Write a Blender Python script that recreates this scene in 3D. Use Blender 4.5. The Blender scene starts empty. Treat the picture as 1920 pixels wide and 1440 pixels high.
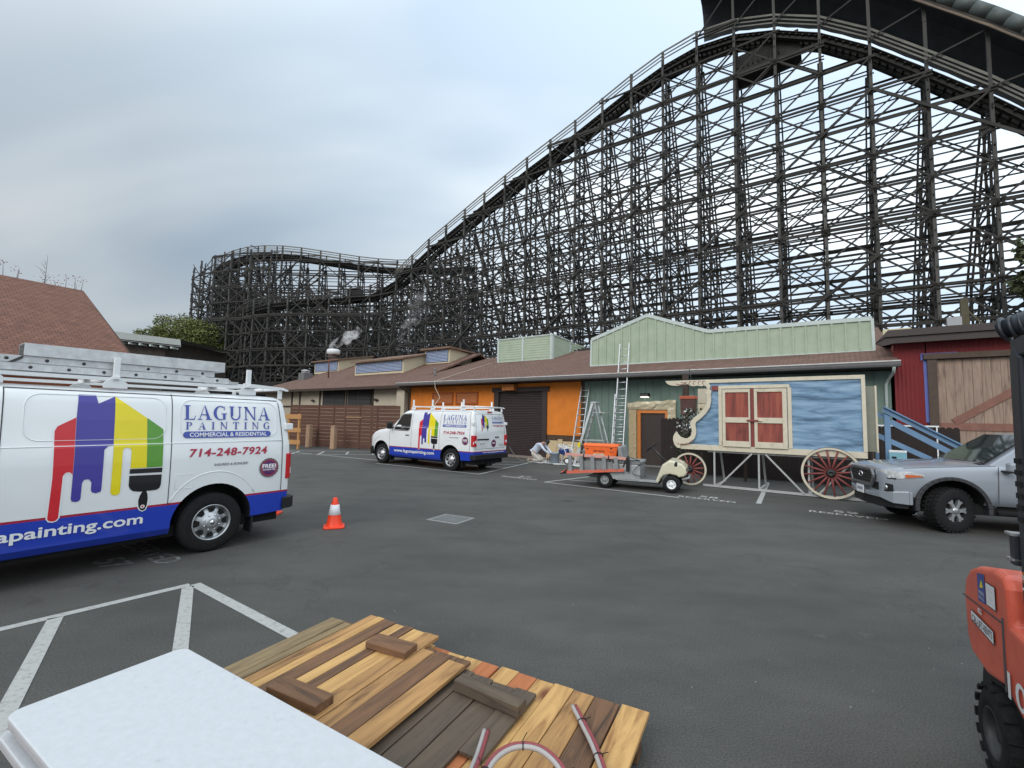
import bpy, bmesh, math, random
from math import sin, cos, pi, radians, sqrt, atan2
from mathutils import Vector, Matrix
R = random.Random(11)
sc = bpy.context.scene
COL = sc.collection

# ------------------------------------------------------------------ camera
CAM = Vector((0, 0, 1.862)); F_PX = 850.0; PITCH = .0763; ROLL = .02
_F = Vector((0, cos(PITCH), sin(PITCH))); _U0 = Vector((0, -sin(PITCH), cos(PITCH))); _R0 = Vector((1, 0, 0))
_R = _R0 * cos(ROLL) + _U0 * sin(ROLL); _U = _U0 * cos(ROLL) - _R0 * sin(ROLL)
cd = bpy.data.cameras.new("camera"); co = bpy.data.objects.new("camera", cd); COL.objects.link(co)
cd.sensor_width = 36; cd.lens = F_PX / 1920 * 36; cd.clip_end = 3000; cd.clip_start = .05
m = Matrix((_R, _U, -_F)).transposed().to_4x4(); m.translation = CAM; co.matrix_world = m
sc.camera = co

# ------------------------------------------------------------------ light
SUN_EL, SUN_AZ = radians(33), radians(214)     # azimuth measured from +Y, clockwise
sd = bpy.data.lights.new("sun", 'SUN'); so = bpy.data.objects.new("sun", sd); COL.objects.link(so)
sd.energy = 1.5; sd.angle = radians(35); sd.color = (1, .97, .93)
sdir = Vector((sin(SUN_AZ) * cos(SUN_EL), cos(SUN_AZ) * cos(SUN_EL), sin(SUN_EL)))
so.rotation_euler = sdir.to_track_quat('Z', 'Y').to_euler(); so.location = sdir * 60
sc.cycles.volume_bounces = 5
sc.view_settings.view_transform = 'Standard'; sc.view_settings.look = 'None'
sc.view_settings.exposure = 0.22; sc.view_settings.gamma = 1

w = bpy.data.worlds.new("World"); sc.world = w; w.use_nodes = True
nt = w.node_tree; N = nt.nodes; K = nt.links
for n in list(N): N.remove(n)
def wn(t, **k):
    n = N.new(t)
    for a, b in k.items():
        if a.startswith('i_'): n.inputs[int(a[2:])].default_value = b
        else: setattr(n, a, b)
    return n
out = wn('ShaderNodeOutputWorld')
sky = wn('ShaderNodeTexSky', sky_type='NISHITA', sun_disc=False, sun_elevation=SUN_EL, sun_rotation=SUN_AZ)
b1 = wn('ShaderNodeBackground', i_1=.08); K.new(sky.outputs[0], b1.inputs[0])
tc = wn('ShaderNodeTexCoord'); sep = wn('ShaderNodeSeparateXYZ'); K.new(tc.outputs['Generated'], sep.inputs[0])
def mth(op, a, b=None):
    n = wn('ShaderNodeMath', operation=op)
    for i, v in enumerate((a, b)):
        if v is None: continue
        if isinstance(v, (int, float)): n.inputs[i].default_value = v
        else: K.new(v, n.inputs[i])
    return n.outputs[0]
zz = mth('ADD', mth('MAXIMUM', sep.outputs[2], 0.0), .30)
px = mth('DIVIDE', sep.outputs[0], zz); py = mth('DIVIDE', sep.outputs[1], zz)
cmb = wn('ShaderNodeCombineXYZ'); K.new(px, cmb.inputs[0]); K.new(py, cmb.inputs[1])
mp = wn('ShaderNodeMapping'); K.new(cmb.outputs[0], mp.inputs[0])
mp.inputs['Rotation'].default_value = (0, 0, radians(-32)); mp.inputs['Scale'].default_value = (.62, 1.5, 1); mp.inputs['Location'].default_value = (3.2, 1.4, 0)
nz = wn('ShaderNodeTexNoise'); K.new(mp.outputs[0], nz.inputs[0]); nz.inputs['Scale'].default_value = 1.05
nz.inputs['Detail'].default_value = 3.5; nz.inputs['Roughness'].default_value = .45; nz.inputs['Distortion'].default_value = .5
cr = wn('ShaderNodeValToRGB'); K.new(nz.outputs[0], cr.inputs[0])
e = cr.color_ramp.elements
e[0].position = .36; e[0].color = (.43, .53, .635, 1); e[1].position = .66; e[1].color = (.74, .80, .84, 1)
e2 = e.new(.5); e2.color = (.585, .67, .745, 1)
# brighter overhead and towards the right, as cloud layers are
zen = mth('MULTIPLY', mth('POWER', mth('MAXIMUM', sep.outputs[2], 0.0), 2.0), 1.0)
rt = mth('MULTIPLY', mth('MAXIMUM', sep.outputs[0], -.6), .62)
gain = mth('ADD', mth('ADD', zen, rt), 1.02)
mul = wn('ShaderNodeVectorMath', operation='SCALE'); K.new(cr.outputs[0], mul.inputs[0]); K.new(gain, mul.inputs[3])
b2 = wn('ShaderNodeBackground', i_1=1.0); K.new(mul.outputs[0], b2.inputs[0])
mx = wn('ShaderNodeMixShader', i_0=.94); K.new(b1.outputs[0], mx.inputs[1]); K.new(b2.outputs[0], mx.inputs[2])
K.new(mx.outputs[0], out.inputs[0])

# ------------------------------------------------------------------ materials
MATS = {}
def pm(name, col, rough=.6, var=.12, scale=4.0, bump=0.0, metal=0.0, spec=.5, stretch=(1, 1, 1), detail=5, emit=None, coat=0, dirt=None, dirt_scale=1.5, dirt_lo=.5, dirt_hi=.75):
    if name in MATS: return MATS[name]
    m = bpy.data.materials.new(name); m.use_nodes = True; MATS[name] = m
    t = m.node_tree; n = t.nodes; l = t.links; b = n['Principled BSDF']
    b.inputs['Roughness'].default_value = rough; b.inputs['Metallic'].default_value = metal
    b.inputs['Specular IOR Level'].default_value = spec
    if coat: b.inputs['Coat Weight'].default_value = coat; b.inputs['Coat Roughness'].default_value = .06
    if emit: b.inputs['Emission Color'].default_value = (*emit[:3], 1); b.inputs['Emission Strength'].default_value = emit[3]
    tc = n.new('ShaderNodeTexCoord'); mp = n.new('ShaderNodeMapping'); l.new(tc.outputs['Object'], mp.inputs[0]); mp.inputs['Scale'].default_value = stretch
    nz = n.new('ShaderNodeTexNoise'); l.new(mp.outputs[0], nz.inputs[0]); nz.inputs['Scale'].default_value = scale; nz.inputs['Detail'].default_value = detail
    nz.inputs['Roughness'].default_value = .6
    r = n.new('ShaderNodeValToRGB'); l.new(nz.outputs[0], r.inputs[0])
    r.color_ramp.elements[0].position = .3; r.color_ramp.elements[1].position = .7
    r.color_ramp.elements[0].color = (*[c * (1 - var) for c in col], 1); r.color_ramp.elements[1].color = (*[min(1, c * (1 + var)) for c in col], 1)
    last = r.outputs[0]
    if dirt:
        n2 = n.new('ShaderNodeTexNoise'); l.new(mp.outputs[0], n2.inputs[0]); n2.inputs['Scale'].default_value = dirt_scale; n2.inputs['Detail'].default_value = 8; n2.inputs['Roughness'].default_value = .65
        r2 = n.new('ShaderNodeValToRGB'); l.new(n2.outputs[0], r2.inputs[0]); r2.color_ramp.elements[0].position = dirt_lo; r2.color_ramp.elements[1].position = dirt_hi
        mi = n.new('ShaderNodeMix'); mi.data_type = 'RGBA'; l.new(r2.outputs[0], mi.inputs[0]); l.new(last, mi.inputs[6]); mi.inputs[7].default_value = (*dirt, 1); last = mi.outputs[2]
    l.new(last, b.inputs['Base Color'])
    if bump:
        bp = n.new('ShaderNodeBump'); bp.inputs['Strength'].default_value = bump; bp.inputs['Distance'].default_value = .02
        l.new(nz.outputs[0], bp.inputs['Height']); l.new(bp.outputs[0], b.inputs['Normal'])
    return m

def wood(name, col, dark, mid=.5, axis=1, scale=1.0, rough=.7):
    """plank material with long grain streaks along the local axis and a few knots"""
    m = pm(name, col, rough, .05)
    t = m.node_tree; n = t.nodes; l = t.links; b = n['Principled BSDF']
    tc = n.new('ShaderNodeTexCoord'); oi = n.new('ShaderNodeObjectInfo')
    add = n.new('ShaderNodeVectorMath'); add.operation = 'ADD'; l.new(tc.outputs['Object'], add.inputs[0])
    sc_ = n.new('ShaderNodeVectorMath'); sc_.operation = 'SCALE'; l.new(oi.outputs['Random'], sc_.inputs[0]); sc_.inputs[3].default_value = 37.0
    l.new(sc_.outputs[0], add.inputs[1])
    mp = n.new('ShaderNodeMapping'); l.new(add.outputs[0], mp.inputs[0])
    s = [9.0, 9.0, 9.0]; s[axis] = .8
    mp.inputs['Scale'].default_value = [v * scale for v in s]
    nz = n.new('ShaderNodeTexNoise'); l.new(mp.outputs[0], nz.inputs[0]); nz.inputs['Scale'].default_value = 1.5; nz.inputs['Detail'].default_value = 9; nz.inputs['Distortion'].default_value = 1.2; nz.inputs['Roughness'].default_value = .65
    r = n.new('ShaderNodeValToRGB'); l.new(nz.outputs[0], r.inputs[0]); e = r.color_ramp.elements
    e[0].position = mid - .16; e[0].color = (*dark, 1); e[1].position = mid + .16; e[1].color = (*col, 1)
    x = e.new(mid); x.color = (*[.35 * a + .65 * c for a, c in zip(dark, col)], 1)
    l.new(r.outputs[0], b.inputs['Base Color'])
    bp = n.new('ShaderNodeBump'); bp.inputs['Strength'].default_value = .25; bp.inputs['Distance'].default_value = .01; l.new(nz.outputs[0], bp.inputs['Height']); l.new(bp.outputs[0], b.inputs['Normal'])
    return m

# ------------------------------------------------------------------ mesh helper
class MB:
    def __init__(s): s.v = []; s.f = []; s.k = []; s.s = []; s.m = 0
    def add(s, vs, fs, smooth=False, M=None):
        o = len(s.v)
        if M is not None: vs = [M @ Vector(p) for p in vs]
        s.v += [tuple(p) for p in vs]
        for f in fs: s.f.append(tuple(i + o for i in f)); s.k.append(s.m); s.s.append(smooth)
        return s
    def box(s, x0, x1, y0, y1, z0, z1, M=None):
        return s.add([(x0, y0, z0), (x1, y0, z0), (x1, y1, z0), (x0, y1, z0), (x0, y0, z1), (x1, y0, z1), (x1, y1, z1), (x0, y1, z1)],
              [(0, 3, 2, 1), (4, 5, 6, 7), (0, 1, 5, 4), (1, 2, 6, 5), (2, 3, 7, 6), (3, 0, 4, 7)], M=M)
    def bar(s, p, q, w, h=None, up=(0, 0, 1)):
        p = Vector(p); q = Vector(q); h = w if h is None else h
        d = (q - p); L = d.length
        if L < 1e-6: return s
        d /= L; up = Vector(up)
        if abs(d.dot(up)) > .995: up = Vector((1, 0, 0)) if abs(d.x) < .9 else Vector((0, 1, 0))
        a = d.cross(up).normalized() * (w / 2); b = a.cross(d).normalized() * (h / 2)
        vs = [p - a - b, p + a - b, p + a + b, p - a + b, q - a - b, q + a - b, q + a + b, q - a + b]
        return s.add(vs, [(0, 3, 2, 1), (4, 5, 6, 7), (0, 1, 5, 4), (1, 2, 6, 5), (2, 3, 7, 6), (3, 0, 4, 7)])
    def prism(s, pts, a, b, plane='xz', M=None):
        n = len(pts)
        def P(p, t): return {'xz': (p[0], t, p[1]), 'xy': (p[0], p[1], t), 'yz': (t, p[0], p[1])}[plane]
        vs = [P(p, a) for p in pts] + [P(p, b) for p in pts]
        fs = [tuple(range(n))[::-1], tuple(range(n, 2 * n))] + [(i, (i + 1) % n, n + (i + 1) % n, n + i) for i in range(n)]
        return s.add(vs, fs, M=M)
    def poly(s, pts3): return s.add(pts3, [tuple(range(len(pts3)))])
    def tube(s, path, r, n=8, closed=False, cap=True):
        P = [Vector(p) for p in path]; N_ = len(P); vs = []; fs = []
        prev = None
        for i, p in enumerate(P):
            if closed: d = P[(i + 1) % N_] - P[i - 1]
            else: d = P[min(i + 1, N_ - 1)] - P[max(i - 1, 0)]
            d.normalize()
            if prev is None:
                u = Vector((0, 0, 1)) if abs(d.z) < .9 else Vector((1, 0, 0))
                a = d.cross(u).normalized()
            else:
                a = (prev - d * prev.dot(d)); a = a.normalized() if a.length > 1e-6 else prev
            prev = a; b = d.cross(a)
            rr = r[i] if isinstance(r, (list, tuple)) else r
            for k in range(n):
                t = 2 * pi * k / n; vs.append(p + (a * cos(t) + b * sin(t)) * rr)
        for i in range(N_ if closed else N_ - 1):
            j = (i + 1) % N_
            for k in range(n): fs.append((i * n + k, i * n + (k + 1) % n, j * n + (k + 1) % n, j * n + k))
        if cap and not closed: fs += [tuple(range(n))[::-1], tuple(range((N_ - 1) * n, N_ * n))]
        return s.add(vs, fs, True)
    def cyl(s, p, q, r, n=16, r2=None): return s.tube([p, q], [r, r if r2 is None else r2], n)
    def lathe(s, prof, n=32, M=None, smooth=True, close=False):
        """prof: (radius, height) pairs turned about local z"""
        vs = []; fs = []; k = len(prof)
        for i in range(n):
            t = 2 * pi * i / n
            for r, h in prof: vs.append((r * cos(t), r * sin(t), h))
        for i in range(n):
            j = (i + 1) % n
            for a in range(k if close else k - 1):
                b = (a + 1) % k
                fs.append((i * k + a, j * k + a, j * k + b, i * k + b))
        return s.add(vs, fs, smooth, M)
    def ball(s, c, r, sx=1, sy=1, sz=1, n=12, M=None):
        prof = [(max(1e-4, r * sin(pi * i / n)), -r * cos(pi * i / n)) for i in range(n + 1)]
        T = Matrix.Translation(c) @ Matrix.Diagonal((sx, sy, sz, 1))
        if M is not None: T = M @ T
        return s.lathe(prof, n * 2, T)
    def build(s, name, mats, parent=None, bev=0, seg=2, sub=0, weld=0, autosm=None):
        me = bpy.data.meshes.new(name); me.from_pydata(s.v, [], s.f)
        mats = mats if isinstance(mats, (list, tuple)) else [mats]
        for m in mats: me.materials.append(m)
        me.polygons.foreach_set('material_index', s.k); me.polygons.foreach_set('use_smooth', s.s)
        if weld:
            bm = bmesh.new(); bm.from_mesh(me); bmesh.ops.remove_doubles(bm, verts=bm.verts, dist=weld)
            bmesh.ops.dissolve_degenerate(bm, dist=1e-5, edges=bm.edges); bm.to_mesh(me); bm.free()
        if autosm is not None:
            for p in me.polygons: p.use_smooth = True
            me.set_sharp_from_angle(angle=radians(autosm))
        me.update()
        o = bpy.data.objects.new(name, me); COL.objects.link(o)
        if parent is not None: o.parent = parent
        if bev:
            b = o.modifiers.new('bevel', 'BEVEL'); b.width = bev; b.segments = seg; b.limit_method = 'ANGLE'; b.angle_limit = radians(40)
        if sub:
            b = o.modifiers.new('sub', 'SUBSURF'); b.levels = sub; b.render_levels = sub
        return o

def tag(o, label=None, cat=None, group=None, kind=None):
    if label: o['label'] = label
    if cat: o['category'] = cat
    if group: o['group'] = group
    if kind: o['kind'] = kind
    return o
def thing(name, label, cat, loc=(0, 0, 0), rz=0, group=None):
    o = bpy.data.objects.new(name, None); COL.objects.link(o); o.location = loc; o.rotation_euler = (0, 0, rz); o.empty_display_size = .1
    return tag(o, label, cat, group)
def copy_tree(o, parent=None):
    c = o.copy(); COL.objects.link(c)
    if parent is not None: c.parent = parent
    for ch in list(o.children): copy_tree(ch, c)
    return c
def ring(cx, cz, r, n=24, a0=0, a1=2 * pi): return [(cx + r * cos(a0 + (a1 - a0) * i / n), cz + r * sin(a0 + (a1 - a0) * i / n)) for i in range(n)]
def stroke(pts, wd, closed=False):
    """flat polyline of given width -> list of quads (2-D)"""
    q = []
    n = len(pts)
    for i in range(n if closed else n - 1):
        a = Vector(pts[i]); b = Vector(pts[(i + 1) % n]); d = (b - a)
        if d.length < 1e-6: continue
        d.normalize(); nn = Vector((-d.y, d.x)) * wd / 2
        q.append([tuple(a - nn), tuple(b - nn), tuple(b + nn), tuple(a + nn)])
    return q
def text2d(body, size, bold=0.0, shear=0.0, sx=1.0, spacing=1.0, align='LEFT'):
    """outline text turned into 2-D triangles: list of vertices, list of faces"""
    c = bpy.data.curves.new('lettering', 'FONT'); c.body = body; c.size = size; c.offset = bold; c.shear = shear; c.space_character = spacing; c.align_x = align; c.resolution_u = 3
    o = bpy.data.objects.new('lettering', c); COL.objects.link(o)
    dg = bpy.context.evaluated_depsgraph_get(); me = o.evaluated_get(dg).to_mesh()
    vs = [(v.co.x * sx, v.co.y) for v in me.vertices]; fs = [tuple(p.vertices) for p in me.polygons]
    o.evaluated_get(dg).to_mesh_clear(); bpy.data.objects.remove(o); bpy.data.curves.remove(c)
    return vs, fs
def fit_text(body, x0, x1, z0, z1, **k):
    """lettering scaled to fill a rectangle"""
    vs, fs = text2d(body, 1.0, **k)
    ax = min(v[0] for v in vs); bx = max(v[0] for v in vs); az = min(v[1] for v in vs); bz = max(v[1] for v in vs)
    return [(x0 + (v[0] - ax) / (bx - ax) * (x1 - x0), z0 + (v[1] - az) / (bz - az) * (z1 - z0)) for v in vs], fs

def boolean(o, cutters, op='DIFFERENCE'):
    """cut meshes out of o and keep only the result"""
    tmp = []
    for mb in cutters:
        c = mb.build('cutter', o.data.materials[:] or [None], weld=1e-5); c.parent = o.parent; tmp.append(c)
        b_ = bmesh.new(); b_.from_mesh(c.data); bmesh.ops.recalc_face_normals(b_, faces=b_.faces); b_.to_mesh(c.data); b_.free()
        md = o.modifiers.new('b', 'BOOLEAN'); md.operation = op; md.object = c; md.solver = 'EXACT'
    dg = bpy.context.evaluated_depsgraph_get(); dg.update()
    me = bpy.data.meshes.new_from_object(o.evaluated_get(dg))
    o.modifiers.clear(); old = o.data; o.data = me; bpy.data.meshes.remove(old)
    for c in tmp: bpy.data.objects.remove(c)
    return o

# building frame: local x runs along the fronts to the right, y into the buildings
BA = radians(-36.0)
def bl(s, n, z=0): return Vector((s * cos(BA) - n * sin(BA), s * sin(BA) + n * cos(BA), z))

# common materials
M_white = pm('white_paint', (.78, .79, .79), .35, .03, 3)
M_alu = pm('aluminium', (.62, .63, .64), .42, .12, 9, metal=.75)
M_alu_d = pm('dull_aluminium', (.50, .51, .52), .55, .22, 14, metal=.45, dirt=(.30, .30, .29), dirt_scale=6, dirt_lo=.5, dirt_hi=.8)
M_black = pm('black_plastic', (.013, .013, .014), .5, .2, 20, spec=.35)
M_rub = pm('tyre_rubber', (.013, .013, .0135), .85, .3, 30, bump=.15, spec=.25)
M_steel = pm('wheel_silver', (.50, .51, .52), .42, .06, 12, metal=.85)
M_dark = pm('dark_metal', (.05, .05, .05), .5, .2, 10, metal=.3)
M_glass = pm('dark_glass', (.02, .026, .026), .04, .05, 1, spec=.9)
M_seam = pm('panel_gap', (.06, .06, .065), .8, .05)
M_chrome = pm('chrome', (.8, .8, .82), .12, .02, 3, metal=1)
M_red_l = pm('red_lens', (.5, .015, .02), .15, .1, 20, spec=.7)
M_blackhole = pm('shade_black', (.006, .006, .006), .9, .1)  # near-black for undersides, also painted in as shade for arches, rim holes, recesses
# ------------------------------------------------------------------ ground and markings
def asphalt():
    m = bpy.data.materials.new('asphalt'); m.use_nodes = True; t = m.node_tree; n = t.nodes; l = t.links; b = n['Principled BSDF']
    b.inputs['Roughness'].default_value = .82; b.inputs['Specular IOR Level'].default_value = .25
    tc = n.new('ShaderNodeTexCoord')
    def noise(s, d=6, stretch=None, rough=.6):
        x = n.new('ShaderNodeTexNoise'); x.inputs['Scale'].default_value = s; x.inputs['Detail'].default_value = d; x.inputs['Roughness'].default_value = rough
        if stretch:
            mp = n.new('ShaderNodeMapping'); l.new(tc.outputs['Object'], mp.inputs[0]); mp.inputs['Scale'].default_value = stretch; mp.inputs['Rotation'].default_value = (0, 0, radians(30)); l.new(mp.outputs[0], x.inputs[0])
        else: l.new(tc.outputs['Object'], x.inputs[0])
        return x.outputs[0]
    def ramp(src, a, b_, ca, cb):
        r = n.new('ShaderNodeValToRGB'); l.new(src, r.inputs[0]); e = r.color_ramp.elements
        e[0].position = a; e[1].position = b_; e[0].color = (*ca, 1); e[1].color = (*cb, 1); return r.outputs[0]
    def mix(f, a, b_, mode='MIX', fac=None):
        x = n.new('ShaderNodeMix'); x.data_type = 'RGBA'; x.blend_type = mode
        if fac is None: l.new(f, x.inputs[0])
        else: x.inputs[0].default_value = fac
        for s, i in ((a, 6), (b_, 7)):
            if isinstance(s, tuple): x.inputs[i].default_value = (*s, 1)
            else: l.new(s, x.inputs[i])
        return x.outputs[2]
    base = ramp(noise(.35, 7), .3, .72, (.066, .0655, .061), (.096, .0945, .088))
    streak = ramp(noise(1.3, 7, (.6, 1.3, 1)), .35, .75, (.80, .80, .80), (1.16, 1.16, 1.15))
    c = mix(None, base, streak, 'MULTIPLY', .8)
    g = ramp(noise(95, 3), .28, .75, (.38, .38, .38), (1.85, 1.83, 1.8))
    c = mix(None, c, g, 'MULTIPLY', .75)
    stain = ramp(noise(.9, 8), .60, .78, (0, 0, 0), (.35, .35, .35)); c = mix(stain, c, (.045, .046, .046))
    pale = ramp(noise(2.3, 9, None, .7), .61, .76, (0, 0, 0), (.40, .40, .40)); c = mix(pale, c, (.17, .168, .16))
    oil = n.new('ShaderNodeTexVoronoi'); oil.inputs['Scale'].default_value = .55; l.new(tc.outputs['Object'], oil.inputs[0])
    ol = ramp(oil.outputs[0], .04, .13, (.55, .55, .55), (0, 0, 0)); c = mix(ol, c, (.035, .035, .035))
    # hairline cracks
    v = n.new('ShaderNodeTexVoronoi'); v.feature = 'DISTANCE_TO_EDGE'; v.inputs['Scale'].default_value = .22
    wob = n.new('ShaderNodeTexNoise'); wob.inputs['Scale'].default_value = 1.4; wob.inputs['Detail'].default_value = 6; l.new(tc.outputs['Object'], wob.inputs[0])
    va = n.new('ShaderNodeVectorMath'); va.operation = 'SCALE'; l.new(wob.outputs[1], va.inputs[0]); va.inputs[3].default_value = 1.6
    vb = n.new('ShaderNodeVectorMath'); vb.operation = 'ADD'; l.new(tc.outputs['Object'], vb.inputs[0]); l.new(va.outputs[0], vb.inputs[1]); l.new(vb.outputs[0], v.inputs[0])
    ck = ramp(v.outputs[0], .0, .006, (.28, .28, .28), (0, 0, 0)); c = mix(ck, c, (.03, .03, .03))
    sp = n.new('ShaderNodeTexVoronoi'); sp.inputs['Scale'].default_value = 5; sp.inputs['Randomness'].default_value = 1; l.new(tc.outputs['Object'], sp.inputs[0])
    sk = ramp(sp.outputs[0], .018, .03, (1, 1, 1), (0, 0, 0)); c = mix(sk, c, (.42, .42, .40))
    l.new(c, b.inputs['Base Color'])
    bp = n.new('ShaderNodeBump'); bp.inputs['Strength'].default_value = .35; bp.inputs['Distance'].default_value = .006; l.new(noise(110, 3), bp.inputs['Height']); l.new(bp.outputs[0], b.inputs['Normal'])
    return m
g = MB(); g.add([(-900, -300, 0), (900, -300, 0), (900, 1500, 0), (-900, 1500, 0)], [(0, 1, 2, 3)])
tag(g.build('ground', asphalt()), kind='structure')

def paint(name, col, lo, hi):
    m = bpy.data.materials.new(name); m.use_nodes = True; t = m.node_tree; n = t.nodes; l = t.links; b = n['Principled BSDF']; b.inputs['Roughness'].default_value = .8
    tc = n.new('ShaderNodeTexCoord'); a = n.new('ShaderNodeTexNoise'); a.inputs['Scale'].default_value = 22; a.inputs['Detail'].default_value = 10; a.inputs['Roughness'].default_value = .7; l.new(tc.outputs['Object'], a.inputs[0])
    r = n.new('ShaderNodeValToRGB'); l.new(a.outputs[0], r.inputs[0]); e = r.color_ramp.elements; e[0].position = lo; e[1].position = hi; e[0].color = (*col, 1); e[1].color = (.12, .12, .12, 1)
    l.new(r.outputs[0], b.inputs['Base Color']); return m
M_line = paint('worn_line_paint', (.40, .40, .38), .50, .78)
M_lett = paint('worn_stencil_paint', (.46, .46, .44), .50, .72)
def line(pts, wd, name='parking_line', z=.004):
    mb = MB()
    for k, q in enumerate(stroke(pts, wd)): mb.poly([(p[0], p[1], z + .0006 * k) for p in q])
    return tag(mb.build(name, M_line), kind='structure')
def s2(s, n): p = bl(s, n); return (p.x, p.y)
def sl(pts, wd=.10): return line([s2(*p) for p in pts], wd)
# bay in the foreground with hatching
line([(-3.44, 5.06), (-7.6, -.3)], .10); line([(-3.40, 5.08), (-.9, 3.35)], .105)
line([(-3.42, 5.0), (-2.50, 3.62), (-1.9, 2.7)], .105); line([(-4.05, 4.22), (-3.27, 3.2), (-2.2, 1.8)], .105)
# bay of the far van
sl([(-14.9, 11.5), (-9.75, 11.72)], .09); sl([(-9.80, 11.77), (-10.85, 16.3), (-11.1, 18.4)], .09)
for k in range(4): sl([(-10.15 - .22 * k, 13.0 + 1.1 * k), (-11.6 - .22 * k, 12.2 + 1.1 * k)], .08)
sl([(-22.5, 11.9), (-14.2, 12.4)], .09)
line([(-16.5, 20.6), (-6.6, 22.0)], .10); line([(-16.5, 23.4), (-6.0, 23.6)], .10)
for k in range(5): line([(-11.6 + 1.25 * k, 21.5 + .1 * k), (-12.0 + 1.25 * k, 23.3)], .10)
# bay under the golf cart and the next ones
sl([(-7.20, 11.65), (-3.3, 11.65)], .09); sl([(-7.20, 11.65), (-6.75, 14.0), (-6.6, 16.4)], .09); sl([(-6.9, 12.6), (-5.6, 12.9)], .08)
sl([(-1.62, 12.1), (-1.95, 16.6)], .11); sl([(1.25, 12.3), (1.0, 16.0)], .11)
def letters(txt, s0, s1, n0, n1, name='pavement_lettering', ang=0.0, frame=None):
    vs, fs = fit_text(txt, s0, s1, n0, n1, bold=.012)
    mb = MB()
    P = [(*(frame(*v) if frame else s2(*v)), .005) for v in vs]
    mb.add(P, fs); return tag(mb.build(name, M_lett), kind='structure')
for s0, num in ((-8.95, '57'), (-3.38, '58'), (-.62, '59')):
    letters('RESERVED', s0, s0 + 1.32, 11.78, 11.98); letters(num, s0 + .42, s0 + .86, 12.12, 12.36)
def nf(u, v): return (-4.35 + u * .82 + v * .56, 5.25 - u * .56 + v * .82)
M_keep = M_lett; M_lett = paint('almost_worn_off_paint', (.30, .30, .29), .36, .52); letters('57', -.9, -.45, -.05, .25, frame=nf); letters('RESERVED', -1.75, -.15, .40, .68, frame=nf); M_lett = M_keep

# utility cover
M_conc = pm('pale_concrete', (.22, .22, .21), .85, .15, 14, bump=.2)
uc = thing('utility_cover', 'square grey utility cover with a pale concrete rim set in the asphalt', 'utility cover', bl(-5.86, 6.24), BA + radians(8))
mb = MB(); mb.box(-.34, .34, -.30, .30, 0, .008); mb.build('rim', M_conc, uc, bev=.006)
mb = MB(); mb.box(-.27, .27, -.23, .23, .008, .013)
for k in range(9): mb.box(-.25 + k * .06, -.225 + k * .06, -.215, -.205, .013, .017); mb.box(-.25 + k * .06, -.225 + k * .06, .205, .215, .013, .017)
mb.build('lid', pm('cover_steel', (.13, .135, .135), .7, .2, 20, bump=.2), uc)

# traffic cones
M_cone = pm('cone_orange', (.90, .055, .012), .45, .06, 6); M_refl = pm('reflective_white', (.72, .72, .74), .4, .03, 6)
def cone(label, loc, rz):
    t = thing('traffic_cone', label, 'traffic cone', loc, rz, 'traffic cones')
    mb = MB(); mb.prism([(-.165, -.13), (-.13, -.165), (.13, -.165), (.165, -.13), (.165, .13), (.13, .165), (-.13, .165), (-.165, .13)], .0, .03, 'xy'); mb.build('base', M_cone, t, bev=.012)
    mb = MB(); mb.lathe([(.132, .03), (.125, .04), (.098, .19), (.083, .265), (.066, .355), (.05, .415), (.036, .478), (.03, .485), (.02, .487), (.018, .46)], 32); mb.build('body', M_cone, t)
    mb = MB(); mb.lathe([(.094, .21), (.0975, .212), (.068, .372), (.062, .374)], 32); mb.build('reflective_collar', M_refl, t)
    return t
cone('orange traffic cone with one white collar standing alone on the open asphalt', (-2.92, 7.72, 0), .35)
cone('orange traffic cone mostly hidden behind the rear bumper of the near van', (-4.45, 8.62, 0), .1)
# ------------------------------------------------------------------ buildings
def shingle(name, col, rot=0):
    m = pm(name, col, .9, .18, 2.2, detail=8)
    t = m.node_tree; n = t.nodes; l = t.links; b = n['Principled BSDF']
    src = b.inputs['Base Color'].links[0].from_socket
    tc = n.new('ShaderNodeTexCoord'); br = n.new('ShaderNodeTexBrick'); mp = n.new('ShaderNodeMapping'); mp.inputs['Rotation'].default_value = (0, 0, radians(rot)); l.new(tc.outputs['Object'], mp.inputs[0]); l.new(mp.outputs[0], br.inputs[0])
    br.inputs['Scale'].default_value = 1; br.inputs['Brick Width'].default_value = .30; br.inputs['Row Height'].default_value = .19; br.inputs['Mortar Size'].default_value = .02
    br.inputs['Color1'].default_value = (.82, .82, .82, 1); br.inputs['Color2'].default_value = (1.12, 1.1, 1.08, 1); br.inputs['Mortar'].default_value = (.42, .40, .40, 1); br.inputs['Bias'].default_value = 0
    x = n.new('ShaderNodeMix'); x.data_type = 'RGBA'; x.blend_type = 'MULTIPLY'; x.inputs[0].default_value = .85; l.new(src, x.inputs[6]); l.new(br.outputs[0], x.inputs[7]); l.new(x.outputs[2], b.inputs['Base Color'])
    return m
M_roof = shingle('brown_shingle', (.165, .092, .068))
M_roof2 = shingle('reddish_shingle', (.185, .086, .058), -60)
M_orange = pm('orange_plaster', (.70, .205, .020), .75, .10, 2.2, bump=.12, dirt=(.56, .150, .016), dirt_scale=.8, dirt_lo=.5, dirt_hi=.8)
M_wains = pm('brown_wainscot', (.075, .045, .028), .8, .15, 5)
M_gwall = pm('grey_green_paint', (.150, .215, .180), .7, .08, 2.5, dirt=(.12, .175, .148), dirt_scale=1.2)
M_lgreen = pm('pale_green_paint', (.385, .450, .340), .75, .05, 2.5, dirt=(.30, .38, .255), dirt_scale=1.4, dirt_lo=.45, dirt_hi=.8)
M_trim = pm('pale_trim_primer', (.52, .58, .55), .7, .10, 6, dirt=(.40, .48, .42), dirt_scale=3)
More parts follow.
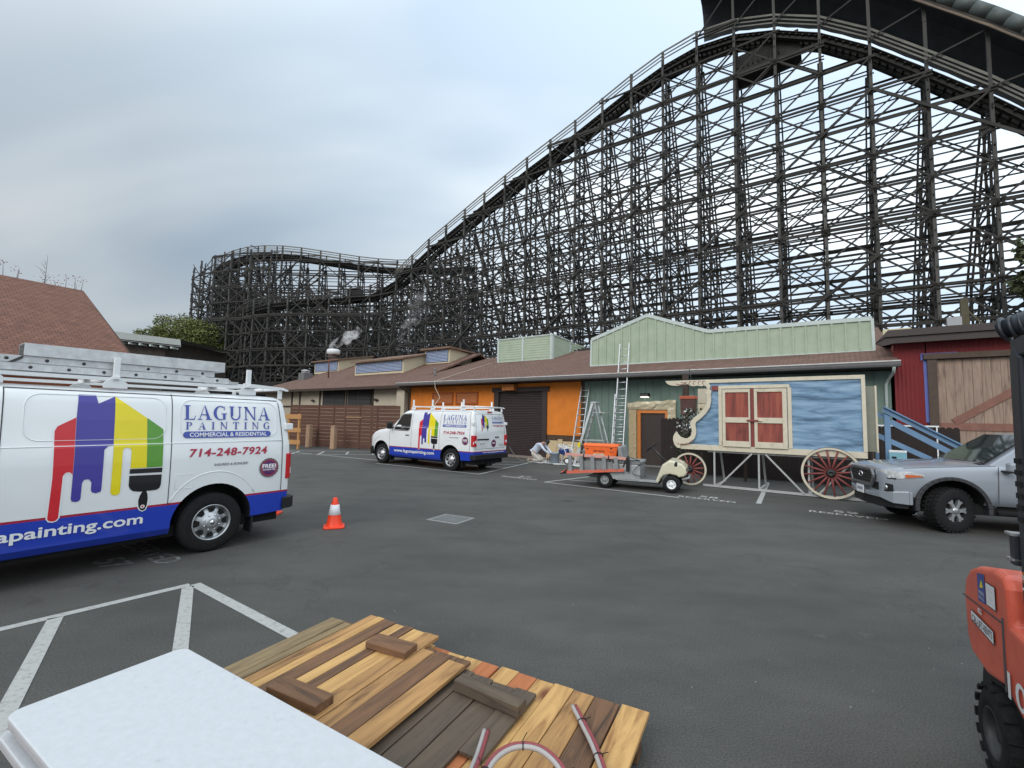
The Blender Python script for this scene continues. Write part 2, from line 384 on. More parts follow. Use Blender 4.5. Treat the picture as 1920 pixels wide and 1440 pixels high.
M_gut = pm('grey_gutter', (.155, .15, .15), .55, .10, 6); M_drip = pm('white_drip_edge', (.62, .60, .57), .5, .1, 8, dirt=(.32, .28, .25), dirt_scale=3)
M_brown = pm('dark_brown_paint', (.040, .027, .023), .55, .12, 8)
M_slat = pm('roller_brown', (.052, .036, .036), .45, .12, 6)
M_beige = pm('beige_stucco', (.52, .46, .355), .85, .06, 7, bump=.08, dirt=(.43, .38, .29), dirt_scale=1.3)
M_cream = pm('cream_stucco', (.58, .50, .35), .85, .05, 7, bump=.05)
M_dkwood = pm('dark_trim_wood', (.055, .035, .026), .8, .2, 9)
M_red = pm('barn_red_paint', (.185, .012, .014), .6, .10, 4)
M_soffit = pm('dark_soffit', (.046, .040, .035), .9, .2, 6)

def frame(name, label, cat): return thing(name, label, cat, (0, 0, 0), BA)
bw = frame('workshop_building', 'long low workshop with brown shingle roof, one orange plaster half and one grey green half', 'building')
mb = MB(); mb.box(-21.5, -14.93, 19.0, 19.25, 1.12, 3.66); mb.box(-14.93, -11.64, 19.0, 19.25, 3.46, 3.66); mb.box(-11.64, -9.80, 19.0, 19.25, 1.12, 3.66); mb.box(-21.5, -21.3, 19.25, 29, 0, 3.66)
mb.build('orange_wall', M_orange, bw)
for nm_, q_ in (('wainscot', (-21.5, -14.93, 19.02, 19.25, 0, 1.115)), ('wainscot', (-11.64, -9.8, 19.02, 19.25, 0, 1.115)), ('corner_board', (-9.8, -9.62, 18.97, 19.2, 0, 3.65))): mb = MB(); mb.box(*q_); mb.build(nm_, M_wains, bw)
for s0, s1 in ((-19.58, -17.92), (-17.71, -16.06)):
    mb = MB()
    for a, b, c, d in ((s0, s1, 3.22, 3.30), (s0, s1, 2.62, 2.70), (s0, s0 + .08, 2.7, 3.22), (s1 - .08, s1, 2.7, 3.22)): mb.box(a, b, 18.93, 19.0, c, d)
    f = mb.build('window', pm('burnt_orange_trim', (.36, .085, .018), .7, .1, 5), bw)
    mb = MB(); mb.box(s0 + .08, s1 - .08, 18.965, 18.999, 2.70, 3.22); mb.build('shutter', wood('shutter_orange', (.46, .16, .055), (.30, .08, .02), .45, 0), f)
rd = MB(); z = .02
while z < 3.22:
    rd.prism([(19.08, z), (19.045, z + .015), (19.045, z + .065), (19.09, z + .085)], -14.64, -11.90, 'yz'); z += .085
rdo = rd.build('roller_door', M_slat, bw)
mb = MB(); mb.box(-14.93, -14.62, 18.93, 19.2, 0, 3.46); mb.box(-11.92, -11.64, 18.93, 19.2, 0, 3.46); mb.box(-15.05, -11.52, 18.90, 19.21, 3.24, 3.47); mb.build('door_frame', M_brown, rdo, bev=.01)
mb = MB(); mb.box(-14.64, -11.9, 19.12, 19.16, 0, 3.3); mb.build('backing', M_blackhole, rdo)
mb = MB(); mb.box(-14.16, -13.41, 18.60, 18.90, 3.30, 3.62); mb.build('door_motor_box', pm('orange_box_paint', (.44, .15, .03), .6, .12, 7), bw, bev=.02)
mb = MB()
mb.box(-9.62, -7.10, 19.0, 19.2, 0, 3.66); mb.box(-5.80, 1.33, 19.0, 19.2, 0, 3.66); mb.box(-7.10, -5.80, 19.0, 19.2, 2.34, 3.66); mb.box(1.13, 1.33, 19.2, 29, 0, 3.66)
s = -9.45
while s < 1.3:
    lo = 2.36 if -7.14 < s < -5.78 else 0
    mb.box(s - .022, s + .022, 18.975, 19.0, lo, 3.64); s += .335
mb.build('green_wall', M_gwall, bw)
mb = MB(); mb.box(-6.94, -5.92, 19.03, 19.08, .02, 2.2); dr = mb.build('door', M_brown, bw, bev=.006)
mb = MB(); mb.box(-7.10, -6.95, 18.955, 19.1, 0, 2.34); mb.box(-5.91, -5.80, 18.955, 19.1, 0, 2.34); mb.box(-6.95, -5.91, 18.955, 19.1, 2.21, 2.34); mb.build('door_frame', pm('fresh_orange_paint', (.62, .20, .045), .6, .06, 5), dr)
mb = MB(); mb.ball((-5.99, 18.97, .97), .038); mb.cyl((-5.99, 18.97, .97), (-5.99, 19.03, .97), .018, 10); mb.build('door_knob', M_chrome, dr)
mb = MB(); mb.box(-6.95, -5.91, 18.7, 19.03, 0, .03); mb.build('threshold', M_conc, dr)
mb = MB(); mb.prism([(19.0, 2.90), (18.72, 2.90), (18.74, 3.0), (18.86, 3.06), (19.0, 3.06)], -6.91, -6.55, 'yz'); lp = mb.build('wall_lamp', M_dark, bw, bev=.01)
mb = MB(); mb.box(-6.88, -6.58, 18.745, 18.97, 2.875, 2.898); mb.build('lens', pm('lamp_lens', (.9, .9, .8), .3, .02, 3, emit=(1, .93, .78, 2.2)), lp)
mb = MB(); mb.tube([(-6.73, 18.97, 2.88), (-6.73, 18.97, 2.36)], .018, 8); mb.build('conduit', M_gwall, lp)
pt = MB(); T = .1
pt.prism([(18.17, 3.86), (26.7, 6.42), (35.2, 3.86), (35.2, 3.75), (26.7, 6.31), (18.17, 3.75)], -21.75, 1.5, 'yz'); pt.build('roof', M_roof, bw)
mb = MB(); mb.box(-21.72, 1.47, 18.3, 19.0, 3.68, 3.74); mb.prism([(19.01, 3.66), (34.5, 3.66), (26.7, 6.28), (19.01, 4.05)], 1.2, 1.32, 'yz'); mb.prism([(19.26, 3.66), (34.5, 3.66), (26.7, 6.28), (19.26, 4.05)], -21.5, -21.35, 'yz'); mb.build('soffit', M_soffit, bw)
mb = MB(); mb.prism([(18.16, 3.845), (18.02, 3.845), (18.03, 3.76), (18.06, 3.70), (18.16, 3.68)], -21.8, 1.52, 'yz'); gu = mb.build('gutter', M_gut, bw)
mb = MB(); mb.box(-21.8, 1.52, 18.0, 18.17, 3.848, 3.885); mb.build('drip_edge', M_drip, gu)
mb = MB(); mb.tube([(1.36, 18.1, 3.7), (1.36, 18.3, 3.55), (1.25, 18.85, 3.35), (1.2, 18.92, 3.2), (1.2, 18.92, .1)], .045, 10); mb.build('downspout', M_trim, gu)
mb = MB(); mb.tube([(-21.6, 18.1, 3.7), (-21.6, 18.4, 3.55), (-21.56, 18.9, 3.3), (-21.56, 18.9, .1)], .045, 10); mb.build('downspout', M_wains, gu)
# boarded false front on the roof
FF = [(-10.0, 4.53), (-9.97, 5.86), (-7.15, 6.76), (-4.5, 5.75), (.99, 5.68), (1.01, 4.50)]
mb = MB(); mb.prism(FF, 20.42, 20.56)
def ffz(s):
    for a, b in zip(FF[1:4], FF[2:5]):
        if a[0] <= s <= b[0]: return a[1] + (b[1] - a[1]) * (s - a[0]) / (b[0] - a[0])
s = -9.62
while s < .9: mb.box(s - .03, s + .03, 20.37, 20.42, 4.56, ffz(s) - .08); s += .41
ff = mb.build('false_front', M_lgreen, bw)
mb = MB()
for k, q in enumerate(((FF[0], FF[1]), (FF[1], FF[2]), (FF[2], FF[3]), (FF[3], FF[4]), (FF[4], FF[5]), (FF[5], FF[0]))):
    mb.bar((q[0][0], 20.47 - .002 * k, q[0][1]), (q[1][0], 20.47 - .002 * k, q[1][1]), .20, .15 if k in (1, 2, 3) else .09, up=(0, 0, 1) if abs(q[0][0] - q[1][0]) > .1 else (1, 0, 0))
mb.build('trim', M_trim, ff)
mb = MB()
for s in (-8.6, -4.6, -.4): mb.bar((s, 20.56, 5.5), (s, 22.3, 5.0), .08)
mb.build('back_stay', M_dkwood, ff)
# sided box further up the roof
BX = (-18.66, -14.38, 24.0, 26.3)
mb = MB(); mb.prism([(24.0, 5.5), (26.3, 6.18), (26.3, 7.0), (24.0, 7.1)], BX[0], BX[1], 'yz')
for k in range(1, 10):
    z = 5.62 + k * .155; mb.prism([(24.0, z), (23.978, z), (23.995, z + .15), (24.0, z + .15)], BX[0] + .02, BX[1] - .02, 'yz')
    if z < 6.95: mb.box(BX[1], BX[1] + .015, 24.1 + max(0, (z - 5.6) / .3), 26.25, z, z + .135)
bx = mb.build('roof_box', M_lgreen, bw)
mb = MB()
for s in (BX[0] + .06, -16.6, BX[1] - .08): mb.box(s - .07, s + .07, 23.93, 23.99, 5.56, 7.08)
mb.box(BX[1], BX[1] + .035, 23.95, 24.12, 5.6, 7.08); mb.box(BX[1], BX[1] + .03, 26.18, 26.3, 6.2, 7.0); mb.prism([(23.94, 7.1), (26.35, 7.0), (26.35, 7.07), (23.94, 7.17)], BX[0] - .04, BX[1] + .05, 'yz'); mb.box(BX[0], BX[1], 23.95, 23.98, 5.5, 5.62)
mb.build('trim', M_trim, bx)
mb = MB(); mb.cyl((-20.7, 20.2, 4.3), (-20.7, 20.2, 4.85), .07, 10); mb.ball((-20.7, 20.2, 4.86), .1, 1, 1, .6); mb.build('roof_vent', M_gut, bw)

# beige building with louvred dormers
bb = frame('beige_building', 'beige stucco building with louvred dormers on a brown shingle roof behind the board fence', 'building')
mb = MB(); mb.box(-40.6, -21.9, 19.4, 19.6, 0, 3.72); mb.box(-22.67, -21.93, 18.85, 19.4, 0, 3.74); mb.box(-40.6, -40.4, 19.6, 31, 0, 3.72); mb.build('wall', M_beige, bb)
mb = MB()
for s in (-36.2, -35.0, -32.15, -28.75, -25.75, -22.74): mb.box(s - .09, s + .09, 19.35, 19.4, 0, 3.7)
mb.box(-40.5, -22.7, 19.345, 19.4, 2.44, 2.56); mb.build('timber_trim', M_dkwood, bb)
M_louv = pm('grey_louvre', (.085, .085, .085), .6, .15, 9); M_blouv = pm('blue_louvre', (.30, .36, .50), .6, .12, 9)
for s0, s1 in ((-31.8, -28.95), (-28.6, -25.9)):
    mb = MB()
    for k in range(11): z = 2.62 + k * .092; mb.prism([(19.40, z), (19.36, z + .01), (19.395, z + .075), (19.40, z + .075)], s0 + .1, s1 - .1, 'yz')
    mb.box((s0 + s1) / 2 - .03, (s0 + s1) / 2 + .03, 19.34, 19.36, 2.6, 3.66)
    lv = mb.build('louvre_window', M_louv, bb)
    mb = MB(); mb.box(s0, s1, 19.385, 19.4, 2.58, 3.68); mb.build('recess', M_blackhole, lv)
for s in (-33.0, -25.3):
    mb = MB(); mb.ball((s, 19.28, 2.95), .12, 1.6, .8, .7); mb.bar((s - .25, 19.38, 2.92), (s, 19.3, 2.93), .05); mb.build('floodlight', M_dark, bb)
mb = MB()
V = [(-41.3, 18.6, 3.80), (-21.7, 18.6, 3.80), (-21.7, 25.8, 6.68), (-37.0, 25.8, 6.68), (-41.3, 33, 3.8), (-21.7, 33, 3.8)]
V2 = [(a, b, c - .12) for a, b, c in V]
mb.add(V + V2, [(0, 1, 2, 3), (0, 3, 4), (3, 2, 5, 4), (6, 9, 8, 7), (6, 10, 9), (9, 10, 11, 8), (0, 6, 7, 1), (0, 4, 10, 6), (4, 5, 11, 10), (1, 7, 8, 2), (2, 8, 11, 5)])
mb.build('roof', M_roof, bb)
mb = MB(); mb.box(-41.3, -21.7, 18.55, 18.6, 3.62, 3.79); mb.build('fascia', M_dkwood, bb)
def dormer(s0, s1, n0, z0, z1, n1, zb, lv=True):
    mb = MB(); mb.prism([(n0, z0 - .1), (n0, z1), (n1, zb), (n1, z0)], s0, s1, 'yz'); d = mb.build('dormer', M_cream, bb)
    mb = MB(); mb.prism([(n0 - .28, z1 - .02), (n1 + .1, zb + .04), (n1 + .1, zb + .16), (n0 - .28, z1 + .10)], s0 - .25, s1 + .25, 'yz'); mb.build('dormer_roof', pm('tan_dormer_roofing', (.20, .125, .085), .9, .15, 3), d)
    mb = MB(); k = z0 + .12
    while k < z1 - .12: mb.prism([(n0, k), (n0 - .05, k + .01), (n0 - .015, k + .085), (n0, k + .085)], s0 + .16, s1 - .16, 'yz'); k += .105
    for q in (.02, .5, .98): sx = s0 + .16 + q * (s1 - s0 - .32); mb.box(sx - .025, sx + .025, n0 - .065, n0 - .05, z0 + .1, z1 - .08)
    mb.build('louvre', M_blouv, d)
    mb = MB(); mb.box(s0 + .14, s1 - .14, n0 - .012, n0, z0 + .09, z1 - .07); mb.build('recess', M_blackhole, d)
dormer(-40.5, -36.6, 23.7, 5.80, 6.80, 27.2, 7.5)
dormer(-31.1, -25.35, 21.6, 5.06, 5.98, 25.0, 6.8)
dormer(-25.33, -22.75, 23.6, 5.80, 6.85, 26.0, 6.7)
def roofbit(name, label, cat, mbs, at):
    t = thing(name, label, cat, bl(*at), BA)
    for nm, mb, m in mbs: mb.build(nm, m, t)
    return t
mb = MB(); mb.cyl((0, 0, -1.0), (0, 0, .2), .42, 20); m2 = MB(); m2.lathe([(.42, .18), (.62, .25), (.62, .62), (.5, .7), (.02, .7)], 24)
roofbit('roof_fan', 'round exhaust fan with white drum housing on top of the leftmost dormer', 'exhaust fan', [('curb', mb, M_dkwood), ('drum', m2, M_white)], (-40.2, 25.4, 7.6))
mb = MB(); mb.cyl((0, 0, -.2), (0, 0, 1.75), .055, 10); m2 = MB(); m2.lathe([(.12, 1.7), (.12, 1.78), (.02, 1.84)], 12)
roofbit('vent_pipe', 'thin rust red vent pipe with steam rising from it in front of the leftmost dormer', 'pipe', [('pipe', mb, pm('rust_red_pipe', (.13, .045, .03), .7, .2, 8)), ('cap', m2, M_dkwood)], (-34.6, 21.5, 4.95))
mb = MB(); mb.box(-.45, .45, -.4, .4, -.5, .42); m2 = MB(); m2.box(-.25, .25, -.25, .25, .42, .62); m2.lathe([(.38, .6), (.38, .66), (.02, .74)], 16)
roofbit('roof_vent', 'square galvanised vent box low on the beige building roof near its left end', 'vent', [('box', mb, M_gut), ('cowl', m2, M_alu_d)], (-38.3, 21.6, 5.1))

# red building on the right
rb = frame('red_building', 'barn red corrugated building with brown fascia and a stained sliding barn door', 'building')
mb = MB(); pr = []
def corr(s0, s1, z0, z1):
    s = s0; k = 0; P = []
    while s <= s1 + 1e-6: P.append((s, 18.9 + (.018 if k % 2 else 0))); s += .05; k += 1
    P += [(P[-1][0], 19.15), (s0, 19.15)]
    mb.prism(P, z0, z1, 'xy')
corr(1.42, 2.2, 0, 4.5); corr(2.2, 5.8, 4.12, 4.5); corr(5.8, 12, 0, 4.5); mb.box(1.42, 1.6, 19.15, 30, 0, 4.5); mb.build('wall', M_red, rb)
mb = MB(); mb.prism([(.95, 4.50), (1.25, 4.84), (12.2, 4.84), (12.2, 4.46), (1.4, 4.46), (1.12, 4.40)], 18.45, 18.6); mb.prism([(.98, 4.53), (1.27, 4.88), (12.2, 4.88), (12.2, 4.67), (1.2, 4.67)], 18.38, 18.449); mb.build('fascia', M_brown, rb)
mb = MB(); mb.prism([(18.46, 4.84), (30, 4.9), (30, 4.78), (18.46, 4.72)], 1.28, 12.2, 'yz'); mb.build('roof', M_roof, rb)
mb = MB(); mb.box(2.2, 2.42, 18.80, 19.0, 0, 3.95); mb.box(5.6, 5.8, 18.80, 19.0, 0, 3.95); mb.box(2.12, 5.9, 18.76, 19.02, 3.95, 4.12); mb.build('door_trim', pm('umber_trim', (.085, .055, .040), .75, .15, 6), rb)
M_barn = wood('faded_barn_board', (.36, .255, .19), (.15, .095, .075), .47, 2, .8)
mb = MB(); s = 2.42
while s < 5.58: mb.box(s, min(s + .19, 5.59), 18.92, 18.96, 0, 3.93); s += .196
bd = mb.build('barn_door', M_barn, rb)
mb = MB(); M_brc = pm('pink_brown_brace', (.235, .110, .082), .8, .12, 5)
mb.box(2.42, 5.58, 18.895, 18.92, 1.78, 2.0); mb.bar((2.75, 18.90, 2.02), (5.5, 18.90, 4.0), .035, .2, up=(0, 0, 1)); mb.build('brace', M_brc, bd)
mb = MB(); mb.box(2.12, 2.20, 18.885, 18.899, 2.0, 3.96); mb.box(2.06, 2.11, 18.885, 18.899, 3.93, 4.12); mb.box(2.06, 2.9, 18.885, 18.899, 4.121, 4.15); mb.build('masking_tape', pm('blue_masking_tape', (.12, .15, .42), .7, .1, 9), rb)
mb = MB(); mb.box(-.4, .4, -.4, .4, 0, .6); m2 = MB()
for k in range(3): m2.box(-.34 + k * .25, -.16 + k * .25, -.415, -.4, .08, .5)
roofbit('air_conditioner', 'cream rooftop air conditioner between the pale green false front and the red building', 'air conditioner', [('housing', mb, pm('cream_enamel', (.60, .54, .36), .5, .06, 5)), ('grille', m2, pm('cream_grille', (.40, .36, .24), .6, .1, 9))], (1.75, 22.0, 4.85))
mb = MB(); mb.box(-.09, .09, -.09, .09, 0, 1.1); mb.bar((.07, 0, .7), (.55, 0, 0), .05)
roofbit('utility_pole', 'weathered wooden post rising above the red building roof', 'pole', [('post', mb, pm('olive_post', (.085, .075, .045), .85, .2, 8))], (3.25, 19.8, 4.85))
mb = MB(); mb.box(-.17, .17, -.1, .1, 0, .36); m2 = MB(); m2.cyl((0, 0, -.5), (0, 0, .02), .03, 8)
roofbit('junction_box', 'small grey metal box beside the wooden post on the red building', 'electrical box', [('box', mb, pm('box_grey', (.34, .35, .36), .5, .05, 4)), ('stem', m2, M_gut)], (3.0, 19.8, 5.0))

# left: steep brown roof, grey-roofed hall
lb = thing('brown_roofed_house', 'large house with steep reddish brown shingle roof at the left edge', 'building', (0, 0, 0))
a = Vector((.5, .866, 0)); b = Vector((.866, -.5, 0)); E0 = Vector((-26.1, 27, 0))
def lq(k, mm, z): v = E0 - a * k + b * mm; return (v.x, v.y, z)
mb = MB()
top = [lq(14, 0, 9.08), lq(0, 0, 9.08), lq(0, 9.0, 3.75), lq(14, 9.0, 3.75), lq(14, -9, 3.75), lq(0, -9, 3.75)]
mb.add(top + [(x, y, z - .16) for x, y, z in top], [(0, 3, 2, 1), (0, 1, 5, 4), (6, 7, 8, 9), (6, 10, 11, 7), (1, 2, 8, 7), (3, 9, 8, 2), (0, 6, 9, 3), (1, 7, 11, 5), (4, 5, 11, 10), (0, 4, 10, 6)])
mroof = M_roof2
ro = mb.build('roof', mroof, lb)
mb = MB(); wv = [lq(13.7, 8.3, 0), lq(.35, 8.3, 0), lq(.35, -8.3, 0), lq(13.7, -8.3, 0)]
mb.add(wv + [(x, y, 4.05) for x, y, z in wv] + [lq(.35, 0, 8.8), lq(13.7, 0, 8.8)], [(0, 1, 5, 4), (1, 2, 6, 8, 5), (2, 3, 7, 6), (3, 0, 4, 9, 7)]); mb.build('wall', pm('terracotta_wall', (.34, .105, .05), .8, .1, 4), lb)
mb = MB(); p0 = lq(14, 9.02, 3.58); p1 = lq(0, 9.02, 3.58); mb.bar(p0, p1, .06, .2); p2 = lq(0, 0, 8.98); mb.bar((p1[0], p1[1], 3.72), p2, .05, .14, up=(0, 0, 1)); mb.build('fascia', M_dkwood, lb)
gh = thing('grey_roofed_hall', 'low dark hall with a sloping grey roof in front of the round green tree', 'building', (0, 0, 0))
mb = MB(); mb.add([(-47, 46, 10.6), (-34.2, 46.2, 9.3), (-33.2, 45, 8.5), (-46, 44.6, 9.6), (-48, 56, 10.6), (-34, 56, 9.3)], [(3, 2, 1, 0), (0, 1, 5, 4)]); mb.add([(-47, 46, 10.45), (-34.2, 46.2, 9.15), (-33.2, 45, 8.35), (-46, 44.6, 9.45)], [(0, 1, 2, 3)])
mb.build('roof', pm('grey_roofing', (.21, .215, .20), .8, .1, 3), gh)
mb = MB(); mb.add([(-46, 45.4, 0), (-35.5, 46, 0), (-35.5, 46, 9.15), (-46, 45.4, 10.2), (-35.5, 56, 0), (-35.5, 56, 9.2)], [(0, 1, 2, 3), (1, 4, 5, 2)]); mb.build('wall', pm('umber_boards', (.060, .048, .040), .9, .25, 2), gh)
mb = MB()
for k in range(10): x = -43.5 + k * 1.05; z = 9.32 - (x + 46) * .086 + .06; mb.box(x, x + .16, 44.7, 45.6, z - .2, z - .02)
mb.build('rafter_tail', M_trim, gh)
# vine with red blossoms along the ridge
M_stem = pm('brown_stem', (.09, .06, .045), .8, .2, 9); M_blo = pm('dusky_red_blossom', (.22, .045, .06), .7, .3, 30)
for k, (kk, h, lab) in enumerate(((3.2, 1.0, 'bare twiggy plant with dusky red leaves above the left end of the brown ridge'), (1.65, 1.9, 'tall bare stem with a red leafy base rising above the middle of the brown ridge'), (.45, .9, 'low scatter of red blossoms near the right end of the brown ridge'))):
    v = lq(kk, -.6, 8.6); t = thing('climbing_plant', lab, 'plant', v, 0, 'plants along the ridge')
    st = MB(); le = MB()
    for q in range(1 if k == 1 else 6):
        p = Vector((R.uniform(-.9, .9) if k != 1 else 0, R.uniform(-.3, .3), 0)); hh = .4 + h * R.uniform(.45, 1) if k != 1 else h + .4
        st.tube([p, p + Vector((.05, 0, hh * .5)), p + Vector((R.uniform(-.12, .12), 0, hh))], [.02, .014, .006], 5)
        if k == 1:
            for e_ in range(6): z0 = .6 + e_ * .22; st.tube([p + Vector((0, 0, z0)), p + Vector((R.uniform(-.55, .55), R.uniform(-.2, .2), z0 + .35))], [.012, .005], 5)
        for e_ in range(9 if k != 1 else 22):
            c = p + Vector((R.gauss(0, .13 if k != 1 else .22), R.gauss(0, .12), (hh if k != 1 else .75) + R.gauss(0, .12 if k != 1 else .2)))
            a1 = Vector((R.gauss(0, 1), R.gauss(0, 1), R.gauss(0, 1))).normalized() * .04; a2 = a1.cross(Vector((R.gauss(0, 1), R.gauss(0, 1), R.gauss(0, 1)))).normalized() * .03
            le.poly([c - a1, c + a2, c + a1, c - a2])
    st.build('stem', M_stem, t); le.build('foliage', M_blo, t)

# trees
def leaf_mat(name, c1, c2):
    m = bpy.data.materials.new(name); m.use_nodes = True; n = m.node_tree.nodes; l = m.node_tree.links; b = n['Principled BSDF']; b.inputs['Roughness'].default_value = .6; b.inputs['Specular IOR Level'].default_value = .3
    ge = n.new('ShaderNodeNewGeometry'); r = n.new('ShaderNodeValToRGB'); l.new(ge.outputs['Random Per Island'], r.inputs[0]); r.color_ramp.elements[0].color = (*c1, 1); r.color_ramp.elements[1].color = (*c2, 1); l.new(r.outputs[0], b.inputs['Base Color'])
    return m
def tree(label, base, clumps, th, nleaf, ls, mat, rr, name='broadleaf_tree'):
    t = thing(name, label, 'tree', base)
    mb = MB(); mb.tube([(0, 0, 0), (.2, 0, th * .5), (0, .1, th)], [.55, .4, .28], 9)
    for c in clumps: mb.tube([(0, 0, th * .55), (c[0] * .4, c[1] * .4, (th + c[2]) / 2), (c[0], c[1], c[2])], [.25, .14, .03], 6)
    mb.build('trunk', M_stem, t)
    lf = MB(); q = random.Random(rr)
    tot = sum(c[3] ** 2 for c in clumps)
    for cx, cy, cz, r in clumps:
        for k in range(int(nleaf * r * r / tot)):
            d = Vector((q.gauss(0, 1), q.gauss(0, 1), q.gauss(0, 1))).normalized()
            rad = r * (.55 + .5 * q.random() ** .5) * (1 + .16 * sin(d.x * 7 + cx) * sin(d.y * 6 + cz) + .10 * sin(d.z * 13))
            c = Vector((cx, cy, cz)) + Vector((d.x, d.y, d.z * .8)) * rad
            a1 = Vector((q.gauss(0, 1), q.gauss(0, 1), q.gauss(0, .6))).normalized() * ls * q.uniform(.6, 1.3); a2 = a1.cross(d + Vector((q.gauss(0, .5), q.gauss(0, .5), q.gauss(0, .5)))).normalized() * ls * .55
            lf.poly([c - a1, c + a2, c + a1, c - a2])
    lf.build('crown', mat, t); return t
M_leaf = leaf_mat('olive_leaves', (.065, .085, .018), (.185, .20, .058))
tree('rounded dense green tree beyond the grey roofed hall', (-55, 74, 0), [(0, 0, 14.5, 4.0), (-4.5, 1, 13.0, 3.3), (4.0, -.5, 14.0, 3.6), (6.0, 1, 11, 3.2), (-8, 1, 11.3, 2.6), (0, -2, 11, 3.8), (-4, -2, 10, 3.2), (4, -2, 9.6, 3.4)], 9, 34000, .19, M_leaf, 3)
tree('tree with feathery grey green needles just entering the right edge of the photo', (30.75, 26.0, 0), [(.25, 0, 12.5, 1.05), (1.2, 1, 10.8, 1.2)], 9, 1500, .2, leaf_mat('grey_green_needles', (.07, .09, .045), (.17, .19, .10)), 5, 'pine_tree')

# board fence with gate, bollard posts
fA = Vector((-13.2, 27.25, 0)); fB = Vector((-6.05, 24.75, 0)); fl = (fB - fA).length; fa = atan2(fB.y - fA.y, fB.x - fA.x)
fe = thing('board_fence', 'tall dark red brown horizontal board fence in front of the beige building', 'fence', fA, fa)
M_fence = wood('stained_fence_board', (.115, .050, .030), (.050, .022, .015), .42, 0, .7, .75)
secs = [(0, 2.05), (2.11, 3.15), (3.19, 4.95), (5.0, 6.1), (6.15, fl)]
for k, (x0, x1) in enumerate(secs):
    mb = MB()
    for j in range(12):
        z = .04 + j * .2; o = R.uniform(-.006, .006); mb.box(x0, x1, -.03 + o, .0 + o, z, z + .192 + R.uniform(-.006, .002))
    mb.build('gate' if k == 3 else 'board_panel', M_fence, fe, bev=.004, seg=1)
for x in (2.08, 3.17, 4.975, 6.125):
    mb = MB(); mb.box(x - .03, x + .03, -.05, .06, 0, 2.44); mb.build('fence_post', M_fence, fe)
mb = MB(); mb.box(4.05, 5.1, -.07, -.031, 1.72, 1.79); mb.build('gate_rail', wood('tan_rail', (.34, .20, .10), (.20, .10, .05), .45, 0), fe)
M_boll = wood('pale_tan_post', (.42, .27, .17), (.25, .15, .10), .42, 2)
for (x, y), lab in (((-11.55, 26.1), 'square tan wooden bollard post nearer the left end of the board fence'), ((-9.75, 25.1), 'square tan wooden bollard post near the middle of the board fence')):
    t = thing('bollard_post', lab, 'bollard', (x, y, 0), fa, 'wooden bollards by the fence')
    mb = MB(); mb.prism([(-.13, -.13), (.13, -.13), (.13, .13), (-.13, .13)], 0, 1.28, 'xy'); mb.build('post', M_boll, t, bev=.02)
    mb = MB(); mb.box(-.132, .132, -.132, .132, 1.2, 1.23); mb.build('groove', M_wains, t)
t = thing('wooden_rack', 'tan timber rack standing behind the near van at the left end of the fence', 'rack', (-11.45, 24.6, 0), fa)
M_tan = wood('tan_timber', (.50, .26, .10), (.32, .15, .05), .42, 2)
mb = MB(); mb.box(-.05, .05, -.05, .05, 0, 1.9); mb.build('upright', M_tan, t); mb = MB(); mb.box(-.75, -.65, -.05, .05, 0, 1.9); mb.build('upright', M_tan, t)
mb = MB()
for z in (.25, .9, 1.62): mb.box(-.9, .18, -.09, -.051, z, z + .24)
mb.build('slat', M_tan, t)
# ------------------------------------------------------------------ painters' vans
ZB = [(.32, .90), (.40, .962), (.70, .985), (1.0, .99), (1.25, .985), (1.44, .975), (1.49, .960), (1.75, .93), (1.95, .895), (2.04, .862), (2.09, .815), (2.12, .73)]
def ysurf(z):
    if z <= ZB[0][0]: return ZB[0][1]
    for a, b in zip(ZB, ZB[1:]):
        if z <= b[0]: return a[1] + (b[1] - a[1]) * (z - a[0]) / (b[0] - a[0])
    return ZB[-1][1]
def livery():
    m = bpy.data.materials.new('white_van_paint'); m.use_nodes = True; t = m.node_tree; n = t.nodes; l = t.links; b = n['Principled BSDF']
    b.inputs['Roughness'].default_value = .28; b.inputs['Coat Weight'].default_value = .6; b.inputs['Coat Roughness'].default_value = .05
    tc = n.new('ShaderNodeTexCoord'); s = n.new('ShaderNodeSeparateXYZ'); l.new(tc.outputs['Object'], s.inputs[0])
    def gt(v):
        x = n.new('ShaderNodeMath'); x.operation = 'GREATER_THAN'; l.new(s.outputs[2], x.inputs[0]); x.inputs[1].default_value = v; return x.outputs[0]
    def lt(v):
        x = n.new('ShaderNodeMath'); x.operation = 'LESS_THAN'; l.new(s.outputs[0], x.inputs[0]); x.inputs[1].default_value = v; return x.outputs[0]
    def mix(f, a, c):
        x = n.new('ShaderNodeMix'); x.data_type = 'RGBA'; l.new(f, x.inputs[0])
        for v, i in ((a, 6), (c, 7)):
            if isinstance(v, tuple): x.inputs[i].default_value = (*v, 1)
            else: l.new(v, x.inputs[i])
        return x.outputs[2]
    nz = n.new('ShaderNodeTexNoise'); nz.inputs['Scale'].default_value = 2.2; nz.inputs['Detail'].default_value = 8; l.new(tc.outputs['Object'], nz.inputs[0])
    r = n.new('ShaderNodeValToRGB'); l.new(nz.outputs[0], r.inputs[0]); r.color_ramp.elements[0].color = (.72, .73, .73, 1); r.color_ramp.elements[1].color = (.82, .83, .83, 1)
    band = mix(gt(.692), (.012, .045, .42), (.36, .012, .04)); c = mix(gt(.718), band, r.outputs[0]); c = mix(lt(3.22), r.outputs[0], c)
    l.new(c, b.inputs['Base Color']); return m
M_van = livery()
M_dblue = pm('decal_violet_blue', (.055, .045, .30), .3, .03, 4); M_dred = pm('decal_red', (.60, .02, .03), .3, .03, 4); M_dyel = pm('decal_yellow', (.80, .66, .01), .3, .03, 4)
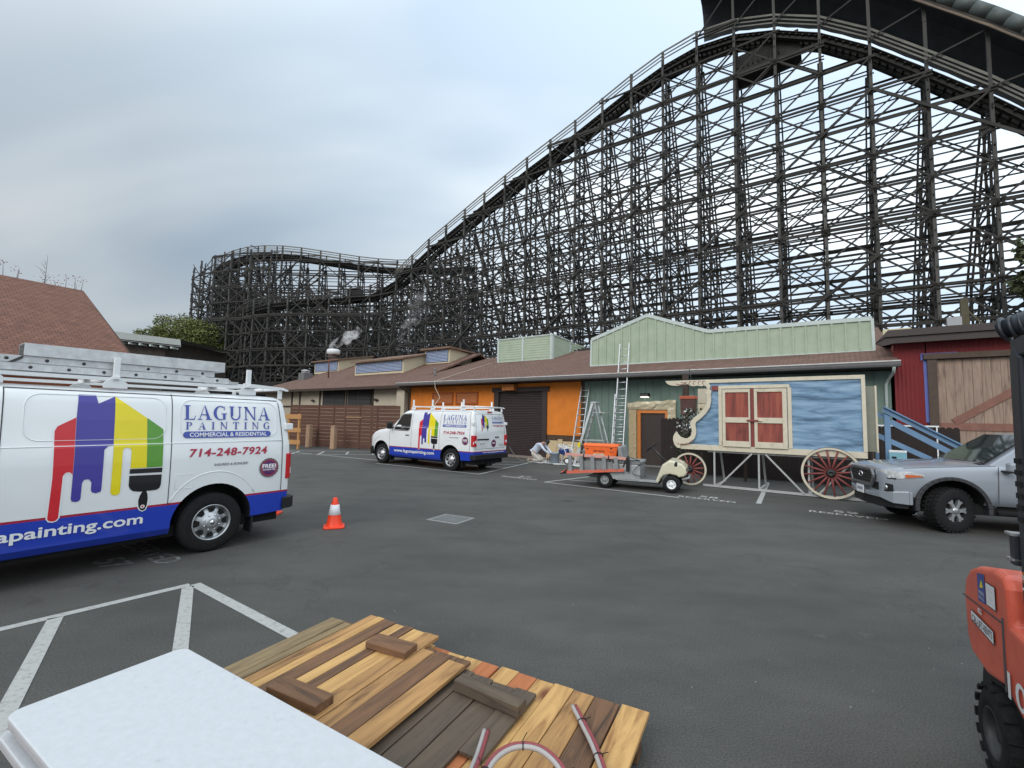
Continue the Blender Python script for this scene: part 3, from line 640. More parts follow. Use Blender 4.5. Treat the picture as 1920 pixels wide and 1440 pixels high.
M_dgrn = pm('decal_green', (.10, .30, .03), .3, .03, 4); M_dblk = pm('decal_black', (.008, .008, .010), .3, .05, 4); M_dwht = pm('decal_white', (.80, .80, .80), .3, .02, 4)
M_dlet = pm('decal_letter_blue', (.045, .075, .36), .3, .03, 4); M_dcri = pm('decal_crimson', (.42, .025, .06), .3, .03, 4); M_dgry = pm('decal_grey', (.10, .10, .11), .4, .03, 4)
M_seal = pm('decal_plum', (.10, .02, .11), .3, .05, 4)

def wheel_M(x, y, z, side=1, yaw=0): return Matrix.Translation((x, y, z)) @ Matrix.Rotation(yaw, 4, 'Z') @ Matrix.Rotation(-side * pi / 2, 4, 'X')
def tyre(mb, M, r=.39, w=.24, ri=.235, lugs=0):
    mb.lathe([(ri - .01, -.03), (ri, -.004), (ri + .03, .0), (r - .055, .0), (r - .02, -.015), (r - .005, -.035), (r, -.06), (r, -w * .42), (r - .009, -w * .43), (r - .009, -w * .46), (r, -w * .47), (r, -w * .63), (r - .009, -w * .64), (r - .009, -w * .67), (r, -w * .68), (r, -w + .06), (r - .01, -w + .03), (r - .05, -w), (ri, -w), (ri - .01, -w + .03)], 48, M)
    for k in range(lugs):
        a = 2 * pi * k / lugs
        for j, (h0, h1) in enumerate(((-.015, -w * .3), (-w * .36, -w * .64), (-w * .70, -w + .02))):
            aa = a + (j - 1) * pi / lugs * .7
            mb.box(r - .03, r + .010, -.021, .021, h1, h0, M @ Matrix.Rotation(aa, 4, 'Z'))
    return mb
def van_wheel(parent, x, y, side):
    M = wheel_M(x, y, .39, side)
    wmb = tyre(MB(), M, lugs=0); wh = bpy.data.objects.new('wheel', None); COL.objects.link(wh); wh.parent = parent; wh.empty_display_size = .1
    wmb.build('tyre', M_rub, wh)
    rm = MB(); rm.lathe([(.238, -.012), (.232, .002), (.222, -.004), (.212, -.03), (.20, -.055), (.165, -.045), (.125, -.032), (.112, -.012), (.085, -.006), (.078, .012), (.045, .016), (.001, .016)], 40, M)
    rm.m = 1
    for k in range(8):
        a = 2 * pi * k / 8; T = M @ Matrix.Rotation(a, 4, 'Z')
        rm.prism([(.142, -.028), (.188, -.046), (.192, 0), (.188, .046), (.142, .028), (.137, 0)], -.050, -.026, 'xy', T)
    rm.m = 2
    for k in range(8):
        a = 2 * pi * (k + .5) / 8; rm.cyl(M @ Vector((.097 * cos(a), .097 * sin(a), -.015)), M @ Vector((.097 * cos(a), .097 * sin(a), .008)), .010, 8)
    rm.cyl(M @ Vector((0, 0, .01)), M @ Vector((0, 0, .020)), .03, 20)
    rm.build('rim', [M_steel, M_blackhole, M_chrome], wh)
    return wh

def conform(o, off):
    """lay a flat side graphic (x,z) onto the curved van flank"""
    bm = bmesh.new(); bm.from_mesh(o.data)
    for z, _ in ZB: bmesh.ops.bisect_plane(bm, geom=bm.verts[:] + bm.edges[:] + bm.faces[:], plane_co=(0, 0, z), plane_no=(0, 0, 1))
    for v in bm.verts: v.co.y = ysurf(v.co.z) + off + v.co.y
    bm.to_mesh(o.data); bm.free(); return o
def rear_x(z): return -1.03 + max(0, z - 1.4) * .14
class Decal:
    """collects flat coloured shapes; u right, v up; each later shape sits a hair above the earlier ones"""
    def __init__(s): s.mb = MB(); s.mats = []; s.h = 0
    def add(s, polys, mat, lift=True):
        if mat not in s.mats: s.mats.append(mat)
        s.mb.m = s.mats.index(mat)
        if lift: s.h += .0006
        for p in polys: s.mb.poly([(u, s.h, v) for u, v in p])
    def text(s, body, u0, u1, v0, v1, mat, **k):
        if mat not in s.mats: s.mats.append(mat)
        s.mb.m = s.mats.index(mat); s.h += .0006
        vs, fs = fit_text(body, u0, u1, v0, v1, **k); s.mb.add([(u, s.h, v) for u, v in vs], fs)

def serif(word, u0, u1, v0, v1, track=0.22):
    """roman capitals with thick and thin strokes and bracket serifs"""
    T, t, sf = .17, .07, .06
    def rect(a, b, c, d): return [(a, c), (b, c), (b, d), (a, d)]
    def arc(cx, cy, rx, ry, tx, ty, a0, a1, n=14):
        P = []
        for k in range(n):
            p = radians(a0 + (a1 - a0) * k / n); q = radians(a0 + (a1 - a0) * (k + 1) / n)
            P.append([(cx + rx * cos(p), cy + ry * sin(p)), (cx + rx * cos(q), cy + ry * sin(q)), (cx + (rx - tx) * cos(q), cy + (ry - ty) * sin(q)), (cx + (rx - tx) * cos(p), cy + (ry - ty) * sin(p))])
        return P
    def stem(x, w, lo=0, hi=1, s0=True, s1=True):
        e = .09; P = [rect(x, x + w, lo + (sf if s0 else 0), hi - (sf if s1 else 0))]
        if s0: P.append(rect(x - e, x + w + e, lo, lo + sf))
        if s1: P.append(rect(x - e, x + w + e, hi - sf, hi))
        return P
    G = {}
    G['L'] = (.68, stem(.1, T) + [rect(.37, .62, 0, t), [(.58, t), (.62, t), (.68, .28), (.64, .28)]])
    G['A'] = (.86, [[(.10, sf), (.16, sf), (.43, 1.0), (.385, .92)], [(.58, sf), (.78, sf), (.47, 1.02), (.43, 1.0)], rect(.24, .60, .32, .32 + t), rect(.0, .28, 0, sf), rect(.5, .88, 0, sf)])
    G['G'] = (.90, arc(.46, .5, .44, .52, .19, .07, 55, 290) + [rect(.62, .78, .02, .42), rect(.52, .88, .42, .42 + sf), [(.60, .0), (.62, .06), (.62, .0)], [(.68, .72), (.73, .72), (.74, 1.0), (.70, .93)]])
    G['U'] = (.90, stem(.12, T, .3, 1, False) + stem(.70, t, .3, 1, False) + arc(.445, .32, .325, .34, .1, .09, 180, 360))
    G['N'] = (.92, stem(.12, t) + stem(.74, t, .0, 1, False) + [[(.04, 1), (.22, 1), (.81, .0), (.74, -.02)]])
    G['P'] = (.74, stem(.1, T) + arc(.32, .73, .36, .27, .16, .06, -90, 90) + [rect(.27, .32, .94, 1), rect(.27, .32, .46, .46 + .06)])
    G['I'] = (.40, stem(.12, T)); G['T'] = (.80, stem(.32, T, 0, 1, True, False) + [rect(.04, .318, .93, 1), rect(.492, .77, .93, 1), [(.03, .72), (.07, .72), (.10, .93), (.03, .93)], [(.74, .72), (.78, .72), (.78, .93), (.71, .93)]])
    x = 0; P = []
    for c in word:
        wd, sh = G[c]; P += [[(x + a, b) for a, b in p] for p in sh]; x += wd + track
    W = x - track
    return [[(u0 + a / W * (u1 - u0), v0 + b * (v1 - v0)) for a, b in p] for p in P]

def logo(d, X, full=True):
    """painted-house emblem; X maps emblem coordinates (x forward, z) to the decal plane"""
    blue = [(1.42, 2.04), (1.27, 2.04), (1.25, 1.94), (1.10, 2.03), (1.10, 1.46), (1.12, 1.455), (1.15, 1.45), (1.18, 1.41), (1.18, .97), (1.185, .94), (1.225, .925), (1.26, .94), (1.27, .97), (1.27, 1.05), (1.29, 1.085), (1.31, 1.09), (1.335, 1.085), (1.35, 1.05), (1.35, .88), (1.365, .855), (1.39, .85), (1.42, .86), (1.43, .89), (1.43, 1.78)]
    red = [(1.432, 1.78), (1.58, 1.68), (1.60, 1.63), (1.59, 1.13), (1.60, .70), (1.585, .675), (1.555, .665), (1.53, .675), (1.515, .70), (1.51, 1.14), (1.49, 1.175), (1.47, 1.18), (1.45, 1.175), (1.432, 1.15)]
    yel = [(1.098, 2.03), (.79, 1.78), (.775, 1.18), (.93, 1.18), (.93, 1.39), (.945, 1.42), (.97, 1.43), (1.0, 1.42), (1.012, 1.39), (1.01, .92), (1.02, .89), (1.05, .88), (1.085, .89), (1.098, .92)]
    grn = [(.788, 1.78), (.63, 1.65), (.62, 1.63), (.615, 1.18), (.773, 1.18)]
    bk1 = [(.935, 1.172), (.612, 1.168), (.616, 1.112), (.935, 1.118)]; bk2 = [(.935, 1.095), (.616, 1.085), (.618, .96), (.63, .92), (.66, .90), (.82, .895), (.89, .91), (.92, .94), (.935, .98)]
    hd = [(.795, .905), (.76, .905), (.745, .86), (.738, .80), (.742, .73), (.76, .675), (.78, .665), (.805, .68), (.825, .72), (.832, .79), (.82, .85)]
    def grow(P, e):
        cx = sum(p[0] for p in P) / len(P); cz = sum(p[1] for p in P) / len(P); n = len(P); o = []
        for i in range(n):
            a = Vector(P[i - 1]); b = Vector(P[i]); c = Vector(P[(i + 1) % n]); t = (c - a)
            nn = Vector((t.y, -t.x)).normalized() * e; sgn = 1 if area(P) > 0 else -1; o.append(tuple(b + nn * sgn))
        return o
    def area(P): return sum(P[i][0] * P[(i + 1) % len(P)][1] - P[(i + 1) % len(P)][0] * P[i][1] for i in range(len(P)))
    m = lambda P: [X(*p) for p in P]
    if full: d.add([m(grow(red, .012))], M_dwht); d.add([m(grow(hd, .012))], M_dwht)
    d.add([m(blue)], M_dblue); d.add([m(red)], M_dred, False); d.add([m(yel)], M_dyel, False); d.add([m(grn)], M_dgrn, False); d.add([m(bk1), m(bk2), m(hd)], M_dblk)
    if full: d.add([m(ring(.785, .715, .022, 12))], M_dwht); d.add([m(ring(.785, .715, .012, 10))], M_dred)
def seal(d, X, cx, cz, r):
    sc_ = [(cx + r * (1 + .06 * (k % 2)) * cos(2 * pi * k / 40), cz + r * (1 + .06 * (k % 2)) * sin(2 * pi * k / 40)) for k in range(40)]
    m = lambda P: [X(*p) for p in P]
    d.add([m(sc_)], M_dgry); d.add([m(ring(cx, cz, r * .88, 30))], M_dcri); d.add([m(ring(cx, cz, r * .78, 30))], M_seal)

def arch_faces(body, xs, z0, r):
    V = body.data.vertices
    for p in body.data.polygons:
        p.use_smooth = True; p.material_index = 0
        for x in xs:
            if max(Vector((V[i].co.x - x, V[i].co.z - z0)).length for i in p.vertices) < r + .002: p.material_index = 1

def make_van(label, loc, rz):
    t = thing('painters_van', label, 'van', loc, rz, 'white painters vans')
    # body shell
    ST = [(-1.03, 2.06, .945, .46), (-1.008, 2.095, .978, .43), (-.93, 2.115, .995, .40), (-.6, 2.12, 1, .37), (0, 2.12, 1, .34), (.6, 2.12, 1, .32), (1.2, 2.12, 1, .32), (1.98, 2.12, 1, .32), (2.30, 2.12, 1, .32), (2.45, 2.095, 1, .32), (2.6, 1.985, 1, .32), (2.9, 1.72, 1, .32), (3.18, 1.475, 1, .32), (3.26, 1.43, 1, .32), (3.5, 1.405, 1, .33), (3.9, 1.345, .995, .36), (4.15, 1.265, .975, .40), (4.32, 1.16, .94, .44), (4.42, 1.03, .895, .46), (4.475, .86, .84, .48)]
    rings = []
    for x, T, wx, zb in ST:
        rg = []; f = (T - .70) / (2.12 - .70); hood = min(1, max(0, (2.10 - T) / .5))
        for k, (z, y) in enumerate(ZB):
            z2 = z if z <= .70 else .70 + (z - .70) * f
            z2 = max(z2, zb + .012 * k); yy = ysurf(z2) if z > .7 else y
            drop = {len(ZB) - 1: .20, len(ZB) - 2: .105, len(ZB) - 3: .04, len(ZB) - 4: .012}.get(k, 0)
            yy = yy * (1 - hood) + (ysurf(z2) - drop) * hood if z > .7 else yy
            if T > 2.05: yy = y
            xx = x + (max(0, z2 - 1.4) * .14 if x < -.9 else 0)
            rg.append((xx, yy * wx, z2))
        xt = rg[-1][0]; rg.append((xt, rg[-1][1] * .5, rg[-1][2] + .022)); rg.append((xt, 0, rg[-2][2] + .03)); rings.append(rg)
    mb = MB(); n = len(rings[0]); full = 2 * n - 1
    for rg in rings: mb.v += rg + [(x, -y, z) for x, y, z in rg[:-1][::-1]]
    for i in range(len(rings) - 1):
        for k in range(full - 1): mb.f.append((i * full + k, i * full + k + 1, (i + 1) * full + k + 1, (i + 1) * full + k)); mb.k.append(0); mb.s.append(True)
        mb.f.append((i * full + full - 1, i * full, (i + 1) * full, (i + 1) * full + full - 1)); mb.k.append(0); mb.s.append(True)
    for i, rev in ((0, False), (len(rings) - 1, True)):
        for k in range(n - 1):
            q = [i * full + k, i * full + full - 1 - k, i * full + full - 2 - k, i * full + k + 1]
            if q[2] == q[3]: q = q[:3]
            mb.f.append(tuple(q if not rev else q[::-1])); mb.k.append(0); mb.s.append(False)
    body = mb.build('body', [M_van, M_blackhole], t, weld=.0005)
    bm = bmesh.new(); bm.from_mesh(body.data); bmesh.ops.recalc_face_normals(bm, faces=bm.faces); bm.to_mesh(body.data); bm.free()
    cut = []
    for x in (0, 3.71):
        for sy in (1, -1):
            c = MB(); c.cyl((x, sy * .60, .425), (x, sy * 1.3, .425), .485, 40); cut.append(c)
    boolean(body, cut)
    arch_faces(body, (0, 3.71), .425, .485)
    body.data.set_sharp_from_angle(angle=radians(32))
    # underside
    mb = MB(); mb.box(-.95, 4.3, -.80, .80, .26, .40); mb.bar((-1.0, .0, .24), (-.4, 0, .28), .3, .12); mb.build('chassis', M_blackhole, t)
    # bumpers
    def wrap(xs, z0, z1, nm, m, thick=.12):
        mb = MB(); mb.prism([(xs[0], 1.0), (xs[1], .97), (xs[2], .82), (xs[3], .4), (xs[3], -.4), (xs[2], -.82), (xs[1], -.97), (xs[0], -1.0), (xs[0], -.9), (xs[1] - thick, -.8), (xs[1] - thick, .8), (xs[0], .9)], z0, z1, 'xy')
        return mb.build(nm, m, t, bev=.02)
    wrap((4.20, 4.38, 4.49, 4.53), .34, .66, 'front_bumper', M_black)
    mb = MB(); mb.prism([(-.93, 1.0), (-1.06, .99), (-1.13, .93), (-1.15, .80), (-1.15, -.80), (-1.13, -.93), (-1.06, -.99), (-.93, -1.0)], .44, .61, 'xy'); mb.build('rear_bumper', M_black, t, bev=.015)
    for sy in (1, -1):
        y0, y1 = (.80, .99) if sy > 0 else (-.99, -.80)
        mb = MB(); mb.prism([(-.955, y0 if sy < 0 else y1), (-1.02, y0 if sy < 0 else y1), (-1.062, sy * .93), (-1.062, sy * .80), (-.98, sy * .80)], .885, 1.265, 'xy'); tl = mb.build('tail_light', M_red_l, t, bev=.012)
        mb = MB(); mb.box(-1.066, -1.0, min(sy * .83, sy * .91), max(sy * .83, sy * .91), 1.0, 1.08); mb.build('reverse_lamp', M_dwht, tl)
        mb = MB(); mb.prism([(4.29, sy * .945), (4.42, sy * .89), (4.49, sy * .74), (4.40, sy * .70), (4.28, sy * .86)], .82, 1.05, 'xy'); mb.build('headlight', pm('clear_lens', (.55, .57, .58), .08, .1, 20, spec=.8), t, bev=.012)
    # glass
    mb = MB(); mb.prism([(2.93, 1.40), (2.86, 1.52), (2.62, 1.86), (2.56, 1.915), (2.48, 1.94), (2.12, 1.96), (2.10, 1.94), (2.10, 1.42), (2.14, 1.37), (2.20, 1.345), (2.9, 1.36)], 0, .0006)
    for nm, sgn in (('side_window', 1), ('side_window', -1)):
        o = mb.build(nm, M_glass, t); conform(o, .003)
        if sgn < 0:
            for v in o.data.vertices: v.co.y = -v.co.y
    fr = MB()
    for q in stroke([(2.95, 1.38), (2.88, 1.52), (2.63, 1.875), (2.57, 1.935), (2.48, 1.96), (2.10, 1.98), (2.08, 1.95), (2.08, 1.42), (2.12, 1.35), (2.19, 1.325), (2.92, 1.335)], .022, True): fr.poly([(a, 0, b) for a, b in q])
    conform(fr.build('window_seal', M_black, t), .0045)
    mb = MB(); mb.prism([(2.58, 1.50), (2.42, 1.52), (2.38, 1.42), (2.55, 1.38)], 0, .0004); o = mb.build('seat_back_glimpse', M_dgry, t); conform(o, .0045)
    mb = MB(); mb.add([(2.50, .70, 2.062), (2.50, -.70, 2.062), (3.16, -.84, 1.505), (3.16, .84, 1.505)], [(0, 1, 2, 3)])
    ws = mb.build('windscreen', M_glass, t)
    for v in ws.data.vertices: v.co.x += .012; v.co.z += .012
    mb = MB(); mb.prism([(3.02, 1.37), (3.10, 1.38), (3.10, 1.62), (3.05, 1.66), (2.98, 1.60)], 1.02, 1.25); mi = mb.build('mirror', M_black, t, bev=.03); mb = MB(); mb.box(3.02, 3.08, .93, 1.04, 1.40, 1.46); mb.build('mirror_arm', M_black, mi)
    # seams, pressed panels
    d = Decal()
    for P in ([(.53, .70), (.53, 2.09)], [(-.895, .72), (-.89, 1.5), (-.835, 2.04)], [(1.99, .40), (1.99, 2.09)], [(3.22, .45), (3.22, 1.30), (3.14, 1.42)], [(.55, 2.075), (-.83, 2.06)], [(.55, 2.075), (1.99, 2.085)]): d.add(stroke(P, .010), M_seam)
    conform(d.mb.build('panel_gaps', d.mats, t), .0015)
    def rr(x0, x1, z0, z1, r):
        P = []
        for cx, cz, a in ((x1 - r, z1 - r, 0), (x0 + r, z1 - r, 90), (x0 + r, z0 + r, 180), (x1 - r, z0 + r, 270)):
            for k in range(7): q = radians(a + 15 * k); P.append((cx + r * cos(q), cz + r * sin(q)))
        return P
    pr = MB()
    for P in (rr(.60, 1.84, 1.525, 2.03, .13), rr(-.80, .44, 1.525, 2.02, .13)): pr.tube([(x, ysurf(z) - .001, z) for x, z in P], .007, 6, True)
    for k0 in (0, 3.71): pr.tube([(k0 + .58 * cos(a), ysurf(.43 + .62 * sin(a)) - .002, .43 + .64 * sin(a)) for a in [radians(25 + 6 * i) for i in range(22)]], .008, 6)
    pr.tube([(k, .9695, 1.463) for k in (3.1, 2.0, 1.0, 0, -.9)], .006, 6)
    for P in ([(.28, .88), (.47, .88), (.47, 1.065), (.28, 1.06)],): pr.tube([(x, ysurf(z), z) for x, z in P], .004, 5, True)
    pr.build('pressed_panel', M_van, t)
    mb = MB(); mb.tube([(2.30, 1.0, 1.165), (2.27, 1.02, 1.17), (2.13, 1.02, 1.17), (2.10, 1.0, 1.165)], .014, 6); mb.build('door_handle', M_black, t)
    # flank graphics
    X = lambda x, z: (-x, z)
    d = Decal(); logo(d, X)
    d.add(serif('LAGUNA', -.40, .70, 1.765, 1.955, .10), M_dlet); d.add(serif('PAINTING', -.38, .70, 1.635, 1.735, .62), M_dlet)
    P = [(-.36, 1.525)] + [(.67 + .043 * sin(a), 1.568 - .043 * cos(a)) for a in [pi * k / 8 for k in range(9)]] + [(-.365 - .043 * sin(a), 1.568 + .043 * cos(a)) for a in [pi * k / 8 for k in range(9)]]
    d.add([P[1:]], M_dlet); d.text('COMMERCIAL & RESIDENTIAL', -.335, .655, 1.540, 1.596, M_dwht, bold=.018)
    d.text('714-248-7924', -.33, .66, 1.275, 1.385, M_dcri, bold=.028, shear=.12, spacing=1.1); d.text('INSURED & BONDED', -.03, .40, 1.145, 1.178, M_dgry, bold=.01)
    seal(d, lambda a, b: (a, b), .70, 1.07, .135); d.text('FREE!', .60, .80, 1.065, 1.125, M_dwht, bold=.035); d.text('ESTIMATES', .61, .79, 1.03, 1.055, M_dwht, bold=.02)
    d.text('www.lagunapainting.com', -2.93, -.77, .475, .63, M_dwht, bold=.022)
    o = d.mb.build('side_graphics', d.mats, t)
    for v in o.data.vertices: v.co.x = -v.co.x
    conform(o, .003)
    # rear doors
    d = Decal(); S = .44
    for P in ([(.81, .80), (.81, 1.4), (.77, 2.0), (-.77, 2.0), (-.81, 1.4), (-.81, .80)], [(-.1, .74), (-.1, 2.0)], [(.79, .80), (-.79, .80)]): d.add(stroke([(-a, b) for a, b in P], .010), M_seam)
    logo(d, lambda x, z: (-.5 + (1.6 - x) * .44 * .9, 1.98 + (z - 2.04) * .42), False)
    d.add(serif('LAGUNA', .12, .74, 1.82, 1.92, .10), M_dlet); d.add(serif('PAINTING', .13, .74, 1.745, 1.79, .62), M_dlet); d.add([[(.12, 1.685), (.75, 1.685), (.75, 1.725), (.12, 1.725)]], M_dlet)
    d.text('714-248-7924', .13, .75, 1.56, 1.625, M_dcri, bold=.02); seal(d, lambda a, b: (a, b), .17, .97, .13); d.text('FREE!', .09, .25, .955, 1.01, M_dwht, bold=.03)
    d.text('www.lagunapainting.com', -.45, .76, .63, .70, M_dwht, bold=.02); d.text('COMMERCIAL', .46, .78, .92, .945, M_dgry); d.text('RESIDENTIAL', .52, .78, .875, .90, M_dgry)
    d.add([[(-.63, .885), (-.27, .885), (-.27, 1.06), (-.63, 1.06)]], M_dwht); d.text('8L63571', -.59, -.31, .93, 1.01, M_dgry, bold=.01)
    o = d.mb.build('rear_graphics', d.mats, t)
    for v in o.data.vertices: u, h, z = v.co; v.co = (rear_x(z) - .003 - h, -u, z)
    bm = bmesh.new(); bm.from_mesh(o.data); bmesh.ops.reverse_faces(bm, faces=bm.faces); bm.to_mesh(o.data); bm.free()
    mb = MB(); mb.box(-1.058, -1.03, .12, .74, 1.10, 1.145); mb.build('plate_lamp_bar', M_black, t, bev=.008); mb = MB(); mb.box(-1.058, -1.03, -.46, -.24, 1.17, 1.205); mb.build('door_handle', M_black, t, bev=.008)
    for sy in (.93, -.93):
        for z in (1.62, .95):
            mb = MB(); mb.box(-1.05, -.93, sy - .035, sy + .035, z, z + .10); mb.build('door_hinge', M_van, t, bev=.012)
    mb = MB(); mb.box(-.975, -.93, -.12, .12, 2.06, 2.10); mb.build('high_brake_light', M_red_l, t)
    for x in (0, 3.71):
        for sy in (1, -1): van_wheel(t, x, sy * .955, sy)
    for x in (-.52, 3.20):
        for sy in (1, -1): mb = MB(); mb.box(x - .012, x + .012, sy * .84 - .11, sy * .84 + .11, .16, .46); mb.build('mud_flap', M_black, t)
    # ladder rack
    for x in (2.11, 1.09, -.42):
        mb = MB(); mb.box(x - .03, x + .03, -.84, .84, 2.235, 2.275)
        for sy in (1, -1):
            mb.prism([(x - .115, 2.13), (x + .115, 2.13), (x + .115, 2.19), (x + .035, 2.27), (x - .035, 2.27), (x - .115, 2.19)], sy * .80 - .005, sy * .80 + .005); mb.box(x - .03, x + .03, sy * .80 - .022, sy * .80 + .022, 2.272, 2.50 if sy > 0 else 2.47)
        mb.build('rack_crossbar', M_white, t, bev=.004)
    mb = MB(); mb.prism([(-.36, 2.30), (-.92, 2.27), (-1.02, 2.235), (-1.0, 2.215), (-.90, 2.235), (-.36, 2.235)], .78, .83); mb.prism([(-.36, 2.30), (-.92, 2.27), (-1.02, 2.235), (-1.0, 2.215), (-.90, 2.235), (-.36, 2.235)], -.83, -.78)
    mb.cyl((-.95, -.78, 2.25), (-.95, .78, 2.25), .025, 12); mb.box(-.93, -.88, .76, .80, 2.09, 2.24); mb.box(-.93, -.88, -.80, -.76, 2.09, 2.24); mb.build('rack_roller', M_white, t)
    mb = MB(); mb.box(-.42, 2.11, .755, .785, 2.22, 2.26); mb.box(-.42, 2.11, -.785, -.755, 2.22, 2.26); mb.build('rack_rail', M_white, t)
    return t
V1 = ((-4.785, 6.796, 0), 4.092); V2 = ((-1.555, 16.78, 0), 2.522)
van1 = make_van('white painters van at the left edge with ladders stacked on its roof rack', *V1)
van2 = copy_tree(van1); van2.location = V2[0]; van2.rotation_euler = (0, 0, V2[1])
tag(van2, 'white painters van parked in front of the dark roller door with an empty roof rack')

# ------------------------------------------------------------------ ladders
def ladder_parts(t, L, W, rail=(.028, .075), step=.305, z0=0.0, first=.15, mat=None, rung='round'):
    mat = mat or M_alu
    for sy in (1, -1):
        mb = MB(); y = sy * W / 2; mb.box(0, L, y - .006, y + .006, z0, z0 + rail[1]); i = -sy
        mb.box(0, L, min(y, y + i * rail[0]), max(y, y + i * rail[0]), z0, z0 + .008); mb.box(0, L, min(y, y + i * rail[0]), max(y, y + i * rail[0]), z0 + rail[1] - .008, z0 + rail[1])
        ro = mb.build('rail', mat, t)
        ends = MB(); x = first
        while x < L - .08: ends.cyl((x, y + sy * .0065, z0 + rail[1] / 2), (x, y + sy * .011, z0 + rail[1] / 2), .017, 10); x += step
        ends.build('rung_end', M_dark, ro)
    x = first
    while x < L - .08:
        mb = MB(); mb.cyl((x, -W / 2 + .004, z0 + rail[1] / 2), (x, W / 2 - .004, z0 + rail[1] / 2), .017, 8) if rung == 'round' else mb.box(x - .04, x + .04, -W / 2, W / 2, z0 + .02, z0 + .035)
        mb.build('rung', mat, t); x += step
M_alu_l = pm('dusty_aluminium', (.60, .61, .61), .5, .14, 12, metal=.25, dirt=(.40, .40, .39), dirt_scale=5, dirt_lo=.5, dirt_hi=.8)
def van_pt(V, x, y, z): c, s = cos(V[1]), sin(V[1]); return (V[0][0] + c * x - s * y, V[0][1] + s * x + c * y, z)
for z, y, x0, L, lab in ((2.278, .50, -.18, 4.3, 'lower aluminium extension ladder lying flat on the near van roof rack'), (2.362, .48, .0, 4.2, 'upper aluminium extension ladder stacked flat on another ladder on the near van')):
    t = thing('extension_ladder', lab, 'ladder', van_pt(V1, x0, y, z), V1[1], 'ladders on the near van')
    ladder_parts(t, L, .46, mat=M_alu_l)
t = thing('work_plank', 'long paint spattered aluminium work plank on top of the ladders of the near van', 'plank', van_pt(V1, -.12, .58, 2.44), V1[1])
mb = MB(); mb.box(0, 1.98, -.16, .16, .0, .135); mb.m = 1
for k in range(6): mb.box(.0, 1.98, -.14 + k * .05, -.12 + k * .05, .135, .138)
mb.build('deck', [M_alu_l, M_alu], t, bev=.006); mb = MB(); mb.prism([(1.98, .0), (2.06, -.06), (2.14, -.12), (2.12, -.14), (1.98, -.03), (1.98, .13)], -.15, .15); mb.build('hook', M_dark, t)
t = thing('work_plank', 'dirty white wooden plank low on the far side of the near van roof rack', 'plank', van_pt(V1, -.75, -.35, 2.278), V1[1])
mb = MB(); mb.box(0, 3.6, -.18, .18, 0, .06); mb.build('board', pm('paint_caked_board', (.52, .52, .50), .8, .2, 9, dirt=(.17, .15, .13), dirt_scale=5, dirt_lo=.45, dirt_hi=.65), t, bev=.005)
t = thing('roller_pole', 'thin pale extension pole with a stub end on the near van roof rack', 'pole', van_pt(V1, -.78, .2, 2.30), V1[1])
mb = MB(); mb.cyl((0, 0, 0), (2.6, .05, .0), .018, 8); mb.build('tube', M_white, t); mb = MB(); mb.cyl((-.08, 0, 0), (.12, 0, 0), .03, 10); mb.build('grip', M_alu_d, t)
t = thing('paint_tray_frame', 'jumbled white metal frame and clamps tied down at the back of the near van rack', 'frame', van_pt(V1, -.45, .25, 2.278), V1[1])
mb = MB()
for k in range(7): mb.bar((R.uniform(-.1, .6), R.uniform(-.2, .25), .02 + .012 * k), (R.uniform(.2, 1.1), R.uniform(-.2, .25), .03 + .012 * k), .03, .02)
mb.build('bars', pm('caked_metal', (.45, .45, .44), .7, .3, 14, dirt=(.16, .14, .12), dirt_scale=9), t)
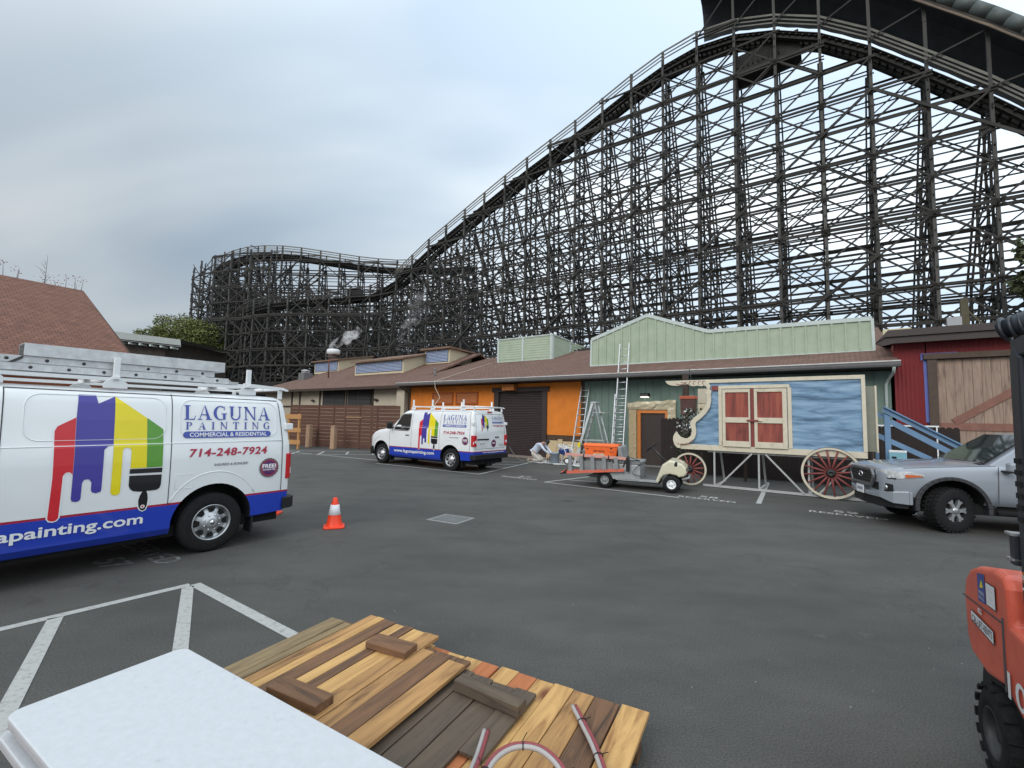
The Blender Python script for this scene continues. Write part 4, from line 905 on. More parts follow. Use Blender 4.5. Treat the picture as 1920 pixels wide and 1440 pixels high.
# ------------------------------------------------------------------ silver pickup
M_tru = pm('silver_blue_paint', (.265, .288, .322), .26, .03, 3, coat=.7)
M_flare = pm('grey_black_cladding', (.030, .030, .033), .55, .12, 25)
TZ = [(.50, .80), (.58, .88), (.72, .915), (.88, .93), (1.0, .925), (1.08, .91), (1.13, .885), (1.165, .84), (1.185, .76)]
def make_truck():
    t = thing('pickup_truck', 'silver blue pickup truck with black fender flares and off road tyres at the right', 'pickup truck', (8.10, 9.02, 0), 2.85)
    ST = [(.955, 1.00, .70, .56), (.93, 1.05, .76, .55), (.84, 1.085, .86, .54), (.70, 1.105, .925, .53), (.5, 1.125, .965, .52), (.2, 1.15, .99, .50), (-.3, 1.18, 1, .48), (-.62, 1.205, 1, .46), (-.9, 1.20, 1, .45), (-1.6, 1.19, 1, .45), (-2.7, 1.19, 1, .45), (-2.72, 1.22, 1, .45), (-3.6, 1.22, 1, .48), (-4.4, 1.22, .99, .55), (-4.45, 1.2, .96, .6)]
    rings = []
    for x, T, wx, zb in ST:
        rg = []
        for z, y in TZ:
            z2 = z if z <= .72 else .72 + (z - .72) * (T - .72) / (1.185 - .72)
            rg.append((x, y * wx, max(z2, zb)))
        rg += [(x, .62 * wx, T + .012), (x, .45 * wx, T + .034), (x, 0, T + .03)]; rings.append(rg)
    mb = MB(); n = len(rings[0]); full = 2 * n - 1
    for rg in rings: mb.v += rg + [(x, -y, z) for x, y, z in rg[:-1][::-1]]
    for i in range(len(rings) - 1):
        for k in range(full): a = i * full + k; b = i * full + (k + 1) % full; mb.f.append((a, b, b + full, a + full)); mb.k.append(0); mb.s.append(True)
    for i in (0, len(rings) - 1):
        for k in range(n - 1):
            q = [i * full + k, i * full + full - 1 - k, i * full + full - 2 - k, i * full + k + 1]
            if q[2] == q[3]: q = q[:3]
            mb.f.append(tuple(q)); mb.k.append(0); mb.s.append(False)
    body = mb.build('body', [M_tru, M_blackhole], t, weld=.0005)
    bm = bmesh.new(); bm.from_mesh(body.data); bmesh.ops.recalc_face_normals(bm, faces=bm.faces); bm.to_mesh(body.data); bm.free()
    cut = []
    for x in (0, -3.23):
        for sy in (1, -1): c = MB(); c.cyl((x, sy * .52, .43), (x, sy * 1.2, .43), .50, 40); cut.append(c)
    boolean(body, cut)
    arch_faces(body, (0, -3.23), .43, .50)
    body.data.set_sharp_from_angle(angle=radians(35))
    # cab
    lo = [(-.60, .80, 1.19), (-2.70, .80, 1.19)]; hi = [(-1.36, .60, 1.735), (-2.52, .60, 1.745)]
    mb = MB(); V = [(-.60, .78, 1.18), (-2.70, .80, 1.18), (-2.54, .62, 1.73), (-1.38, .62, 1.725), (-2.50, .50, 1.775), (-1.50, .50, 1.775)]
    V += [(x, -y, z) for x, y, z in V]
    mb.add(V, [(0, 1, 2, 3), (3, 2, 4, 5), (6, 9, 8, 7), (9, 11, 10, 8), (5, 4, 10, 11), (0, 3, 9, 6), (3, 5, 11, 9), (1, 7, 8, 2), (2, 8, 10, 4)], True)
    mb.build('cab', M_tru, t, bev=.03, seg=3)
    mb = MB(); mb.add([(-.63, .68, 1.215), (-.63, -.68, 1.215), (-1.355, -.555, 1.71), (-1.355, .555, 1.71)], [(0, 1, 2, 3)]); ws = mb.build('windscreen', M_glass, t)
    for v in ws.data.vertices: v.co.x += .03; v.co.z += .03
    mb = MB()
    for sy in (1, -1): mb.add([(-1.02, sy * .805, 1.22), (-2.55, sy * .81, 1.22), (-2.44, sy * .66, 1.66), (-1.52, sy * .655, 1.66)], [(0, 1, 2, 3) if sy > 0 else (3, 2, 1, 0)])
    mb.build('side_window', M_glass, t)
    mb = MB(); mb.box(-.60, -.52, -.72, .72, 1.19, 1.225); mb.build('wiper_cowl', M_black, t, bev=.01)
    mb = MB(); mb.add([(-.76, .28, 1.335), (-.72, .12, 1.31), (-.78, .10, 1.35), (-.82, .27, 1.375)], [(0, 1, 2, 3)]); mb.build('dash_permit', M_dwht, t)
    # mirror, seams, handles
    mb = MB(); mb.prism([(-.86, 1.0), (-.70, 1.0), (-.70, 1.14), (-.86, 1.14)], 1.12, 1.28, 'xy'); mr = mb.build('wing_mirror', M_tru, t, bev=.04, seg=3); mb = MB(); mb.box(-.86, -.71, .88, 1.13, 1.105, 1.135); mb.build('mirror_base', M_black, mr, bev=.008)
    mb = MB()
    for q in stroke([(-.56, .48), (-.64, .55), (-.66, 1.19)], .012): mb.poly([(a, .932, b) for a, b in q])
    for q in stroke([(-.66, 1.19), (.2, 1.13), (.66, 1.085)], .010): mb.poly([(a, .865 - max(0, a - .2) * .12, b + .01) for a, b in q])
    mb.build('panel_gaps', M_seam, t)
    # flares
    for x in (0, -3.23):
        for sy in (1, -1):
            mb = MB(); A = [radians(-8 + 10.9 * k) for k in range(19)]
            for a, b in zip(A, A[1:]):
                P = [(x + r * cos(q), .43 + r * 1.0 * sin(q)) for r, q in ((.492, a), (.556, a), (.556, b), (.492, b))]; mb.prism(P, sy * .885, sy * .948)
            mb.build('fender_flare', M_flare, t, bev=.01)
    def strip(path, out, th, nm, m, par=t, bev=0):
        """band following the nose in plan; points (x, y, z0, z1)"""
        mb = MB(); P = []
        for i, (x, y, a, b) in enumerate(path):
            p = Vector(path[max(i - 1, 0)][:2]); q = Vector(path[min(i + 1, len(path) - 1)][:2]); d = (q - p).normalized(); nn = Vector((d.y, -d.x))
            if nn.dot(Vector((1, .6 * (1 if y > 0 else -1)))) < 0: nn = -nn
            P.append((x + nn.x * out, y + nn.y * out, x - nn.x * th, y - nn.y * th, a, b))
        for p, q in zip(P, P[1:]):
            mb.add([(p[0], p[1], p[4]), (q[0], q[1], q[4]), (q[0], q[1], q[5]), (p[0], p[1], p[5]), (p[2], p[3], p[4]), (q[2], q[3], q[4]), (q[2], q[3], q[5]), (p[2], p[3], p[5])], [(0, 1, 2, 3), (4, 7, 6, 5), (3, 2, 6, 7), (0, 4, 5, 1), (0, 3, 7, 4), (1, 5, 6, 2)])
        return mb.build(nm, m, par, bev=bev)
    for sy in (1, -1):
        S = lambda L: [(x, sy * y, a, b) for x, y, a, b in L]
        strip(S([(.945, .50, .955, 1.035), (.925, .66, .905, 1.045), (.86, .765, .895, 1.045), (.75, .842, .905, 1.04), (.56, .892, .93, 1.02), (.40, .915, .962, .99)]), .012, .06, 'headlight', pm('headlamp_lens', (.55, .56, .56), .08, .35, 16, spec=.9))
        strip(S([(.66, .868, .925, .985), (.55, .894, .94, .985), (.42, .914, .965, .982)]), .018, .0, 'indicator', pm('amber_lens', (.55, .12, .03), .15, .1, 20))
        strip(S([(.93, .655, .895, .915), (.86, .765, .885, .905), (.78, .83, .89, .915)]), .015, .03, 'headlight_trim', M_black)
        strip(S([(.955, .34, .66, .78), (.945, .56, .655, .80), (.89, .735, .655, .80), (.82, .80, .665, .79)]), .016, .06, 'fog_lamp_recess', M_black)
        mb = MB(); mb.ball((.905, sy * .735, .725), .045, .5); mb.build('fog_lamp', M_chrome, t)
    # bumper, grille
    strip([(.575, .905, .45, .66), (.62, .89, .44, .68), (.84, .80, .45, .66), (.95, .62, .52, .64), (1.0, .3, .52, .60), (1.005, 0, .52, .60), (1.0, -.3, .52, .60), (.95, -.62, .52, .64), (.84, -.80, .45, .66), (.62, -.89, .44, .68), (.575, -.905, .45, .66)], .014, .06, 'front_bumper', M_tru, bev=.012)
    strip([(.60, .80, .36, .46), (.78, .74, .36, .50), (.93, .55, .35, .53), (.98, 0, .35, .53), (.93, -.55, .35, .53), (.78, -.74, .36, .50), (.60, -.80, .36, .46)], .01, .1, 'air_dam', M_black)
    HX = [(-.50, .90), (-.42, 1.02), (.42, 1.02), (.50, .90), (.40, .725), (-.40, .725)]
    mb = MB(); mb.prism(HX, .93, 1.005, 'yz'); gr = mb.build('grille', M_blackhole, t)
    mb = MB()
    for a, b in zip(HX, HX[1:] + HX[:1]): mb.bar((1.0, *a), (1.0, *b), .055, .05, up=(1, 0, 0))
    mb.build('grille_surround', pm('satin_grey', (.16, .165, .175), .35, .08, 9, metal=.5), gr, bev=.01)
    mb = MB()
    for k in range(5): z = .765 + k * .052; w_ = .40 if k else .38; mb.bar((1.008, -w_, z), (1.008, w_, z), .012, .018, up=(0, 0, 1))
    for k in range(13): y = -.36 + k * .06; mb.bar((1.012, y, .74), (1.012, y, 1.0), .008, .008)
    mb.build('grille_bars', M_dark, gr)
    mb = MB(); mb.lathe([(.075, 0), (.075, .012), (.055, .018), (.055, .006)], 28, Matrix.Translation((1.015, 0, .90)) @ Matrix.Rotation(pi / 2, 4, 'Y') @ Matrix.Diagonal((.75, 1.1, 1, 1))); mb.box(1.02, 1.03, -.012, .012, .85, .95); mb.build('badge', M_chrome, gr)
    mb = MB(); mb.box(1.035, 1.045, -.155, .155, .53, .685); mb.m = 1; mb.box(1.045, 1.047, -.12, .12, .585, .64); mb.build('number_plate', [M_dwht, pm('plate_ink', (.30, .32, .40), .5, .2, 60)], t)
    mb = MB(); mb.box(-4.2, .5, -.72, .72, .32, .5); mb.cyl((-.62, .92, .40), (-2.7, .92, .40), .045, 10); mb.build('chassis', M_blackhole, t)
    for x, ya in ((0, .36), (-3.23, 0)):
        for sy in (1, -1):
            M = wheel_M(x, sy * .93, .395, sy, ya if x == 0 else 0)
            if x == 0: M = Matrix.Translation((x, sy * .80, .395)) @ Matrix.Rotation(ya, 4, 'Z') @ Matrix.Translation((0, sy * .13, 0)) @ Matrix.Rotation(-sy * pi / 2, 4, 'X')
            wh = bpy.data.objects.new('wheel', None); COL.objects.link(wh); wh.parent = t
            tyre(MB(), M, .385, .27, .215, 30).build('tyre', M_rub, wh)
            rm = MB(); rm.lathe([(.218, -.01), (.21, .0), (.20, -.01), (.19, -.07), (.10, -.075), (.001, -.07)], 36, M); rm.m = 1
            for k in range(6):
                T = M @ Matrix.Rotation(2 * pi * k / 6, 4, 'Z'); rm.prism([(.045, -.035), (.13, -.026), (.195, -.055), (.203, -.012), (.17, 0), (.203, .012), (.195, .055), (.13, .026), (.045, .035)], -.06, -.012, 'xy', T)
            rm.lathe([(.06, -.05), (.06, -.005), (.04, .004), (.001, .004)], 24, M); rm.build('rim', [M_blackhole, pm('machined_alloy', (.50, .51, .52), .3, .08, 12, metal=.8)], wh)
    return t
make_truck()

# ------------------------------------------------------------------ golf cart with its load
GL = Vector((2.85, 13.24, 0)); GA = radians(-24)
def gp(x, y, z=0): c, s = cos(GA), sin(GA); return (GL.x + c * x - s * y, GL.y + s * x + c * y, z)
M_cart = pm('cream_fibreglass', (.62, .58, .42), .35, .05, 4, coat=.3, dirt=(.50, .46, .34), dirt_scale=3); M_cgrey = pm('grey_cart_vinyl', (.23, .235, .235), .6, .12, 6); M_calu = pm('scuffed_plate', (.36, .37, .37), .5, .18, 12, metal=.3)
gc = thing('golf_cart', 'cream fronted golf cart with grey seat and cargo bed parked before the painted wagon', 'golf cart', GL, GA)
mb = MB(); mb.prism([(1.33, .24), (1.52, .72), (1.70, .845), (1.80, .84), (2.02, .76), (2.11, .66), (2.13, .52), (2.06, .44), (1.98, .43), (1.94, .40), (1.88, .455), (1.70, .485), (1.55, .44), (1.47, .34), (1.43, .24)], -.54, .54); cw = mb.build('cowl', M_cart, gc, bev=.05, seg=3)
mb = MB(); mb.prism([(1.34, .28), (1.50, .70), (1.56, .70), (1.42, .28)], -.50, .50); mb.build('dash', M_cgrey, cw)
mb = MB(); mb.box(.30, 1.42, -.53, .53, .24, .30); mb.m = 1; mb.box(.60, 1.38, -.50, .50, .30, .305); mb.build('floor', [M_calu, pm('grey_floor_mat', (.12, .12, .12), .8, .2, 20)], gc, bev=.008)
mb = MB(); mb.prism([(.12, .26), (.95, .26), (.95, .62), (.88, .68), (.12, .68)], -.54, .54); mb.build('seat_pod', M_calu, gc, bev=.02)
for y in (-.28, .28): mb = MB(); mb.box(.45, .98, y - .25, y + .25, .68, .77); mb.build('seat', M_cgrey, gc, bev=.03, seg=3)
for y in (-.27, .27): mb = MB(); mb.prism([(.36, .84), (.50, .82), (.42, 1.14), (.33, 1.16)], y - .24, y + .24); mb.build('seat_back', M_cgrey, gc, bev=.035, seg=3)
mb = MB()
for y in (-.3, .3): mb.bar((.30, y, .6), (.36, y, 1.05), .03)
mb.bar((.56, -.56, .78), (.95, -.56, .80), .03); mb.bar((.56, -.56, .78), (.5, -.55, .6), .03); mb.build('hip_rail', M_dark, gc)
mb = MB(); mb.box(-.72, .22, -.56, .56, .42, .50); mb.box(-.72, .22, -.56, -.53, .5, .72); mb.box(-.72, .22, .53, .56, .5, .72); mb.box(-.72, -.69, -.53, .53, .5, .72); mb.box(-.69, .2, -.5, .5, .5, .86); mb.build('cargo_bed', M_cgrey, gc, bev=.01)
mb = MB(); mb.prism([(-.55, .28), (-.2, .44), (.28, .44), (.38, .22), (1.42, .18), (1.42, .24), (-.1, .24)], -.50, .50); mb.build('chassis', M_dark, gc)
mb = MB(); mb.cyl((1.56, .25, .74), (1.17, .25, 1.13), .022, 10); st = mb.build('steering_column', M_dark, gc)
Mw = Matrix.Translation((1.16, .25, 1.14)) @ Matrix.Rotation(radians(-42), 4, 'Y')
mb = MB(); mb.tube([Mw @ Vector((.185 * cos(a), .185 * sin(a), 0)) for a in [2 * pi * k / 28 for k in range(28)]], .017, 8, True)
for a in (.3, 2.8, 4.7): mb.bar(Mw @ Vector((0, 0, 0)), Mw @ Vector((.18 * cos(a), .18 * sin(a), 0)), .02, .012)
mb.build('steering_wheel', M_black, st)
for sy in (1, -1):
    mb = MB(); mb.ball((1.86, sy * .52, .74), .06, 1, .45, 1.3); mb.build('marker_lamp', M_black, cw); mb = MB(); mb.box(2.04, 2.135, sy * .40 - .07, sy * .40 + .07, .56, .66); mb.build('headlight', M_black, cw, bev=.02)
mb = MB(); mb.tube([(2.0, -.42, .36), (2.16, -.38, .40), (2.16, .38, .40), (2.0, .42, .36)], .03, 8); mb.bar((1.75, -.4, .25), (1.75, .4, .25), .06); mb.build('front_bumper', M_calu, gc)
for x, sy in ((0, 1), (0, -1), (1.75, 1), (1.75, -1)):
    M = wheel_M(x, sy * .585, .225, sy); wh = bpy.data.objects.new('wheel', None); COL.objects.link(wh); wh.parent = gc
    tyre(MB(), M, .225, .21, .115).build('tyre', M_rub, wh)
    mb = MB(); mb.lathe([(.118, -.005), (.108, .002), (.10, -.02), (.07, -.035), (.045, -.015), (.03, .0), (.001, .002)], 28, M); mb.m = 1
    for k in range(5): a = 2 * pi * k / 5; mb.cyl(M @ Vector((.068 * cos(a), .068 * sin(a), -.045)), M @ Vector((.068 * cos(a), .068 * sin(a), -.028)), .013, 8)
    mb.build('rim', [M_white if x > 1 else M_cgrey, M_blackhole], wh)
M_tbx = pm('orange_tool_box', (.80, .13, .012), .45, .06, 5, dirt=(.60, .09, .01), dirt_scale=4)
tb = thing('tool_box', 'bright orange steel tool box with latches riding on the golf cart bed', 'tool box', gp(-.17, -.1, .86), GA)
mb = MB(); mb.prism([(-.44, 0), (.44, 0), (.48, .25), (-.48, .25)], -.24, .24); mb.build('box', M_tbx, tb, bev=.012); mb = MB(); mb.prism([(-.255, .25), (.255, .25), (.255, .29), (.2, .335), (-.2, .335), (-.255, .29)], -.495, .495, 'yz'); mb.build('lid', M_tbx, tb, bev=.012)
d = Decal(); d.text('LIFT TRUCK', -.20, .12, .10, .155, M_dblk, bold=.03); d.add([[(-.40, .17), (-.35, .17), (-.35, .20), (-.40, .20)], [(.27, .20), (.33, .20), (.33, .235), (.27, .235)]], M_dblk); d.text('41T', .26, .37, .10, .13, M_dblk); d.add([[(-.2, .012), (.10, .012), (.10, .06), (-.2, .06)]], M_cream); d.text('NOTICE', -.15, .05, .022, .05, M_dblk)
o = d.mb.build('markings', d.mats, tb)
for v in o.data.vertices: v.co.y = -.2435 - v.co.y
mb = MB(); mb.tube([(-.52, -.06, .18), (-.55, -.06, .2), (-.55, .06, .2), (-.52, .06, .18)], .012, 6); mb.build('handle', M_dark, tb)
M_frp = pm('red_orange_fibreglass', (.62, .13, .075), .5, .08, 8)
sl_ = thing('step_ladder', 'red fibreglass step ladder with grey treads lying on its side along the golf cart', 'ladder', gp(-1.12, -.66, 0), GA)
mb = MB(); mb.bar((0, 0, .885), (1.80, .02, .84), .03, .075); mb.build('rail', pm('pink_fibreglass', (.62, .30, .25), .5, .08, 8), sl_); mb = MB(); mb.bar((-.10, -.02, .36), (1.66, .02, .53), .03, .075); mb.build('rail', M_frp, sl_)
mb = MB(); mb.bar((.02, .14, .85), (1.7, .16, .82), .025, .05); mb.bar((-.06, .12, .40), (1.6, .16, .55), .025, .05); mb.build('rear_rail', M_frp, sl_)
for k in range(5):
    x = .16 + k * .325; mb = MB(); mb.bar((x, .03, .40 + .095 * x), (x - .02, .03, .86), .09, .10, up=(1, 0, 0)); mb.build('tread', M_cgrey, sl_)
mb = MB(); mb.box(1.72, 1.80, -.03, .10, .50, .88); mb.build('top_cap', M_black, sl_, bev=.015)
mb = MB(); mb.prism([(-.16, .30), (.06, .34), (.06, .46), (-.02, .40)], -.04, .02); mb.build('foot', M_black, sl_)
for k, (x0, lab) in enumerate(((.55, 'black strap tying the red step ladder to the cart near its middle'), (1.25, 'black strap tying the red step ladder to the cart near the tool box end'))):
    t = thing('tie_strap', lab, 'strap', gp(-1.12 + x0, -.66, .86), GA); mb = MB(); mb.tube([(0, -.03, .05), (0, -.05, 0), (0, -.03, -.05), (0, .1, -.06), (0, .16, -.3)], .012, 6); mb.build('strap', M_black, t)
t = thing('power_cable', 'thin black looped cable hanging over the golf cart seat side', 'cable', gp(.55, -.58, .8), GA); mb = MB()
mb.tube([(-.1, 0, -.02), (.1, -.05, .10), (.35, -.04, .02), (.45, 0, -.06), (.3, -.04, -.2), (.2, -.05, -.35), (.45, -.02, -.42)], .010, 6); mb.build('cord', M_black, t)
# ------------------------------------------------------------------ painted wagon and things round it
M_cw = pm('cream_wagon_paint', (.62, .555, .43), .7, .07, 6, dirt=(.36, .29, .20), dirt_scale=7, dirt_lo=.58, dirt_hi=.8)
def streaky(name, a, b, c, stretch):
    m = pm(name, b, .75, .05); t = m.node_tree; n = t.nodes; l = t.links
    tc = n.new('ShaderNodeTexCoord'); mp = n.new('ShaderNodeMapping'); l.new(tc.outputs['Object'], mp.inputs[0]); mp.inputs['Scale'].default_value = stretch
    z = n.new('ShaderNodeTexNoise'); z.inputs['Scale'].default_value = 1; z.inputs['Detail'].default_value = 6; z.inputs['Roughness'].default_value = .6; z.inputs['Distortion'].default_value = .4; l.new(mp.outputs[0], z.inputs[0])
    r = n.new('ShaderNodeValToRGB'); l.new(z.outputs[0], r.inputs[0]); e = r.color_ramp.elements; e[0].position = .34; e[0].color = (*a, 1); e[1].position = .66; e[1].color = (*c, 1); x = e.new(.5); x.color = (*b, 1)
    l.new(r.outputs[0], n['Principled BSDF'].inputs['Base Color']); return m
M_wblue = streaky('brushed_blue_paint', (.075, .135, .21), (.18, .30, .435), (.31, .435, .57), (1.1, 1, 6.5))
M_wred = streaky('brushed_red_paint', (.13, .035, .030), (.27, .062, .045), (.36, .095, .06), (9, 1, 1.0))
M_maroon = pm('maroon_paint', (.23, .055, .048), .7, .12, 8)
wg = thing('painted_wagon', 'flat blue wagon front with cream scroll trim and red double doors', 'wagon', (0, 0, 0), BA)
mb = MB(); mb.prism([(.43, 1.18), (.43, 3.02), (-3.10, 3.02), (-3.10, 2.7), (-3.16, 2.33), (-3.36, 2.02), (-3.52, 1.87), (-3.56, 1.7), (-3.52, 1.46), (-3.70, 1.18)], 14.16, 14.20); mb.build('panel', M_wblue, wg)
mb = MB(); mb.box(-3.2, .50, 14.12, 14.16, 3.02, 3.12); mb.box(.42, .50, 14.11, 14.16, 1.22, 3.018); mb.box(-3.95, .49, 14.12, 14.16, 1.06, 1.215); mb.box(.435, .50, 14.162, 14.22, 1.06, 3.12); mb.build('trim', M_cw, wg, bev=.004)
SC = [(-4.37, 3.115), (-4.33, 3.04), (-4.24, 2.985), (-4.12, 2.96), (-3.99, 2.955), (-3.8, 2.99), (-3.70, 3.0), (-3.64, 2.95), (-3.55, 2.93), (-3.42, 2.945), (-3.30, 2.92), (-3.26, 2.95), (-3.20, 2.93), (-3.15, 2.86), (-3.16, 2.78), (-3.215, 2.76), (-3.17, 2.66), (-3.155, 2.5), (-3.19, 2.36), (-3.26, 2.25), (-3.40, 2.11), (-3.55, 1.99), (-3.62, 1.91), (-3.65, 1.82), (-3.61, 1.68), (-3.60, 1.57), (-3.64, 1.45), (-3.72, 1.39), (-3.82, 1.38), (-3.93, 1.42), (-4.01, 1.51), (-4.02, 1.565), (-4.09, 1.53), (-4.14, 1.43), (-4.15, 1.32), (-4.11, 1.18), (-4.03, 1.09), (-3.93, 1.085), (-3.93, 1.205), (-3.72, 1.215), (-3.60, 1.29), (-3.52, 1.40), (-3.48, 1.52), (-3.475, 1.65), (-3.50, 1.78), (-3.48, 1.87), (-3.36, 1.96), (-3.20, 2.12), (-3.09, 2.30), (-3.05, 2.50), (-3.06, 2.68), (-3.04, 2.78), (-3.09, 2.82), (-3.07, 2.92), (-3.12, 3.03), (-3.2, 3.115)]
mb = MB(); mb.prism(SC, 14.06, 14.115); scr = mb.build('scroll', M_cw, wg, bev=.006)
mb = MB()
def flat(P, wd, y): 
    for q in stroke(P, wd): mb.prism(q, y - .004, y)
flat([(-4.05, 3.03), (-4.02, 3.0), (-3.9, 2.985), (-3.75, 3.03)], .018, 14.058); flat([(-3.9, 3.05), (-3.8, 3.045), (-3.72, 3.055)], .014, 14.058)
for cx in (-3.62, -3.5, -3.36, -3.24): flat([(cx + .045 * cos(a), 3.03 + .05 * sin(a)) for a in [radians(60 + 28 * k) for k in range(8)]], .014, 14.058)
flat([(-4.0, 1.24), (-3.98, 1.20), (-3.80, 1.215), (-3.68, 1.25), (-3.58, 1.34)], .014, 14.058); mb.build('scroll_lines', M_maroon, scr)
mb = MB(); mb.box(-3.04, -2.87, 14.09, 14.159, 2.80, 2.93); mb.build('red_block', M_maroon, wg)
mb = MB(); mb.box(-2.865, -1.10, 14.105, 14.16, 2.84, 2.93); mb.box(-2.865, -2.77, 14.105, 14.16, 1.216, 2.84); mb.box(-1.15, -1.06, 14.105, 14.16, 1.216, 2.84); mb.build('door_surround', M_cw, wg, bev=.005)
mb = MB(); mb.box(-2.04, -1.95, 14.13, 14.16, 1.216, 2.84); mb.build('door_post', M_maroon, wg)
for x0, x1 in ((-2.755, -2.045), (-1.945, -1.165)):
    mb = MB(); a, b = x0 + .075, x1 - (.04 if x0 < -2 else .105)
    mb.box(x0, a, 14.07, 14.128, 1.20, 2.82); mb.box(b, x1, 14.07, 14.128, 1.20, 2.82)
    for z0, z1 in ((2.73, 2.82), (1.875, 2.025), (1.20, 1.36)): mb.box(a, b, 14.072, 14.128, z0, z1)
    dl = mb.build('door', M_cw, wg, bev=.004); mb = MB(); mb.box(a, b, 14.10, 14.128, 2.027, 2.728); mb.box(a, b, 14.10, 14.128, 1.362, 1.873); mb.build('door_panel', M_wred, dl)
mb = MB(); mb.bar((-2.13, 14.05, 1.945), (-1.83, 14.05, 1.94), .035, .045); mb.m = 1; mb.ball((-1.80, 14.045, 1.942), .03, 1.6, .8, 1); mb.build('latch', [M_maroon, M_cw], wg)
def wagon_wheel(c, r, nsp, y):
    wh = bpy.data.objects.new('wheel', None); COL.objects.link(wh); wh.parent = wg
    M = Matrix.Translation((c[0], y, c[1])) @ Matrix.Rotation(pi / 2, 4, 'X')
    mb = MB(); mb.lathe([(r - .058, 0), (r - .058, .05), (r - .004, .05), (r - .004, 0)], 56, M, False, True); mb.m = 1; mb.lathe([(r - .006, -.004), (r - .006, .054), (r, .054), (r, -.004)], 56, M, False, True); mb.build('rim', [M_cw, M_dark], wh)
    for k in range(nsp):
        a = 2 * pi * (k + .3) / nsp; mb = MB(); mb.tube([M @ Vector((q * cos(a), q * sin(a), .025)) for q in (.06, r * .45, r - .055)], [.022, .025, .017], 8); mb.build('spoke', M_maroon, wh)
    mb = MB(); mb.lathe([(.10, .0), (.105, .06), (.07, .10), (.065, .13), (.04, .13), (.04, .09), (.001, .09)], 24, M); mb.build('hub', M_dark, wh)
wagon_wheel((-3.68, .485), .48, 14, 14.14); wagon_wheel((-.25, .655), .645, 16, 14.10)
mb = MB(); M_stand = pm('grey_white_steel', (.40, .40, .39), .6, .12, 8)
mb.bar((-3.32, 14.18, .05), (1.6, 14.18, .05), .05, .06); mb.bar((-3.2, 14.24, 1.03), (.45, 14.24, 1.03), .05)
for x in (-3.01, -1.87, -.72, .62): mb.bar((x, 14.18, .05), (x, 14.20, 1.06), .045)
for a, b in ((-2.03, -2.90), (-1.70, -.83), (.26, -.55)): mb.bar((a, 14.16, 1.03), (b, 14.15, .06), .04)
for x in (-3.0, -1.87, -.7, .45): mb.bar((x, 14.2, .05), (x, 15.6, .05), .05); mb.bar((x, 15.5, .07), (x, 14.24, 2.2), .05)
mb.build('support_frame', M_stand, wg)
# dark picket fence and clutter behind
pf = thing('picket_fence', 'dark brown close boarded picket fence with rounded tops behind the painted wagon', 'fence', bl(-5.55, 17.3), BA)
M_pick = pm('dark_picket_stain', (.020, .012, .010), .8, .2, 7)
x = 0
while x < 8.1:
    h = 2.0 + R.uniform(-.02, .02) if x < 6.3 else 1.86
    mb = MB(); mb.prism([(x, .03), (x + .135, .03), (x + .135, h - .05), (x + .10, h), (x + .035, h), (x, h - .05)], -.012, .012); mb.build('picket', M_pick, pf); x += .1385
mb = MB(); mb.box(0, 8.1, .012, .06, .3, .4); mb.box(0, 8.1, .012, .06, 1.5, 1.6); mb.build('fence_rail', M_pick, pf)
mb = MB(); mb.box(6.2, 7.75, -.06, -.02, 1.86, 1.90); mb.bar((7.7, -.04, 0), (7.7, -.04, 1.86), .03); mb.build('white_rail', M_white, pf)
mb = MB(); mb.box(-.09, .09, -.09, .09, 0, 3.6); t = thing('timber_post', 'dark brown timber post standing to the left of the wagon scroll', 'post', bl(-4.55, 17.0), BA); mb.build('post', M_dkwood, t)
t = thing('hanging_planter', 'brown box planter with an orange rim hanging by wires behind the wagon scroll', 'planter', bl(-3.98, 15.2, 2.1), BA)
mb = MB(); mb.prism([(-.20, 0), (.20, 0), (.22, .5), (-.22, .5)], -.18, .18); mb.build('box', pm('planter_brown', (.10, .045, .035), .7, .15, 7), t, bev=.01); mb = MB(); mb.box(-.235, .235, -.2, .2, .5, .60); mb.build('rim', pm('orange_red_rim', (.50, .11, .055), .6, .1, 7), t, bev=.01)
mb = MB()
for x in (-.2, .2): mb.tube([(x, 0, .58), (x * .3, .1, 1.15), (0, .15, 1.5)], .008, 5)
mb.build('hanging_wire', M_dark, t)
t = thing('flowering_bush', 'bush with white blossoms and dark leaves below the hanging planter', 'plant', bl(-3.95, 14.9), BA); mb = MB(); lf = MB(); q = random.Random(9)
mb.tube([(0, 0, 0), (.05, 0, .8), (0, .05, 1.7)], [.03, .025, .01], 6)
for k in range(420):
    c = Vector((q.gauss(0, .15), q.gauss(0, .15), q.uniform(.7, 2.3))); lf.m = 0 if q.random() < .62 else 1
    if c.z > 2.05 : c.x += .18
    if c.z < 1.5: lf.m = 0
    a1 = Vector((q.gauss(0, 1), q.gauss(0, 1), q.gauss(0, 1))).normalized() * .05; a2 = a1.cross(Vector((q.gauss(0, 1), q.gauss(0, 1), q.gauss(0, 1)))).normalized() * .035; lf.poly([c - a1, c + a2, c + a1, c - a2])
mb.build('stem', M_stem, t); lf.build('foliage', [leaf_mat('dark_bush_leaf', (.015, .025, .012), (.05, .07, .04)), pm('white_blossom', (.60, .60, .60), .7, .1, 20)], t)
t = thing('stacked_panels', 'stack of weathered tan and green boards leaning behind the wagon scroll', 'boards', bl(-3.2, 16.2), BA)
for k in range(4): mb = MB(); mb.box(-.75, .75, .02 * k, .02 * k + .015, .95 + .52 * k, .95 + .52 * k + .5); mb.build('board', (M_beige, M_gwall, M_cream, M_beige)[k], t)
mb = MB(); mb.box(-.7, -.62, .08, .14, 0, 3.0); mb.box(.62, .7, .08, .14, 0, 3.0); mb.build('upright', M_dkwood, t)
t = thing('cream_panel', 'tall narrow grey cream panel standing just right of the painted wagon', 'panel', bl(.62, 14.55), BA)
